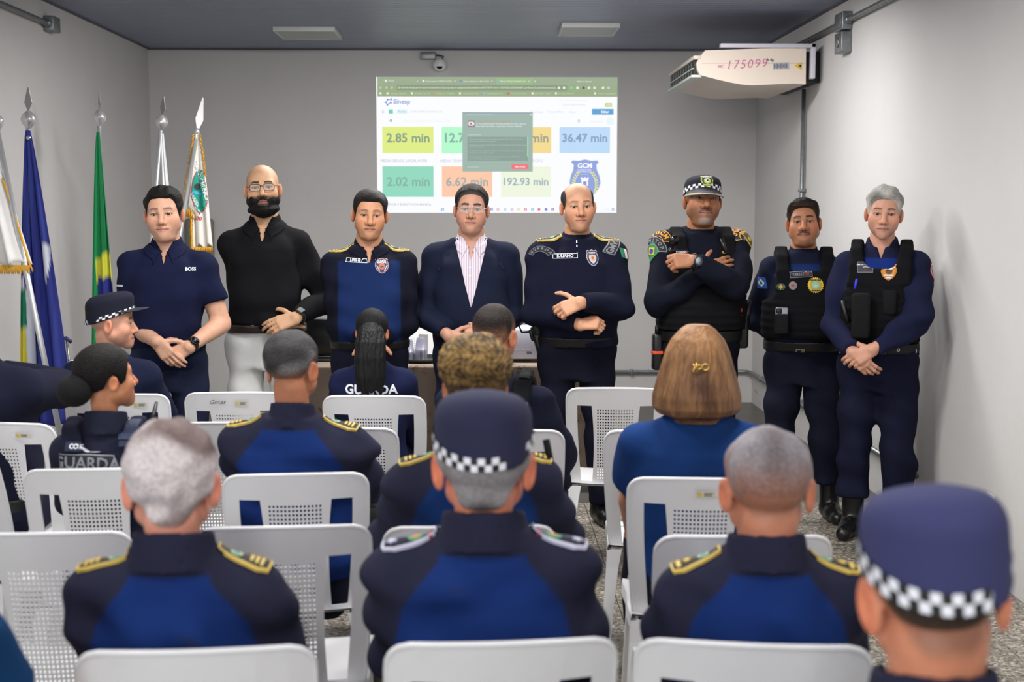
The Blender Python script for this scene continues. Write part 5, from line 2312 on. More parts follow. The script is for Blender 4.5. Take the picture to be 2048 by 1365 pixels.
def epaulette(p, sh, parent, sg, kind='gold', L=.125, wd=.062, fwd=0.0, lift=.0):
    """shoulder board: dark slab with an edge of thread, a small emblem and rank marks"""
    o = (sg * (.150 if p.seat else .130) * p.sh, .020 + .5 * p.lean + fwd, p.pz + .545)
    out = Vector((sg, .0, -.45))
    nrm = Vector((sg * .45, -.14 if p.seat is False else .22, .95))
    h = L / 2
    # +v points outward to the arm
    pts = [(-wd * .36, -h), (wd * .36, -h), (wd * .5, h * .62), (wd * .36, h), (-wd * .36, h), (-wd * .5, h * .62)]
    if kind == 'silver':
        tr, fill = mat('silver_thread', (186, 186, 206), .5), M_NAVYF
        lay = [(poly2d(pts), .005, fill), (ring2d(pts, .005), .0075, tr),
               (shift(poly2d(circ(.019, 16)), 0, -.012), .007, mat('patch_green', (60, 150, 96), .7)),
               (shift(poly2d(circ(.010, 12)), -.002, -.012), .0085, mat('patch_orange', (206, 130, 80), .7)),
               (shift(poly2d(rect(wd * .8, .008)), 0, -h * .72), .007, mat('patch_red', (150, 44, 60), .7)),
               (shift(poly2d(star(.013)), 0, .040), .0085, mat('silver_thread'))]
    else:
        tr, fill = M_GOLD, mat('board_black', (18, 18, 22), .8)
        lay = [(poly2d(pts), .005, fill), (ring2d(pts, .0045), .0075, tr),
               (shift(poly2d(circ(.015, 14)), 0, -.018), .007, mat('patch_pale', (150, 176, 150), .7)),
               (shift(poly2d(circ(.008, 10)), 0, -.018), .0085, mat('patch_teal', (60, 130, 110), .7)),
               (shift(poly2d(rect(.03, .006)), 0, .018), .0075, tr), (shift(poly2d(rect(.034, .006)), 0, .030), .0075, tr), (shift(poly2d(rect(.038, .006)), 0, .042), .0075, tr)]
        if kind == 'gold2':
            lay = lay[:4] + [(shift(poly2d(star(.010, 8, .6)), 0, .022), .0085, tr), (shift(poly2d(rect(.036, .010)), 0, .044), .0075, tr)]
    return decal('epaulette', sh, parent, o, nrm, lay, up=out, edge=.010)


def mkperson(label, px, pytop, Y, S, yaw=0., xoff=0., group=None, hat=0.):
    """place: head crown at a pixel and depth; height follows from the camera. Returns the person with its parts' frame"""
    Yh = Y - .80 * S.get('lean', 0) if S.get('seated') else Y
    q = at(px, pytop, Yh)
    zt = q.z - hat
    if S.get('seated'):
        S.setdefault('pz', .53)
        k = (zt - S['pz']) / (.83 + S.get('head_dz', 0))
    else:
        k = zt / 1.75
    S['k'] = k
    O = Vector((q.x + xoff, Y, 0))
    rz = R(yaw)
    Ri = Matrix.Rotation(-rz, 4, 'Z')

    def loc(px_, py_, dy, absY=None):
        return (Ri @ (at(px_, py_, Y + dy if absY is None else absY) - O)) / k
    S['loc'] = loc
    for s in 'RL':
        A = S['arms'][s]
        if 'px' in A:
            A['w'] = loc(*A['px'])
    p = setup(S)
    o = build_body(p, 'person')
    o.location = O
    o.rotation_euler = (0, 0, rz)
    o.scale = (k, k, k)
    tag(o, label, 'person', group)
    p.o = o
    p.loc = loc
    if S['head'].get('face', True):
        eyes(p, o)
    if S.get('hair') and S['hair'].get('make', True):
        p.hairo = hair_obj(p, o)
    return p


def nrm_at(p, v):
    return v


def collar_flaps(p, sh, parent, m, open_=.022, drop=.030, flare=.022, tip=.026, r0=.064):
    """two turned-down collar leaves running from the nape to the front opening, resting on the cloth"""
    bvh = bvh_of(sh)
    yc, zt = .024 + .54 * p.lean, p.pz + .575
    for sg in (-1, 1):
        nA, nB = 18, 5
        V = []
        for i in range(nA + 1):
            t = i / nA
            ph = R(90 - 166 * t)
            for j in range(nB + 1):
                b = j / nB
                r = r0 + flare * b * (1 - .25 * t) + .008 * math.sin(math.pi * b)
                x_ = sg * max(r * math.cos(ph) * (1 + .10 * t), .004)
                y_ = yc + r * 1.04 * math.sin(ph) - .012 * t
                z_ = zt - .056 * t ** 1.6 - b * (.040 + drop * t ** 3)
                if t > .9:
                    x_ += sg * tip * b * (t - .9) / .1
                q = Vector((x_, y_, z_))
                nr = bvh.find_nearest(q)
                if nr[0] is not None:
                    dd = (q - nr[0]).dot(nr[1])
                    lim = .004 + .003 * (1 - b)
                    if dd < lim:
                        q = q + nr[1] * (lim - dd)
                V.append(q)
        F = [(i * (nB + 1) + j, i * (nB + 1) + j + 1, (i + 1) * (nB + 1) + j + 1, (i + 1) * (nB + 1) + j) for i in range(nA) for j in range(nB)]
        if sg < 0:
            F = [f[::-1] for f in F]
        mb = MB()
        mb.add(V, F, 0, True)
        o = mb.build('collar', m, parent)
        md = o.modifiers.new('thick', 'SOLIDIFY')
        md.thickness, md.offset = .004, 1


NAVY, BLUE, DNAVY = (31, 34, 56), (20, 46, 104), (23, 26, 44)
VCOL = (17, 17, 20)


def two_tone(p, dark=NAVY, blue=BLUE, top=.455, half=.15, back=False, zmin=-1.):
    a, b = C3(dark), C3(blue)
    tf = torso_fn(p.pz, .012, p.fat, p.sh, p.lean)

    def f(V):
        z = V[:, 2] - p.pz
        ax = np.abs(V[:, 0])
        if back:
            xb = np.interp(z, (.0, .2, .32, .40, .455, .50), (.190, .185, .172, .155, .120, .085)) * p.sh
            m = sstep(.006, -.006, ax - xb) * sstep(.520, .508, z)
        else:
            xb = half * p.sh
            m = sstep(.005, -.005, ax - xb) * sstep(.006, -.006, z - top) * (z > zmin)
        m = (m * sstep(.035, .022, tf(V[:, 0], V[:, 1], V[:, 2])))[:, None]
        return a * (1 - m) + b * m
    return f


# ------------------------------------------------------------------ the standing row
STAND = 'officials standing in a row before the back wall'

# 1. navy polo shirt
S = dict(skin=(206, 158, 132), sh=1.01, arm=1.14, skin_arm=1., fat=.012, neck=.064, hs=1.06, head_rot=(3, 1, -3),
         head=dict(hw=1.02, jw=1.04, fat=.002, browa=.7, lips=(180, 112, 104), stubble=((120, 90, 78), .12)),
         hair=dict(col=(24, 20, 20), top=.016, side=.004, front=.076, recess=.6, rough=.007, seed=4, fade=.012),
         arms=dict(R=dict(px=(314, 684, -.21), d=(.60, -.12, -.72), n=(-.25, -.93, .1), curl=[.3, .35, .4, .5], pole=(-.6, .85, -.2)),
                   L=dict(px=(379, 694, -.19), d=(-.80, -.02, -.42), n=(.1, -.95, .25), curl=.7, pole=(.6, .85, -.2))))
p = mkperson('man in a navy polo shirt with bare forearms and clasped hands', 329, 377, 6.65, S, 2)
sh = shirt(p, p.o, 'polo_shirt', (22, 26, 54), sleeve='short', hem=-.07, vneck=(.58, .455, .035), fold=.004, g=.012, seed=11, flat=.05)
tr = trousers(p, p.o, (30, 36, 58), 'jeans', top=.06)
shoes(p, p.o, 'shoe', .09)
collar_flaps(p, sh, p.o, mat('polo_navy', (22, 26, 54), .9, bump=.2, bscale=400, spec=.12))
decal('chest_lettering', sh, p.o, p.loc(377, 541, -.2), (0.1, -1, 0), [(text2d('BOSS', .022, .04), .003, M_WHITEP)], edge=.006)
decal('sleeve_lettering', sh, p.o, p.loc(232, 572, -.05), (-.55, -.8, 0), [(text2d('HUGO BOSS', .013, .03), .003, M_WHITEP)], edge=.006)
watch(p, 'L', p.o, True, big=1.15)

# 2. bald bearded man in black
S = dict(skin=(200, 156, 122), sh=.99, fat=.03, neck=.062, hs=1.0, head_rot=(7, -4, -3),
         head=dict(hw=1.0, jw=1.05, ear=1.05, brow=.005, lips=(140, 90, 82), stubble=((24, 20, 20), .92), moustache=((22, 18, 18), .95)),
         scalp=((110, 92, 78), .22),
         arms=dict(R=dict(px=(552, 660, -.20), d=(.80, -.1, -.6), n=(-.2, -.9, .3), curl=.6, pole=(-.6, .85, -.2)),
                   L=dict(px=(592, 637, -.23), d=(-.93, -.08, -.28), n=(.0, -.9, .42), curl=[.3, .35, .4, .45], thumb=1.0, pole=(.6, .85, -.2))))
p = mkperson('tall bald man with a black beard, black shirt and white trousers', 526, 330, 7.06, S, 0)
# full beard as its own volume
st = .0036
v = Vol(axis(-.10, .10, st), axis(-.13, .05, st), axis(-.165, .02, st))
x, y, z = v.grid((slice(None),) * 3)
b = head_base(x, y, z, S['head'])
ax = np.abs(x)
tk = .006 * sstep(-.03, -.07, z + 0 * x) + .020 * sstep(-.08, -.11, z + 0 * x) + .0025
edge = np.maximum(z + .054 - 1.5 * np.maximum(ax - .042, 0), y - .008)
mouth = ell(x, y + .09, z + .0725, (.023, .05, .0125))
v.F = smax(smax(b - tk, edge + .0015 * np.sin(300 * x), .008), -mouth, .004).astype(np.float32)
n_ = folds(6, .003, 4, 8, (1, 1, .6))
v.F += (n_(x, y, z)).astype(np.float32)
tuft = ell(x, y + .088, z + .093, (.010, .014, .014))
v.F = smin(v.F, tuft, .004)
m1 = rcone(ax, y, z, (.004, -.097, -.0545), (.031, -.079, -.078), .0050, .0052)
v.F = smin(v.F, m1, .006).astype(np.float32)
V, Q = v.extract()
link('beard', np_mesh('beard', xf(V, p.HM), Q, np.tile(C3((20, 17, 17)), (len(V), 1))), p.o, [M_HAIR])
glasses(p, p.o, 'rect')
sh = shirt(p, p.o, 'black_shirt', (19, 19, 22), hem=.055, vneck=(.58, .45, .04), fold=.005, g=.010, seed=23)
collar_flaps(p, sh, p.o, mat('shirt_black', (19, 19, 22), .9, bump=.2, bscale=400, spec=.12))
tr = trousers(p, p.o, (204, 205, 204), 'white_trousers', top=.055, fold=.008)
belt(p, p.o, .040, .040, (36, 26, 22), g=.026)
for px_, py_ in ((473, 654), (492, 660)):
    decal('rivet', tr, p.o, p.loc(px_, py_, -.12), (0, -1, 0), [(poly2d(circ(.006, 8)), .002, M_SILVER)])
shoes(p, p.o, 'shoe', .09)
watch(p, 'L', p.o, False, at_=.05)

# 3. officer with royal-blue chest panel
S = dict(skin=(196, 142, 108), sh=1.08, fat=.05, neck=.064, hs=1.0, head_rot=(3, 4, 3), arm=1.1, copen=.8,
         head=dict(hw=1.04, jw=1.0, fat=.004, browa=.6, nw=1.1, ear=1.05, lips=(160, 104, 92)),
         hair=dict(col=(28, 25, 25), col2=(84, 82, 84), bias=-.5, top=.015, side=.004, front=.070, recess=.5, seed=8),
         arms=dict(R=dict(px=(738, 676, -.24), d=(.12, -.3, -.9), n=(-.2, -.95, .1), curl=.5, pole=(-.6, .85, -.2)),
                   L=dict(px=(750, 676, -.25), d=(-.12, -.3, -.9), n=(.2, -.95, .1), curl=.5, pole=(.6, .85, -.2))))
p = mkperson('stocky officer in dark uniform with a royal-blue chest panel and shield badge', 737, 382, 6.86, S, 4)
sh = shirt(p, p.o, 'uniform_shirt', two_tone(p, (19, 21, 35), (20, 38, 80), .475, .145), hem=.05, vneck=(.58, .455, .035), fold=.005, g=.012, seed=31, arm_g=.02)
trousers(p, p.o, (24, 26, 42), top=.07)
belt(p, p.o, .05, .045)
shoes(p, p.o)
for sg in (-1, 1):
    epaulette(p, sh, p.o, sg, 'gold', .13, .07)
collar_flaps(p, sh, p.o, mat('collar_navy', (19, 21, 35), .9, bump=.2, bscale=400, spec=.12), drop=.012, tip=.012)
n0 = p.loc(705, 523, -.2)
decal('name_tape', sh, p.o, n0, (-.15, -1, 0), [(ring2d(rect(.112, .022), .0025), .002, M_WHITEP), (text2d('J.IRIHEY', .020, .02), .002, M_WHITEP)], rot=-.04)
SHB = lambda w_, h_, c_in=(44, 48, 92), c_b=(186, 140, 128): [(poly2d(shield(w_, h_)), .002, mat('badge_edge_%d' % c_b[0], c_b, .7)), (poly2d(shield(w_ * .88, h_ * .88)), .0032, mat('badge_navy_%d' % c_in[2], c_in, .7)),
      (shift(text2d('GUARDA', w_ * .15, .03), 0, h_ * .30), .0042, M_WHITEP), (shift(text2d('MUNICIPAL', w_ * .13, .03), 0, h_ * .20), .0042, M_WHITEP),
      (poly2d(circ(w_ * .23, 14, (0, -.03 * h_))), .0042, mat('badge_copper', (186, 104, 72), .6)), (poly2d(rect(w_ * .22, w_ * .12, (0, -.05 * h_))), .0055, mat('badge_brown', (96, 62, 60), .6)),
      (shift(text2d('VARZEA', w_ * .12, .02), -w_ * .27, -h_ * .14, -1.1), .0042, M_WHITEP), (shift(text2d('GRANDE', w_ * .12, .02), w_ * .27, -h_ * .14, 1.1), .0042, M_WHITEP)]
decal('badge', sh, p.o, p.loc(768, 532, -.2), (.1, -1, .05), SHB(.072, .078), edge=.01)
decal('zip_pull', sh, p.o, p.loc(734, 497, -.2), (0, -1, .2), [(poly2d(rect(.005, .016)), .005, M_SILVER)])

# 4. man in the navy suit
S = dict(skin=(196, 146, 122), sh=1.08, jz=.464, fat=.04, neck=.066, hs=1.0, head_rot=(-1, 0, 2), arm=1.1, ck=.98,
         head=dict(hw=1.03, jw=1.0, fat=.005, nw=1.05, brow=.0058, ear=1.0, lips=(164, 108, 98)),
         hair=dict(col=(25, 22, 22), top=.015, side=.0035, front=.080, recess=.3, seed=14, fade=.03, fadec=(92, 84, 80), fadea=.6),
         arms=dict(R=dict(px=(897, 672, -.24), d=(.78, -.15, -.30), n=(-.2, -.92, .2), curl=[.5, .5, .55, .6], pole=(-.6, .85, -.2)),
                   L=dict(px=(968, 668, -.22), d=(-.85, -.0, -.2), n=(.1, -.95, .2), curl=.5, pole=(.6, .85, -.2))))
p = mkperson('man with thin glasses in a navy suit and open pale shirt', 942, 373, 7.02, S, 0)
m_stripe = mat('striped_shirt', (214, 204, 214), .8)
nt = m_stripe.node_tree
tcn = nt.nodes.new('ShaderNodeTexCoord')
wvn = nt.nodes.new('ShaderNodeTexWave')
wvn.inputs['Scale'].default_value = 26
wvn.bands_direction = 'X'
nt.links.new(tcn.outputs['Object'], wvn.inputs['Vector'])
rp = nt.nodes.new('ShaderNodeValToRGB')
rp.color_ramp.elements[0].position, rp.color_ramp.elements[0].color = .08, (*srgb((170, 150, 176)), 1)
rp.color_ramp.elements[1].position, rp.color_ramp.elements[1].color = .3, (*srgb((216, 206, 214)), 1)
nt.links.new(wvn.outputs['Fac'], rp.inputs[0])
nt.links.new(rp.outputs[0], nt.nodes['Principled BSDF'].inputs['Base Color'])
S['open_collar'] = True
pw = dict(p.wri)
inner = shirt(p, p.o, 'pale_shirt', (214, 206, 214), hem=.05, vneck=(.58, .455, .04), fold=.003, g=.002, seed=5, arm_g=.0, mats=[m_stripe], slim=.9, cuff=.012)
collar_flaps(p, inner, p.o, m_stripe, r0=.062, flare=.016)
for i, py_ in enumerate((518, 537, 553)):
    decal('button', inner, p.o, p.loc(939.5, py_, -.2), (0, -1, 0), [(poly2d(circ(.0055, 10)), .002, mat('pearl_button', (226, 222, 226), .4))])
jk = shirt(p, p.o, 'suit_jacket', (22, 27, 47), hem=-.10, vneck=(.585, .21, .092), collar=None, fold=.004, g=.016, seed=41, arm_g=.020, mats=[M_SUIT], cuff=.035, flat=.03, hi=.55)
for sg in (-1, 1):
    lap = [(sg * x_, z_) for x_, z_ in ((.080, .19), (.100, .175), (.130, .09), (.106, .078), (.114, .055), (.024, -.10), (.010, -.088), (.040, .04), (.066, .14))]
    if sg < 0:
        lap = lap[::-1]
    q = p.loc(939, 558, -.2)
    decal('lapel', jk, p.o, (0, q.y, p.pz + .30), (0, -1, 0), [(poly2d(lap), .009, mat('suit_lapel', (24, 30, 52), .75, bump=.15, bscale=500, spec=.3))], edge=.02)
decal('button', jk, p.o, p.loc(940, 580, -.25), (0, -1, 0), [(poly2d(circ(.010, 12)), .005, mat('suit_button', (12, 14, 22), .4))])
decal('lapel_pin', jk, p.o, p.loc(972, 477, -.2), (.1, -1, .2), [(poly2d(circ(.012, 10)), .010, mat('pin_gold', (216, 200, 110), .4)), (poly2d(circ(.007, 8)), .012, mat('pin_white', (226, 226, 200), .4))])
for i in range(3):
    q = p.wri['R'] + (p.elb['R'] - p.wri['R']) * (.2 + .07 * i)
    decal('cuff_button', jk, p.o, q, (-.3, -1, -.5), [(poly2d(circ(.006, 8)), .004, mat('suit_button'))])
trousers(p, p.o, (24, 29, 50), top=.06, mats=[M_SUIT])
shoes(p, p.o, 'shoe', .09)
glasses(p, p.o, 'thin', mat('frame_silver', (200, 200, 204), .25, metal=.9))
me_ = MB().lathe([(.003, -.003), (.004, 0), (.003, .003)], p.HM @ Vector((.0845, .006, -.040)), 8).build('ear_stud', M_SILVER, p.o)

# 5. officer with crossed wrists
S = dict(skin=(204, 150, 118), sh=1.08, jz=.474, fat=.045, neck=.060, hs=1.0, head_rot=(2, 1, -2), arm=1.12,
         head=dict(hw=1.01, jw=.94, fat=.003, nw=1.1, brow=.004, browa=.7, ear=1.05, lips=(170, 110, 98), stubble=((150, 112, 92), .25)),
         hair=dict(col=(40, 38, 36), top=.006, side=.0035, front=.05, bald=.062, bback=.055, seed=18, fade=.02, fadec=(110, 96, 84), fadea=.5),
         scalp=((150, 122, 100), .25),
         arms=dict(R=dict(px=(1160, 650, -.25), d=(.88, -.22, .12), n=(.1, -.7, .7), curl=[1.2, 1.25, 1.25, 1.2], pole=(-.9, .5, -.4), thumb=.6),
                   L=dict(px=(1160, 606, -.30), d=(-.80, -.05, -.30), n=(-.1, -.92, .35), curl=[.75, .85, .9, .9], pole=(.9, .5, -.4), thumb=1.25)))
p = mkperson('balding officer in navy with a white name tape and wrists crossed at his belly', 1156, 366, 6.9, S, 3)
sh = shirt(p, p.o, 'uniform_shirt', (19, 22, 40), hem=.02, collar='stand', fold=.005, g=.012, seed=51, arm_g=.02)
trousers(p, p.o, (18, 20, 34), top=.05, fold=.008)
belt(p, p.o, .035, .05)
shoes(p, p.o)
for sg in (-1, 1):
    epaulette(p, sh, p.o, sg, 'gold', .125, .075)
decal('name_tape', sh, p.o, p.loc(1130, 514, -.2), (-.12, -1, 0), [(ring2d(rect(.125, .024), .0025), .002, M_WHITEP), (text2d('JULIANO', .021, .03), .002, M_WHITEP)], rot=.03)
decal('badge', sh, p.o, p.loc(1196, 516, -.2), (.12, -1, .05), [(poly2d(shield(.062, .082)), .002, mat('badge_pale', (196, 192, 196), .6)), (ring2d(shield(.056, .075), .008), .0035, mat('badge_navy_92', (44, 48, 92), .7)),
      (poly2d(circ(.015, 12)), .004, mat('badge_cream', (206, 186, 150), .6)), (poly2d(circ(.008, 10)), .005, mat('badge_copper')), (shift(text2d('GUARDA', .009, .03), 0, .026), .0045, M_WHITEP), (shift(text2d('MUNICIPAL', .008, .03), 0, .018), .0045, mat('badge_brown'))], edge=.01)
decal('zip', sh, p.o, p.loc(1160, 492, -.2), (0, -1, .1), [(poly2d(rect(.004, .012, (0, .03))), .004, M_SILVER), (poly2d(rect(.004, .010, (0, .008))), .004, M_SILVER), (poly2d(rect(.005, .012, (0, -.03))), .004, M_SILVER)])
q = p.loc(1233, 490, -.05)
decal('sleeve_patch', sh, p.o, q, (.55, -.8, .2), [(poly2d(rect(.105, .042)), .003, mat('patch_black', (30, 32, 40), .8)), (ring2d(rect(.105, .042), .003), .0045, M_GREYP), (text2d('GMVG', .034, .02), .005, M_GREYP)], rot=.85)
q = p.loc(1248, 508, -.03)
decal('flag_patch', sh, p.o, q, (.8, -.6, .0), [(poly2d(rect(.02, .05, (-.016, 0))), .003, mat('patch_green2', (40, 120, 84), .7)), (poly2d(rect(.018, .05, (.002, 0))), .003, M_WHITEP), (poly2d(rect(.018, .05, (.02, 0))), .003, mat('patch_red2', (186, 50, 50), .7))], rot=-.3)
q = p.loc(1080, 503, -.05)
decal('sleeve_patch', sh, p.o, q, (-.6, -.75, .2), [(shift(poly2d(arcband(.034, .064, .2, 2.5)), 0, -.04), .003, mat('patch_black')), (shift(ring2d(arcband(.034, .064, .2, 2.5), .002), 0, -.04), .0045, M_GREYP), (shift(arctext('GUARDA', .017, .049, 1.35, .36, .02), 0, -.04), .005, M_GREYP)], rot=.35)
# holster on his right hip
hq = p.loc(1075, 668, .02)
ho = MB()
M = Matrix.Translation(hq) @ Matrix.Rotation(R(-16), 4, 'Y')
ho.box((-.028, -.05, -.20), (.028, .05, .04), bev=.012, M=M)
hol = ho.build('holster', M_BLACK, p.o)
MB().box((-.018, -.075, .0), (.018, .035, .07), bev=.008, M=M).build('pistol_grip', mat('gun_black', (20, 20, 22), .35), hol)
MB().tube([M @ Vector(q) for q in ((-.03, 0, .02), (-.075, 0, .03), (-.08, 0, .07), (-.03, 0, .085))], .006, 6).build('retention_strap', M_BLACK, hol)
MB().box((-.04, -.02, -.03), (.08, .02, .03), bev=.008, M=M).build('belt_hanger', M_BLACK, hol)

# 6. capped officer with crossed arms and a tactical vest
S = dict(skin=(164, 112, 80), sh=1.10, jz=.490, fat=.03, neck=.066, hs=1.04, head_rot=(-2, -7, 3), arm=1.14,
         head=dict(hw=1.01, jw=1.04, fat=.005, nw=1.2, ear=1.05, lips=(150, 92, 82), stubble=((60, 46, 38), .45), moustache=((50, 38, 32), .75), goatee=((150, 144, 140), .6)),
         scalp=((60, 46, 38), .6),
         arms=dict(R=dict(px=(1405, 545, -.24), d=(.90, .05, .32), n=(.0, -.9, .3), curl=.3, pole=(-.7, .3, -.9)),
                   L=dict(px=(1387, 523, -.31), d=(-.97, .05, .02), n=(.0, -.85, .5), curl=[1.0, 1.05, 1.1, 1.1], pole=(1, .1, -.9), thumb=.3)))
p = mkperson('capped officer with arms crossed over a black tactical vest', 1404, 345, 6.9, S, 4, hat=.02)
cp, edge = cap(p, p.o, (22, 24, 38), top=.122, slope=.02, base=(.044, .006), dome=2.6, checks=40, cw=.0115, peak_tilt=.62)
MB().tube(edge, .0032, 6).build('visor_piping', mat('piping_grey', (160, 160, 158), .6), cp)
MB().tube([Vector(q) + Vector((0, .012, .004)) for q in edge[2:7]], .0026, 6).build('visor_laurel', M_GOLD, cp)
MB().tube([Vector(q) + Vector((0, .012, .004)) for q in edge[10:15]], .0026, 6).build('visor_laurel', M_GOLD, cp)
bq = p.HM @ Vector((0, -.12, .092))
decal('cap_badge', cp, p.o, bq, p.HM.to_3x3() @ Vector((0, -1, .3)), [(poly2d(shield(.062, .066)), .003, mat('badge_yellowgreen', (176, 184, 84), .6)), (poly2d(shield(.052, .056)), .0045, mat('badge_darkgreen', (60, 74, 40), .6)),
      (poly2d(circ(.017, 14, (0, -.003))), .0055, mat('badge_yellowgreen')), (poly2d(circ(.010, 12, (0, -.003))), .007, M_WHITEP), (poly2d(circ(.005, 8, (0, -.003))), .008, mat('badge_ink', (30, 40, 60), .6)), (shift(text2d('GUARDA', .010, .03), 0, .020), .006, M_WHITEP), (poly2d(rect(.036, .006, (0, -.024))), .006, mat('badge_yellowgreen'))], edge=.008).parent = cp
sh = shirt(p, p.o, 'uniform_shirt', (18, 21, 34), hem=.02, collar='stand', fold=.005, g=.012, seed=61, arm_g=.020)
vs = vest(p, p.o, VCOL, lo=.08, g=.036, neck=.115)
trousers(p, p.o, (18, 20, 32), top=.05)
bl_ = belt(p, p.o, .045, .06, (15, 15, 17), g=.03)
shoes(p, p.o)
m_or, m_pb = mat('patch_amber', (226, 150, 30), .7), mat('patch_black')


def arcpatch(q, n, text, fill, ink, r=.058, rot=0., a0=.35, a1=2.79, size=.030, step=.44):
    decal('arc_patch', sh, p.o, q, n, [(shift(poly2d(arcband(r - .021, r + .021, a0, a1, 14)), 0, -r), .003, fill), (shift(ring2d(arcband(r - .021, r + .021, a0, a1, 14), .0032), 0, -r), .0045, ink),
          (shift(arctext(text, size, r, (a0 + a1) / 2, step, .03), 0, -r), .005, ink)], rot=rot, edge=.010)


arcpatch(p.loc(1323, 466, -.06), (-.45, -.85, .3), 'GCM', m_pb, m_or, .054, -.45, .55, 2.6, .030, .50)
arcpatch(p.loc(1315, 484, -.05), (-.6, -.75, .25), 'NITOP', m_pb, M_GREYP, .064, -.42, .5, 2.6, .024, .36)
arcpatch(p.loc(1485, 457, -.05), (.5, -.82, .3), 'GCM', m_pb, m_or, .060, .55, .45, 2.7, .030, .50)
arcpatch(p.loc(1497, 463, -.05), (.65, -.7, .25), '', m_pb, M_GREYP, .050, .3, .5, 2.6)
decal('flag_patch', sh, p.o, p.loc(1304, 503, -.05), (-.7, -.7, .1), [(poly2d([(-.05, 0), (0, -.055), (.05, 0), (0, .055)]), .004, mat('patch_flaggreen', (50, 120, 70), .7)), (poly2d(rect(.038, .036)), .0055, mat('patch_flagyellow', (206, 180, 70), .7)), (poly2d(circ(.013, 12)), .007, mat('patch_flagblue', (50, 70, 150), .7))], edge=.012)
decal('sleeve_badge', sh, p.o, p.loc(1505, 478, -.03), (.8, -.55, .1), [(poly2d(shield(.052, .085)), .004, M_GOLD), (poly2d(shield(.040, .066)), .0055, mat('badge_olive', (90, 84, 40), .7)), (poly2d(circ(.012, 10)), .007, M_GOLD)], rot=.2)
dv = lambda name, px_, py_, lay, rot=0., n=(0, -1, 0): decal(name, vs, vs, p.loc(px_, py_, -.2), n, lay, rot=rot, edge=.012)
dv('tag_tape', 1401, 486, [(poly2d(rect(.07, .018)), .003, mat('patch_black')), (text2d('COMANFY', .014, .04), .005, M_WHITEP)])
dv('tag_tape', 1401, 506, [(poly2d(rect(.085, .022)), .003, mat('patch_black')), (text2d('COMANDANTE', .014, .03), .005, M_WHITEP)])
dv('tag_tape', 1362, 506, [(poly2d(rect(.095, .022)), .003, mat('patch_black')), (shift(text2d('CLAUDIO DIEGO', .012, .03), -.006, 0), .005, M_WHITEP), (shift(text2d('O+', .011, .04), .040, 0), .005, mat('patch_red2'))])
dv('vest_badge', 1438, 507, [(poly2d(shield(.05, .055)), .004, mat('badge_olivegold', (150, 134, 60), .6)), (poly2d(circ(.013, 10)), .006, mat('badge_cream'))])
MB().tube([p.loc(1443, 478, -.21), p.loc(1452, 505, -.23)], [.009, .011], 8).build('microphone', M_BLACK, vs)
decal('orange_button', vs, vs, p.loc(1447, 494, -.2), (.2, -1, 0), [(poly2d(circ(.006, 8)), .022, mat('patch_amber'))])
# sunglasses hooked on the vest
sg_ = MB()
for px_, py_, rr in ((1348, 481, .026), (1343, 503, .022)):
    c = p.loc(px_, py_, -.20)
    sg_.lathe([(.002, 0), (rr * .7, .003), (rr, .006), (rr * .96, .009), (.002, .011)], c, 16, M=Matrix.Rotation(R(95), 4, 'X'))
sgo = sg_.build('sunglasses', mat('sunglass_black', (10, 10, 12), .08), vs)
watch(p, 'L', p.o, True, big=1.25, face=(150, 164, 176), at_=.03, nrm=(0, -1, .25))
# belt gear
for nm, px_, py_, sz, dy in (('pouch', 1330, 641, (.03, .05, .075), .02), ('holster', 1331, 668, (.03, .05, .10), .0), ('magazine_pouch', 1482, 662, (.03, .045, .085), .0)):
    c = p.loc(px_, py_, dy)
    MB().box(tuple(c[i] - sz[i] for i in range(3)), tuple(c[i] + sz[i] for i in range(3)), bev=.014).build(nm, M_BLACK, bl_)
MB().tube([p.loc(1499, 600, .0), p.loc(1490, 665, .0)], .017, 10).build('baton', M_BLACK, bl_)
c = p.loc(1478, 624, -.12)
MB().box(tuple(c[i] - (.012, .02, .02)[i] for i in range(3)), tuple(c[i] + (.012, .02, .02)[i] for i in range(3)), bev=.004).build('red_tab', mat('signal_red', (214, 40, 22), .5), bl_)
c = p.loc(1314, 700, -.04)
MB().box(tuple(c[i] - (.024, .03, .10)[i] for i in range(3)), tuple(c[i] + (.024, .03, .08)[i] for i in range(3)), bev=.012).build('radio', M_BLACK, bl_)
MB().box(tuple(c[i] - (.025, .031, .02)[i] for i in range(3)), tuple(c[i] + (.025, .031, -.004)[i] for i in range(3)), bev=.002).build('orange_ring', mat('signal_orange', (224, 74, 36), .5), bl_)
MB().tube([c + Vector((0, 0, .08)), c + Vector((0, 0, .12))], .012, 8).build('radio_knob', M_BLACK, bl_)
decal('belt_stud', bl_, bl_, p.loc(1383, 647, -.2), (0, -1, 0), [(poly2d(circ(.006, 8)), .004, mat('dull_metal', (90, 92, 92), .4, metal=.6))])

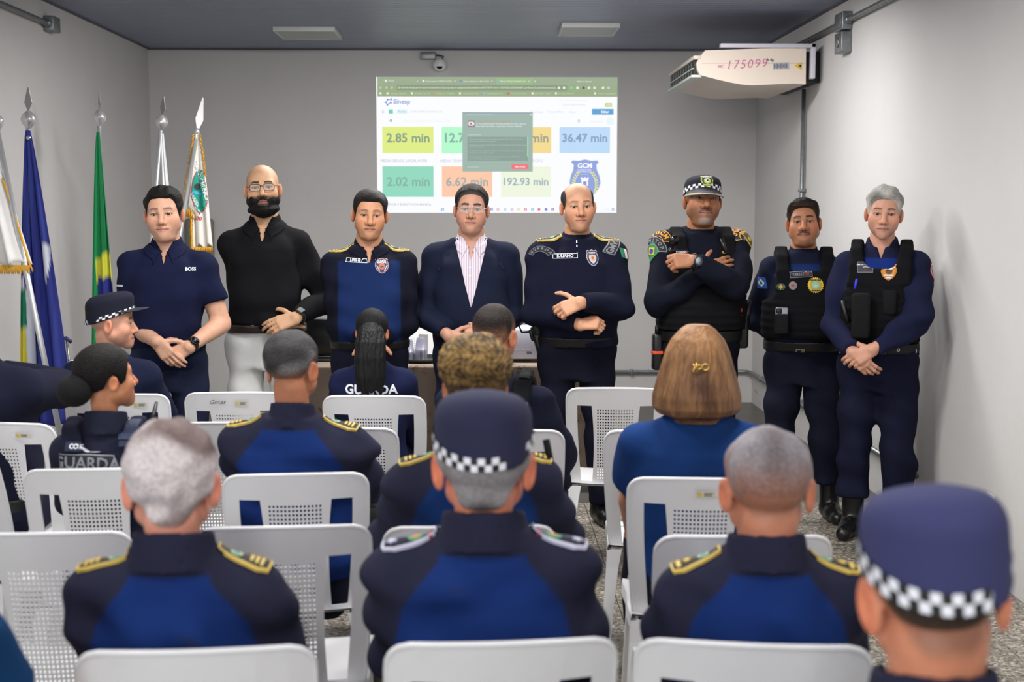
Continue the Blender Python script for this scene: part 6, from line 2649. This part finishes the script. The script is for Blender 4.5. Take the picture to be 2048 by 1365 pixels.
# 7. moustached officer, hands behind his back
S = dict(skin=(166, 112, 82), sh=1.05, fat=.045, neck=.066, hs=1.04, head_rot=(-5, -5, -3), arm=1.12, feet=(.12, .17),
         head=dict(hw=.98, jw=1.06, fat=.005, nw=1.25, ear=1.15, brow=.0052, lips=(150, 92, 82), moustache=((34, 26, 24), .9), goatee=((70, 52, 44), .3)),
         hair=dict(col=(15, 14, 15), top=.016, side=.003, front=.078, recess=.2, quiff=.020, seed=22, fade=.03, fadec=(70, 50, 42), fadea=.6, rough=.006),
         arms=dict(R=dict(w=(-.03, .20, .93), d=(.8, .2, -.4), n=(0, 1, 0), curl=.6, pole=(-1, .0, -.2)),
                   L=dict(w=(.03, .23, .95), d=(-.8, .2, -.4), n=(0, 1, 0), curl=.6, pole=(1, .0, -.2))))
p = mkperson('moustached officer with slick black hair in a black vest, hands behind his back', 1610, 401, 7.0, S, -8)
sh = shirt(p, p.o, 'uniform_shirt', two_tone(p, (22, 26, 46), (22, 40, 88), .49, .11, zmin=.3), hem=.02, collar='stand', fold=.005, g=.012, seed=71, arm_g=.02)
vs = vest(p, p.o, VCOL, lo=.09, g=.036, neck=.080)
trousers(p, p.o, (20, 23, 38), top=.06, fold=.010, cuff_z=.20, kr=.085, ar=.075)
bl_ = belt(p, p.o, .05, .055, g=.028)
shoes(p, p.o, 'boot', .27)
dv('tag_tape', 1605, 551, [(poly2d(rect(.118, .032)), .003, mat('patch_black')), (ring2d(rect(.118, .032), .0025), .0045, M_GREYP), (shift(text2d('ORTIZ', .020, .02), -.012, 0), .005, M_GREYP), (shift(text2d('O+', .018, .04), .030, 0), .005, mat('patch_red2'))], .06)
dv('vest_print', 1606, 536, [(text2d('GUARDA MUNICIPAL', .012, .03, shear=.1), .004, M_GREYP)], .06)
dv('vest_print', 1606, 545, [(text2d('- - -   - --- -   - --- ---', .010, .04), .004, M_GREYP)], .05)
dv('badge', 1633, 572, [(poly2d(star(.043, 22, .86)), .004, mat('badge_yellow', (214, 186, 50), .6)), (poly2d(circ(.031, 18)), .0055, mat('badge_gold2', (190, 150, 50), .6)), (shift(text2d('POLICIA CIVIL', .009, .05), 0, .026), .007, mat('badge_ink')), (shift(text2d('MUNICIPAL', .009, .05), 0, -.028), .007, mat('badge_ink')), (poly2d(circ(.020, 16)), .0065, mat('badge_mint', (120, 196, 170), .6)), (poly2d(circ(.009, 10, (0, -.004))), .008, mat('badge_cream'))])
dv('pin_badge', 1564, 576, [(poly2d(circ(.024, 16, ry=.018)), .004, mat('badge_forest', (36, 74, 54), .6)), (poly2d(star(.015, 4, .5)), .006, mat('badge_gold2'))])
dv('pin_badge', 1588, 573, [(poly2d(circ(.021, 16)), .004, mat('badge_pewter', (124, 118, 116), .5)), (poly2d(circ(.015, 14)), .0055, mat('badge_rose', (130, 104, 104), .6)), (poly2d(star(.009, 4, .4)), .007, mat('badge_wine', (110, 50, 54), .6))])
decal('sleeve_flag', sh, p.o, p.loc(1519, 566, .0), (-.85, -.5, 0), [(poly2d(rect(.05, .062)), .003, mat('patch_flagblue2', (44, 90, 176), .7)), (poly2d([(-.018, 0), (0, -.022), (.018, 0), (0, .022)]), .005, M_WHITEP), (poly2d(circ(.008, 8)), .006, mat('patch_flaggreen'))])
# phone in a vest pouch
c = p.loc(1563, 645, -.21)
MB().box(tuple(c[i] - (.036, .02, .062)[i] for i in range(3)), tuple(c[i] + (.036, .02, .045)[i] for i in range(3)), bev=.010).build('pouch', M_BLACKF, vs)
MB().box(tuple(c[i] - (.033, .010, .03)[i] for i in range(3)), tuple(c[i] + (.033, .008, .078)[i] for i in range(3)), bev=.007).build('phone', mat('phone_silver', (150, 156, 166), .25, metal=.3), vs)
MB().box((c.x - .029, c.y - .015, c.z + .046), (c.x + .0, c.y - .008, c.z + .075), bev=.005).build('phone_camera', M_BLACK, vs)
decal('buckle', bl_, bl_, p.loc(1601, 715, -.2), (0, -1, 0), [(ring2d(rect(.05, .04), .006), .006, mat('buckle_metal', (150, 146, 130), .3, metal=.8)), (poly2d(rect(.006, .04, (.012, 0))), .006, mat('buckle_metal'))])

# 8. grey-haired officer nearest the bright wall
S = dict(skin=(202, 148, 124), sh=.98, fat=.02, neck=.058, hs=1.03, head_rot=(5, 3, 3), arm=1.05, feet=(.11, .11), copen=.7,
         head=dict(hw=.98, jw=.94, nw=1.0, ear=1.05, brow=.0042, browc=(70, 56, 48), lips=(168, 112, 100), stubble=((150, 128, 114), .25)),
         hair=dict(col=(128, 124, 120), col2=(176, 174, 168), top=.018, side=.006, front=.074, seed=33, rough=.006, quiff=.006),
         arms=dict(R=dict(px=(1706, 706, -.20), d=(.55, -.1, -.55), n=(-.3, -.9, .2), curl=[.5, .55, .6, .7], pole=(-.6, .85, -.2)),
                   L=dict(px=(1745, 700, -.24), d=(-.72, -.1, -.42), n=(.1, -.95, .3), curl=[.45, .55, .6, .7], pole=(1, -.05, -.15))))
p = mkperson('grey-haired officer in a black vest standing by the bright wall, hands clasped', 1779, 377, 6.6, S, -20, xoff=-.03)
sh = shirt(p, p.o, 'uniform_shirt', two_tone(p, (26, 30, 56), (24, 46, 116), .49, .11, zmin=.3), hem=.02, vneck=(.58, .48, .03), fold=.006, g=.012, seed=81, arm_g=.02)
vs = vest(p, p.o, (19, 19, 22), lo=.08, g=.034, neck=.095)
trousers(p, p.o, (23, 26, 46), top=.06, fold=.010, cuff_z=.20, kr=.085, ar=.078)
bl_ = belt(p, p.o, .05, .05, g=.028)
shoes(p, p.o, 'boot', .27)
dv = lambda name, px_, py_, lay, rot=0., n=(0, -1, 0): decal(name, vs, vs, p.loc(px_, py_, -.2), n, lay, rot=rot, edge=.012)
dv('tag_patch', 1727, 537, [(poly2d(rect(.075, .052)), .003, mat('patch_grey', (62, 64, 72), .8)), (ring2d(rect(.075, .052), .0025), .0045, M_GREYP), (shift(text2d('DIRETOR DE TRANSITO', .0075, .04), 0, .012), .005, M_WHITEP), (text2d('VIGA', .011, .03), .005, M_WHITEP), (shift(text2d('O+', .009, .03), 0, -.014), .005, mat('patch_red2'))], .02)
dv('badge', 1776, 545, [(poly2d(shield(.076, .085)), .004, mat('badge_amber', (206, 140, 40), .6)), (ring2d(shield(.072, .08), .003), .0055, mat('badge_amber2', (176, 104, 30), .6)), (poly2d(circ(.017, 12, (0, .004))), .006, mat('badge_brown2', (90, 64, 40), .6)), (poly2d(rect(.044, .007, (0, .028))), .006, M_WHITEP), (poly2d(rect(.046, .007, (0, -.018))), .006, M_WHITEP), (poly2d(rect(.028, .005, (0, -.030))), .006, M_WHITEP)])
decal('sleeve_badge', sh, p.o, p.loc(1840, 544, .0), (.75, -.65, 0), [(poly2d(shield(.074, .098)), .004, mat('badge_crimson', (176, 52, 66), .6)), (poly2d(shield(.066, .088)), .005, M_WHITEP), (poly2d(shield(.052, .07)), .006, mat('badge_red3', (150, 50, 44), .6)), (poly2d([(-.018, .030), (.020, .030), (.020, .022), (-.018, .022)]), .0072, mat('badge_mint')), (poly2d([(.004, .02), (.022, .016), (.02, -.014), (.002, -.028)]), .0072, mat('badge_yellow')), (poly2d(circ(.013, 12)), .008, mat('badge_amber')), (poly2d(circ(.008, 10, (0, -.004))), .009, mat('badge_sky', (150, 180, 200), .6))], rot=-.12)
MB().tube([p.loc(1714, 558, -.19), p.loc(1709, 578, -.19)], .006, 8).build('blue_pen', mat('pen_blue', (50, 60, 220), .3), vs)
for nm, px_, py_, sz in (('radio_pouch', 1722, 632, (.045, .025, .11)), ('pouch', 1779, 606, (.034, .018, .062))):
    c = p.loc(px_, py_, -.17)
    MB().box(tuple(c[i] - sz[i] for i in range(3)), tuple(c[i] + sz[i] for i in range(3)), bev=.014).build(nm, M_BLACKF, vs)
c = p.loc(1692, 640, -.13)
MB().tube([p.loc(1686, 602, -.12), p.loc(1690, 625, -.14), p.loc(1697, 646, -.14)], [.014, .012, .014], 8).build('torch', M_BLACK, vs)
q = p.loc(1824, 702, -.12)
MB().tube([q + Vector((.020 * math.cos(a), .004 * math.sin(a), .024 * math.sin(a))) for a in np.linspace(0, 6.28, 17)[:-1]], .003, 6, closed=True).build('key_ring', M_SILVER, bl_)
for px_, py_ in ((1799, 702), (1771, 709)):
    decal('eyelet', bl_, bl_, p.loc(px_, py_, -.2), (.2, -1, 0), [(ring2d(circ(.008, 10), .003), .004, M_SILVER)])
w_ = p.wri['R'] + Vector(S['arms']['L']['d']).normalized() * .0
ld = Vector(S['arms']['L']['d']).normalized()
q = p.wri['L'] + ld * .105 + Vector((0, -.006, -.02))
MB().lathe([(.0098, -.002), (.0105, 0), (.0098, .002)], q, 12, M=ld.to_track_quat('Z', 'Y').to_matrix().to_4x4()).build('ring', M_BRASS, p.o)

# ------------------------------------------------------------------ the seated audience, seen from behind
AUD = 'seated audience members'


def lap_arms(w=.19):
    return dict(R=dict(w=(-w, -.33, .62), d=(.2, -.95, -.2), n=(0, 0, 1), curl=.35, pole=(-1, .45, -.25)), L=dict(w=(w, -.33, .62), d=(-.2, -.95, -.2), n=(0, 0, 1), curl=.35, pole=(1, .45, -.25)))


def seated(label, px, py, Y, S, yaw=0., hat=0., **kw):
    S['seated'] = True
    S.setdefault('arms', lap_arms())
    S.setdefault('lean', .12)
    S['head'].setdefault('face', False)
    return mkperson(label, px, py, Y, S, 180 + yaw, hat=hat, **kw)


SBLUE, SNAVY = (20, 44, 100), (36, 37, 56)


def uniform_back(p, seed=1, ep='gold', cap_=None, blue=SBLUE, navy=SNAVY, **kw):
    sh = shirt(p, p.o, 'uniform_shirt', two_tone(p, navy, blue, back=True), step=.011, hem=-.02, seed=seed, fold=.008, g=.016, arm_g=.024, collar='tall', **kw)
    trousers(p, p.o, (26, 28, 44), top=.06, step=.018)
    shoes(p, p.o, 'boot', .2)
    if ep:
        for sg in (-1, 1):
            epaulette(p, sh, p.o, sg, ep, .125, .07)
    return sh


# white-haired man, near row
S = dict(skin=(214, 146, 124), sh=1.04, fat=.03, hs=1.12, neck=.064, ck=1.2, head_rot=(8, 2, 0), head=dict(hw=1.02, ear=1.1),
         hair=dict(col=(206, 196, 196), col2=(112, 94, 92), bias=-.12, mott=.9, top=.014, side=.010, nape=-.080, neckr=.054, seed=44, fade=.02, fadec=(214, 176, 164), fadea=.5, rough=.005))
p = seated('white-haired man in royal-blue uniform with gold shoulder boards, near row', 336, 854, 2.60, S, 1)
uniform_back(p, 101, 'gold')
glasses(p, p.o, 'rect', lens=True)

# man in the round checkered cap, near row
S = dict(skin=(206, 128, 100), sh=1.10, fat=.03, hs=1.14, head_dz=.0, neck=.067, ck=1.22, head=dict(hw=1.05, ear=1.15),
         hair=dict(col=(150, 146, 148), col2=(62, 58, 60), top=.008, side=.010, nape=-.082, neckr=.056, seed=46, fade=.012, rough=.004, cfun=lambda x, y, z: sstep(-.02, -.07, z) * sstep(.06, .0, np.abs(x))))
p = seated('man in a round navy checkered cap with silver-edged shoulder boards, near row', 970, 780, 2.66, S, -2, hat=.026)
cap(p, p.o, (40, 42, 68), top=.142, slope=-.12, base=(.075, .008), wx=.092, wy=.112, dome=2.6, checks=46, cw=.0125, visor=True)
sh = uniform_back(p, 103, 'silver')

# man with grey crew cut, near row
S = dict(skin=(184, 120, 92), sh=1.12, fat=.04, hs=1.17, head_dz=.008, neck=.074, ck=1.24, head=dict(hw=1.04, ear=1.1), scalp_line=dict(nape=-.06), scalp=((128, 92, 76), .55),
         hair=dict(col=(150, 146, 152), col2=(84, 74, 76), top=.010, side=.004, nape=-.005, seed=48, cfun=lambda x, y, z: sstep(.065, .0, np.abs(x)) * sstep(-.06, .06, y), fade=.08, fadec=(150, 106, 88), fadea=.92, rough=.003, mott=.8, bias=-.1))
p = seated('man with a grey crew cut and gold shoulder boards, near row beside the nearest cap', 1545, 866, 2.64, S, -3)
uniform_back(p, 105, 'gold2')
glasses(p, p.o, 'rect', M_BLACK)

# nearest capped man
S = dict(skin=(196, 128, 98), sh=1.05, fat=.03, hs=1.09, head_dz=.0, neck=.070, ck=1.16, head_rot=(-8, 4, 3), head=dict(hw=1.03, ear=1.2), scalp=((58, 48, 42), .55),
         hair=dict(col=(60, 52, 46), top=.004, side=.003, nape=-.075, seed=49, fade=.05, fadec=(120, 86, 68), fadea=.7, rough=.001))
p = seated('nearest seated man in a navy checkered cap, only head and collar showing', 1880, 972, 1.74, S, 3, hat=.024)
cap(p, p.o, (54, 56, 96), top=.140, slope=-.10, base=(.072, -.002), wx=.090, wy=.112, dome=2.4, checks=46, cw=.0135)
uniform_back(p, 107, 'gold')

# woman with hair bun and vest
S = dict(skin=(190, 128, 92), sh=.92, fat=.0, hs=.98, neck=.050, arm=.9, head_rot=(-48, -6, 0), head=dict(face=True, hw=.96, jw=.9, ear=.95, lips=(160, 90, 84)), hstep=.004,
         hair=dict(col=(19, 16, 16), top=.016, side=.013, nape=-.055, front=.07, seed=50, fade=.006, rough=.001))
p = seated('woman with black hair in a netted bun and dark vest lettered GUARDA', 204, 695, 4.18, S, 0)
b = MB()
nb_ = []
for i in range(13):
    a = math.pi * i / 12
    nb_.append((.062 * math.sin(a) + .0005, -.058 * math.cos(a)))
bq = p.HM @ Vector((0, .128, -.022))
MB().lathe(nb_, (0, 0, 0), 22, M=Matrix.Translation(bq)).build('hair_bun', mat('bun_net', (13, 12, 12), .8, bump=.6, bscale=240, spec=.3), p.o)
sh = shirt(p, p.o, 'uniform_shirt', (33, 35, 52), hem=0, collar='tall', seed=111, step=.012, arm_g=.02)
trousers(p, p.o, (26, 28, 44), top=.06, step=.018)
shoes(p, p.o, 'boot', .2)
vs = vest(p, p.o, (30, 33, 50), lo=.02, g=.030, neck=.10, back_neck=.012)
dvb = lambda name, px_, py_, lay, rot=0., n=(0, 1, 0): decal(name, vs, vs, p.loc(px_, py_, -.16), n, lay, rot=rot, edge=.015)
dvb('back_patch', 174, 930, [(poly2d(rect(.20, .10, (0, -.012))), .004, mat('patch_black')), (ring2d(rect(.20, .10, (0, -.012)), .003), .0055, M_GREYP), (shift(text2d('GUARDA', .058, .02), 0, .006), .006, M_GREYP), (shift(text2d('MUNICIPAL', .035, .02), 0, -.045), .006, M_GREYP)], -.04)
dvb('drag_handle', 169, 894, [(poly2d(rect(.13, .03)), .008, mat('strap_navy', (34, 40, 66), .8)), (text2d('COMANFY', .021, .04), .010, M_WHITEP)], -.03)
for px_ in (112, 256):
    dvb('shoulder_strap', px_, 862, [(poly2d(rect(.06, .11)), .012, mat('strap_navy')), (poly2d(rect(.064, .022, (0, -.02))), .018, mat('strap_navy2', (40, 48, 78), .7))], 0, (0, .9, .45))
MB().tube([p.loc(313, 805, .05), p.loc(303, 848, .0)], [.006, .011], 8).build('radio_antenna', M_BLACK, vs)

# grey-cropped man, gold shoulder boards, third row
S = dict(skin=(178, 116, 84), sh=1.14, fat=.03, hs=1.0, neck=.062, head_rot=(-10, 0, 2), head=dict(hw=1.0, ear=1.15), scalp=((90, 72, 62), .5),
         hair=dict(col=(52, 50, 52), col2=(120, 118, 120), bias=-.5, top=.016, side=.008, nape=-.035, seed=52, fade=.04, fadec=(140, 104, 86), fadea=.8, rough=.004, mott=1.4))
p = seated('grey-cropped man in royal-blue uniform with gold shoulder boards, middle row', 587, 670, 4.15, S, -6)
uniform_back(p, 113, 'gold')
MB().box(tuple(p.loc(752, 1060, -.05)[i] - .03 for i in range(3)), tuple(p.loc(752, 1060, -.05)[i] + (.03, .03, .09)[i] for i in range(3)), bev=.012).build('radio', M_BLACK, p.o)

# curly-haired woman with pearl earrings
S = dict(skin=(150, 98, 70), sh=1.02, fat=.03, hs=.98, neck=.052, lean=.11, head=dict(hw=.98, ear=.95),
         hair=dict(col=(36, 28, 22), col2=(150, 118, 68), top=.034, side=.016, nape=-.06, seed=54, fade=.02, rough=.006, afro=1.3, mott=4.5, bias=-.1, step=.0042, cfun=lambda x, y, z: sstep(-.03, .08, z) * (.5 + .5 * np.sin(190 * x + 4 * np.sin(80 * z)) * np.sin(170 * z + 3 * np.sin(90 * x)))))
p = seated('woman with short curly gold-tipped hair and pearl earrings', 948, 690, 3.46, S, 2)
sh = uniform_back(p, 115, 'gold', blue=(20, 48, 98))
for sg in (-1, 1):
    q = p.HM @ Vector((sg * .088, .014, -.046))
    MB().lathe([(.001, -.009), (.007, -.006), (.0095, 0), (.007, .006), (.001, .009)], q, 12).build('pearl_earring', mat('pearl', (226, 206, 180), .2), p.o)
q0 = p.loc(1094, 900, -.05)
mb = MB()
pts = [p.loc(px_, py_, -.06) for px_, py_ in ((1092, 880), (1100, 920), (1104, 960), (1098, 995), (1084, 1008))]
mb.tube(pts, .010, 8)
mb.build('braided_cord', M_BLACKF, p.o)

# brown-haired woman in blue
S = dict(skin=(196, 140, 116), sh=1.10, fat=.05, hs=.98, neck=.052, head=dict(hw=.95, ear=.9))
p = seated('woman with shoulder-length light brown hair held by a gold clip', 1400, 662, 4.10, S, -4)
st = .0046
v = Vol(axis(-.16, .16, st), axis(-.14, .17, st), axis(-.19, .15, st))
x, y, z = v.grid((slice(None),) * 3)
zr = (-.175, -.160, -.14, -.10, -.05, .0, .05, .09, .12, .135, .15)
wr = (.09, .132, .146, .145, .132, .117, .103, .086, .062, .042, .012)
w_ = np.interp(z, zr, wr).astype(np.float32)
ang = np.arctan2(x, y + .02)
yc = .016
d = (np.sqrt((x / w_) ** 2 + ((y - yc) / (w_ * .98)) ** 2) - 1) * w_
d = np.maximum(d, z - .138)
fr = (y + .055)
opening = np.maximum(np.maximum(np.abs(x) - .062, fr), z - .05)
d = smax(d, -opening, .01)
str_ = .0010 * np.sin(ang * 46 + 3 * np.sin(9 * z + ang * 5)) + .0016 * np.sin(ang * 17 + 2 * np.sin(7 * z)) + .003 * np.sin(ang * 7 + 1)
pinch = .004 * np.exp(-(x ** 2 + (z - .005) ** 2) / .0016) * (y > 0)
v.F = (d + str_ * sstep(.13, .06, z + 0 * x) + pinch).astype(np.float32)
V, Q = v.extract()
a_ = np.arctan2(V[:, 0], V[:, 1] + .02)
nz = folds(77, 1., 2.2, 9, (1, 1, .18))(V[:, 0], V[:, 1], V[:, 2])
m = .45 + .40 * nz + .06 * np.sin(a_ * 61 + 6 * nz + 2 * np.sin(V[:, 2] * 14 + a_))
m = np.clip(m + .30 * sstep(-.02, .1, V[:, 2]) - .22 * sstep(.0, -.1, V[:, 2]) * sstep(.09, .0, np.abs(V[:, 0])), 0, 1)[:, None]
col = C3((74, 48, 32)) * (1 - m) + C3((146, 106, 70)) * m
hb = link('long_hair', np_mesh('long_hair', xf(V, p.HM), Q, col), p.o, [M_LONGHAIR])
mb = MB()
q = p.HM @ Vector((0, .125, .008))
for cx_, rr in ((-.012, .011), (.008, .008)):
    mb.tube([q + Vector((cx_ - .004 + rr * math.cos(a), .008, rr * .9 * math.sin(a))) for a in np.linspace(0, 6.28, 15)[:-1]], .0028, 6, closed=True)
mb.tube([q + Vector((.012, .008, .012)), q + Vector((.024, .008, -.014)), q + Vector((.02, .008, -.02))], .0028, 6)
mb.tube([q + Vector((.024, .008, .010)), q + Vector((.012, .008, -.006))], .0028, 6)
mb.build('hair_clip', M_BRASS, p.o)
shirt(p, p.o, 'blue_shirt', (22, 52, 104), step=.011, hem=-.04, sleeve='short', collar='tee', seed=117, g=.018, fold=.005)
trousers(p, p.o, (20, 22, 34), top=.06, step=.018)
shoes(p, p.o, 'shoe', .1)

# short-haired man in a black vest, second row
S = dict(skin=(186, 122, 90), sh=1.06, hs=1.0, neck=.060, head_rot=(-6, 0, 0), head=dict(hw=.98, ear=1.1), scalp=((84, 66, 56), .5),
         hair=dict(col=(34, 28, 26), top=.010, side=.005, nape=-.01, seed=56, fade=.05, fadec=(150, 108, 84), fadea=.85, rough=.002))
p = seated('short-haired man in a black vest beyond the curly-haired woman', 998, 612, 4.95, S, -12)
sh = shirt(p, p.o, 'uniform_shirt', (24, 27, 44), step=.012, hem=0, collar='stand', seed=121, arm_g=.022)
trousers(p, p.o, (26, 28, 44), top=.06, step=.018)
shoes(p, p.o, 'boot', .2)
vs = vest(p, p.o, (18, 18, 21), lo=.02, g=.030, back_neck=.05)
decal('back_patch', vs, vs, p.loc(1012, 825, -.16), (0, 1, 0), [(poly2d(rect(.20, .09)), .004, mat('patch_black')), (ring2d(rect(.20, .09), .003), .0055, M_GREYP), (text2d('GUARDA', .058, .02), .006, M_GREYP)], edge=.015)
decal('shoulder_strap', vs, vs, p.loc(1062, 745, -.12), (0, .8, .6), [(poly2d(rect(.07, .10)), .012, M_BLACKF)], edge=.015)

# ponytail woman, front row
S = dict(skin=(196, 128, 92), sh=.95, hs=.98, neck=.050, arm=.95, fat=.02, head=dict(hw=.97, ear=.95),
         hair=dict(col=(13, 12, 14), top=.014, side=.012, nape=-.06, seed=58, fade=.006, rough=.001))
p = seated('woman with a long black ponytail over a navy shirt lettered GUARDA', 743, 622, 5.86, S, 0)
st = .005
v = Vol(axis(-.12, .12, st), axis(.0, .24, st), axis(-.36, .10, st))
x, y, z = v.grid((slice(None),) * 3)
zr = (-.35, -.31, -.22, -.12, -.04, .02, .06, .09)
hw_ = np.interp(z, zr, (.02, .060, .086, .088, .084, .070, .045, .02)).astype(np.float32)
dp_ = np.interp(z, zr, (.012, .025, .034, .042, .046, .045, .035, .02)).astype(np.float32)
yc_ = np.interp(z, zr, (.165, .165, .160, .148, .128, .100, .085, .07)).astype(np.float32)
d = (np.sqrt((x / hw_) ** 2 + ((y - yc_) / dp_) ** 2) - 1) * np.minimum(hw_, dp_)
d += (.0012 * np.sin(x * 260 + 2 * np.sin(z * 12)) + .0014 * np.sin(x * 110 + 1.5 * np.sin(z * 9))) * sstep(.05, -.02, z + 0 * x)
curl_ = .035 * np.abs(np.sin(x * 42 + 1.1 * np.sin(y * 30))) + .012 * np.sin(x * 120)
d = np.maximum(d, (-.325 + curl_) - z)
v.F = d.astype(np.float32)
V, Q = v.extract()
link('ponytail', np_mesh('ponytail', xf(V, p.HM), Q, np.tile(C3((13, 12, 14)), (len(V), 1))), p.o, [M_LONGHAIR])
sh = shirt(p, p.o, 'navy_tshirt', (21, 26, 56), step=.011, hem=-.02, collar='tee', seed=123, g=.016, fold=.004, arm_g=.02)
decal('back_lettering', sh, p.o, p.loc(742, 780, -.14), (0, 1, 0), [(text2d('GUARDA', .066, .03), .0035, M_WHITEP)], edge=.009)
trousers(p, p.o, (24, 26, 42), top=.06, step=.018)
shoes(p, p.o, 'boot', .2)

# man in the peaked cap, profile, front row
S = dict(skin=(206, 150, 124), sh=1.0, hs=1.04, neck=.058, fat=.02, head_rot=(-78, 2, 0), head=dict(face=True, ear=1.15, stubble=((130, 100, 86), .35), browc=(80, 62, 52)), hstep=.004,
         scalp=((170, 134, 116), .6), arms=lap_arms())
p = seated('man in profile wearing a navy peaked cap with a checkered band', 212, 582, 5.9, S, 0, hat=.03)
cp, _ = cap(p, p.o, (21, 24, 40), top=.140, slope=.22, base=(.062, -.010), wx=.089, wy=.110, dome=1.0, checks=48, cw=.009, peak_tilt=-.05)
decal('cap_lettering', cp, cp, p.HM @ Vector((.012, .12, .045)), p.HM.to_3x3() @ Vector((.15, 1, 0)), [(text2d('GCM', .030, .04), .002, mat('letters_yellow', (226, 190, 40), .7))], up=p.HM.to_3x3() @ Vector((0, 0, 1)))
sh = shirt(p, p.o, 'navy_tshirt', (22, 27, 50), step=.011, hem=-.02, collar='tee', seed=125, g=.018, arm_g=.022)
decal('back_lettering', sh, p.o, p.loc(196, 770, -.16), (0, 1, 0), [(shift(text2d('GUARDA', .085, .03), 0, .025), .0035, M_WHITEP), (shift(text2d('DE CIVIL', .06, .03), -.01, -.05), .0035, M_WHITEP)], edge=.01)
trousers(p, p.o, (24, 26, 42), top=.06, step=.018)
shoes(p, p.o, 'boot', .2)

# arm and flank of a person at the picture edge
S = dict(skin=(150, 98, 74), sh=1.0, hs=1.0, fat=.03, head=dict(),
         hair=dict(col=(24, 22, 22), top=.012, side=.006, seed=60),
         arms=dict(R=dict(px=(-6, 742, .30), d=(-.8, -.5, .1), n=(0, -.5, .8), curl=.6, pole=(-1, .1, -.25)), L=dict(w=(.14, -.33, .62), d=(-.2, -.95, -.2), n=(0, 0, 1), curl=.35, pole=(1, .5, -.5))))
p = seated('dark-sleeved seated person beyond the picture edge, only a bent elbow and flank showing', -62, 560, 5.0, S, 0)
sh = shirt(p, p.o, 'uniform_shirt', (22, 25, 42), step=.012, hem=-.02, collar='stand', seed=127, g=.018, arm_g=.03)
trousers(p, p.o, (22, 24, 40), top=.06, step=.018)
bl_ = belt(p, p.o, .03, .05)
shoes(p, p.o, 'boot', .2)

# blue sleeve at the lower picture edge
S = dict(skin=(150, 98, 72), sh=1.08, fat=.05, hs=1.0, head=dict(), hair=dict(col=(24, 22, 22), top=.012, side=.006, seed=61), arm=1.15, sleeve_to=.5, skin_arm=1.,
         arms=dict(R=dict(w=(-.20, -.30, .62), d=(.2, -.95, -.2), n=(0, 0, 1), curl=.35, pole=(-1, .5, -.5)), L=dict(w=(.14, -.33, .62), d=(-.2, -.95, -.2), n=(0, 0, 1), curl=.35, pole=(1, .5, -.5))))
p = seated('person in a teal-blue short-sleeved shirt, only one sleeve and elbow in the corner', -330, 860, 2.25, S, 0)
shirt(p, p.o, 'blue_shirt', (16, 56, 98), step=.012, hem=-.02, sleeve='short', collar='tee', seed=131, g=.02)
trousers(p, p.o, (22, 24, 40), top=.06, step=.018)
shoes(p, p.o, 'shoe', .1)
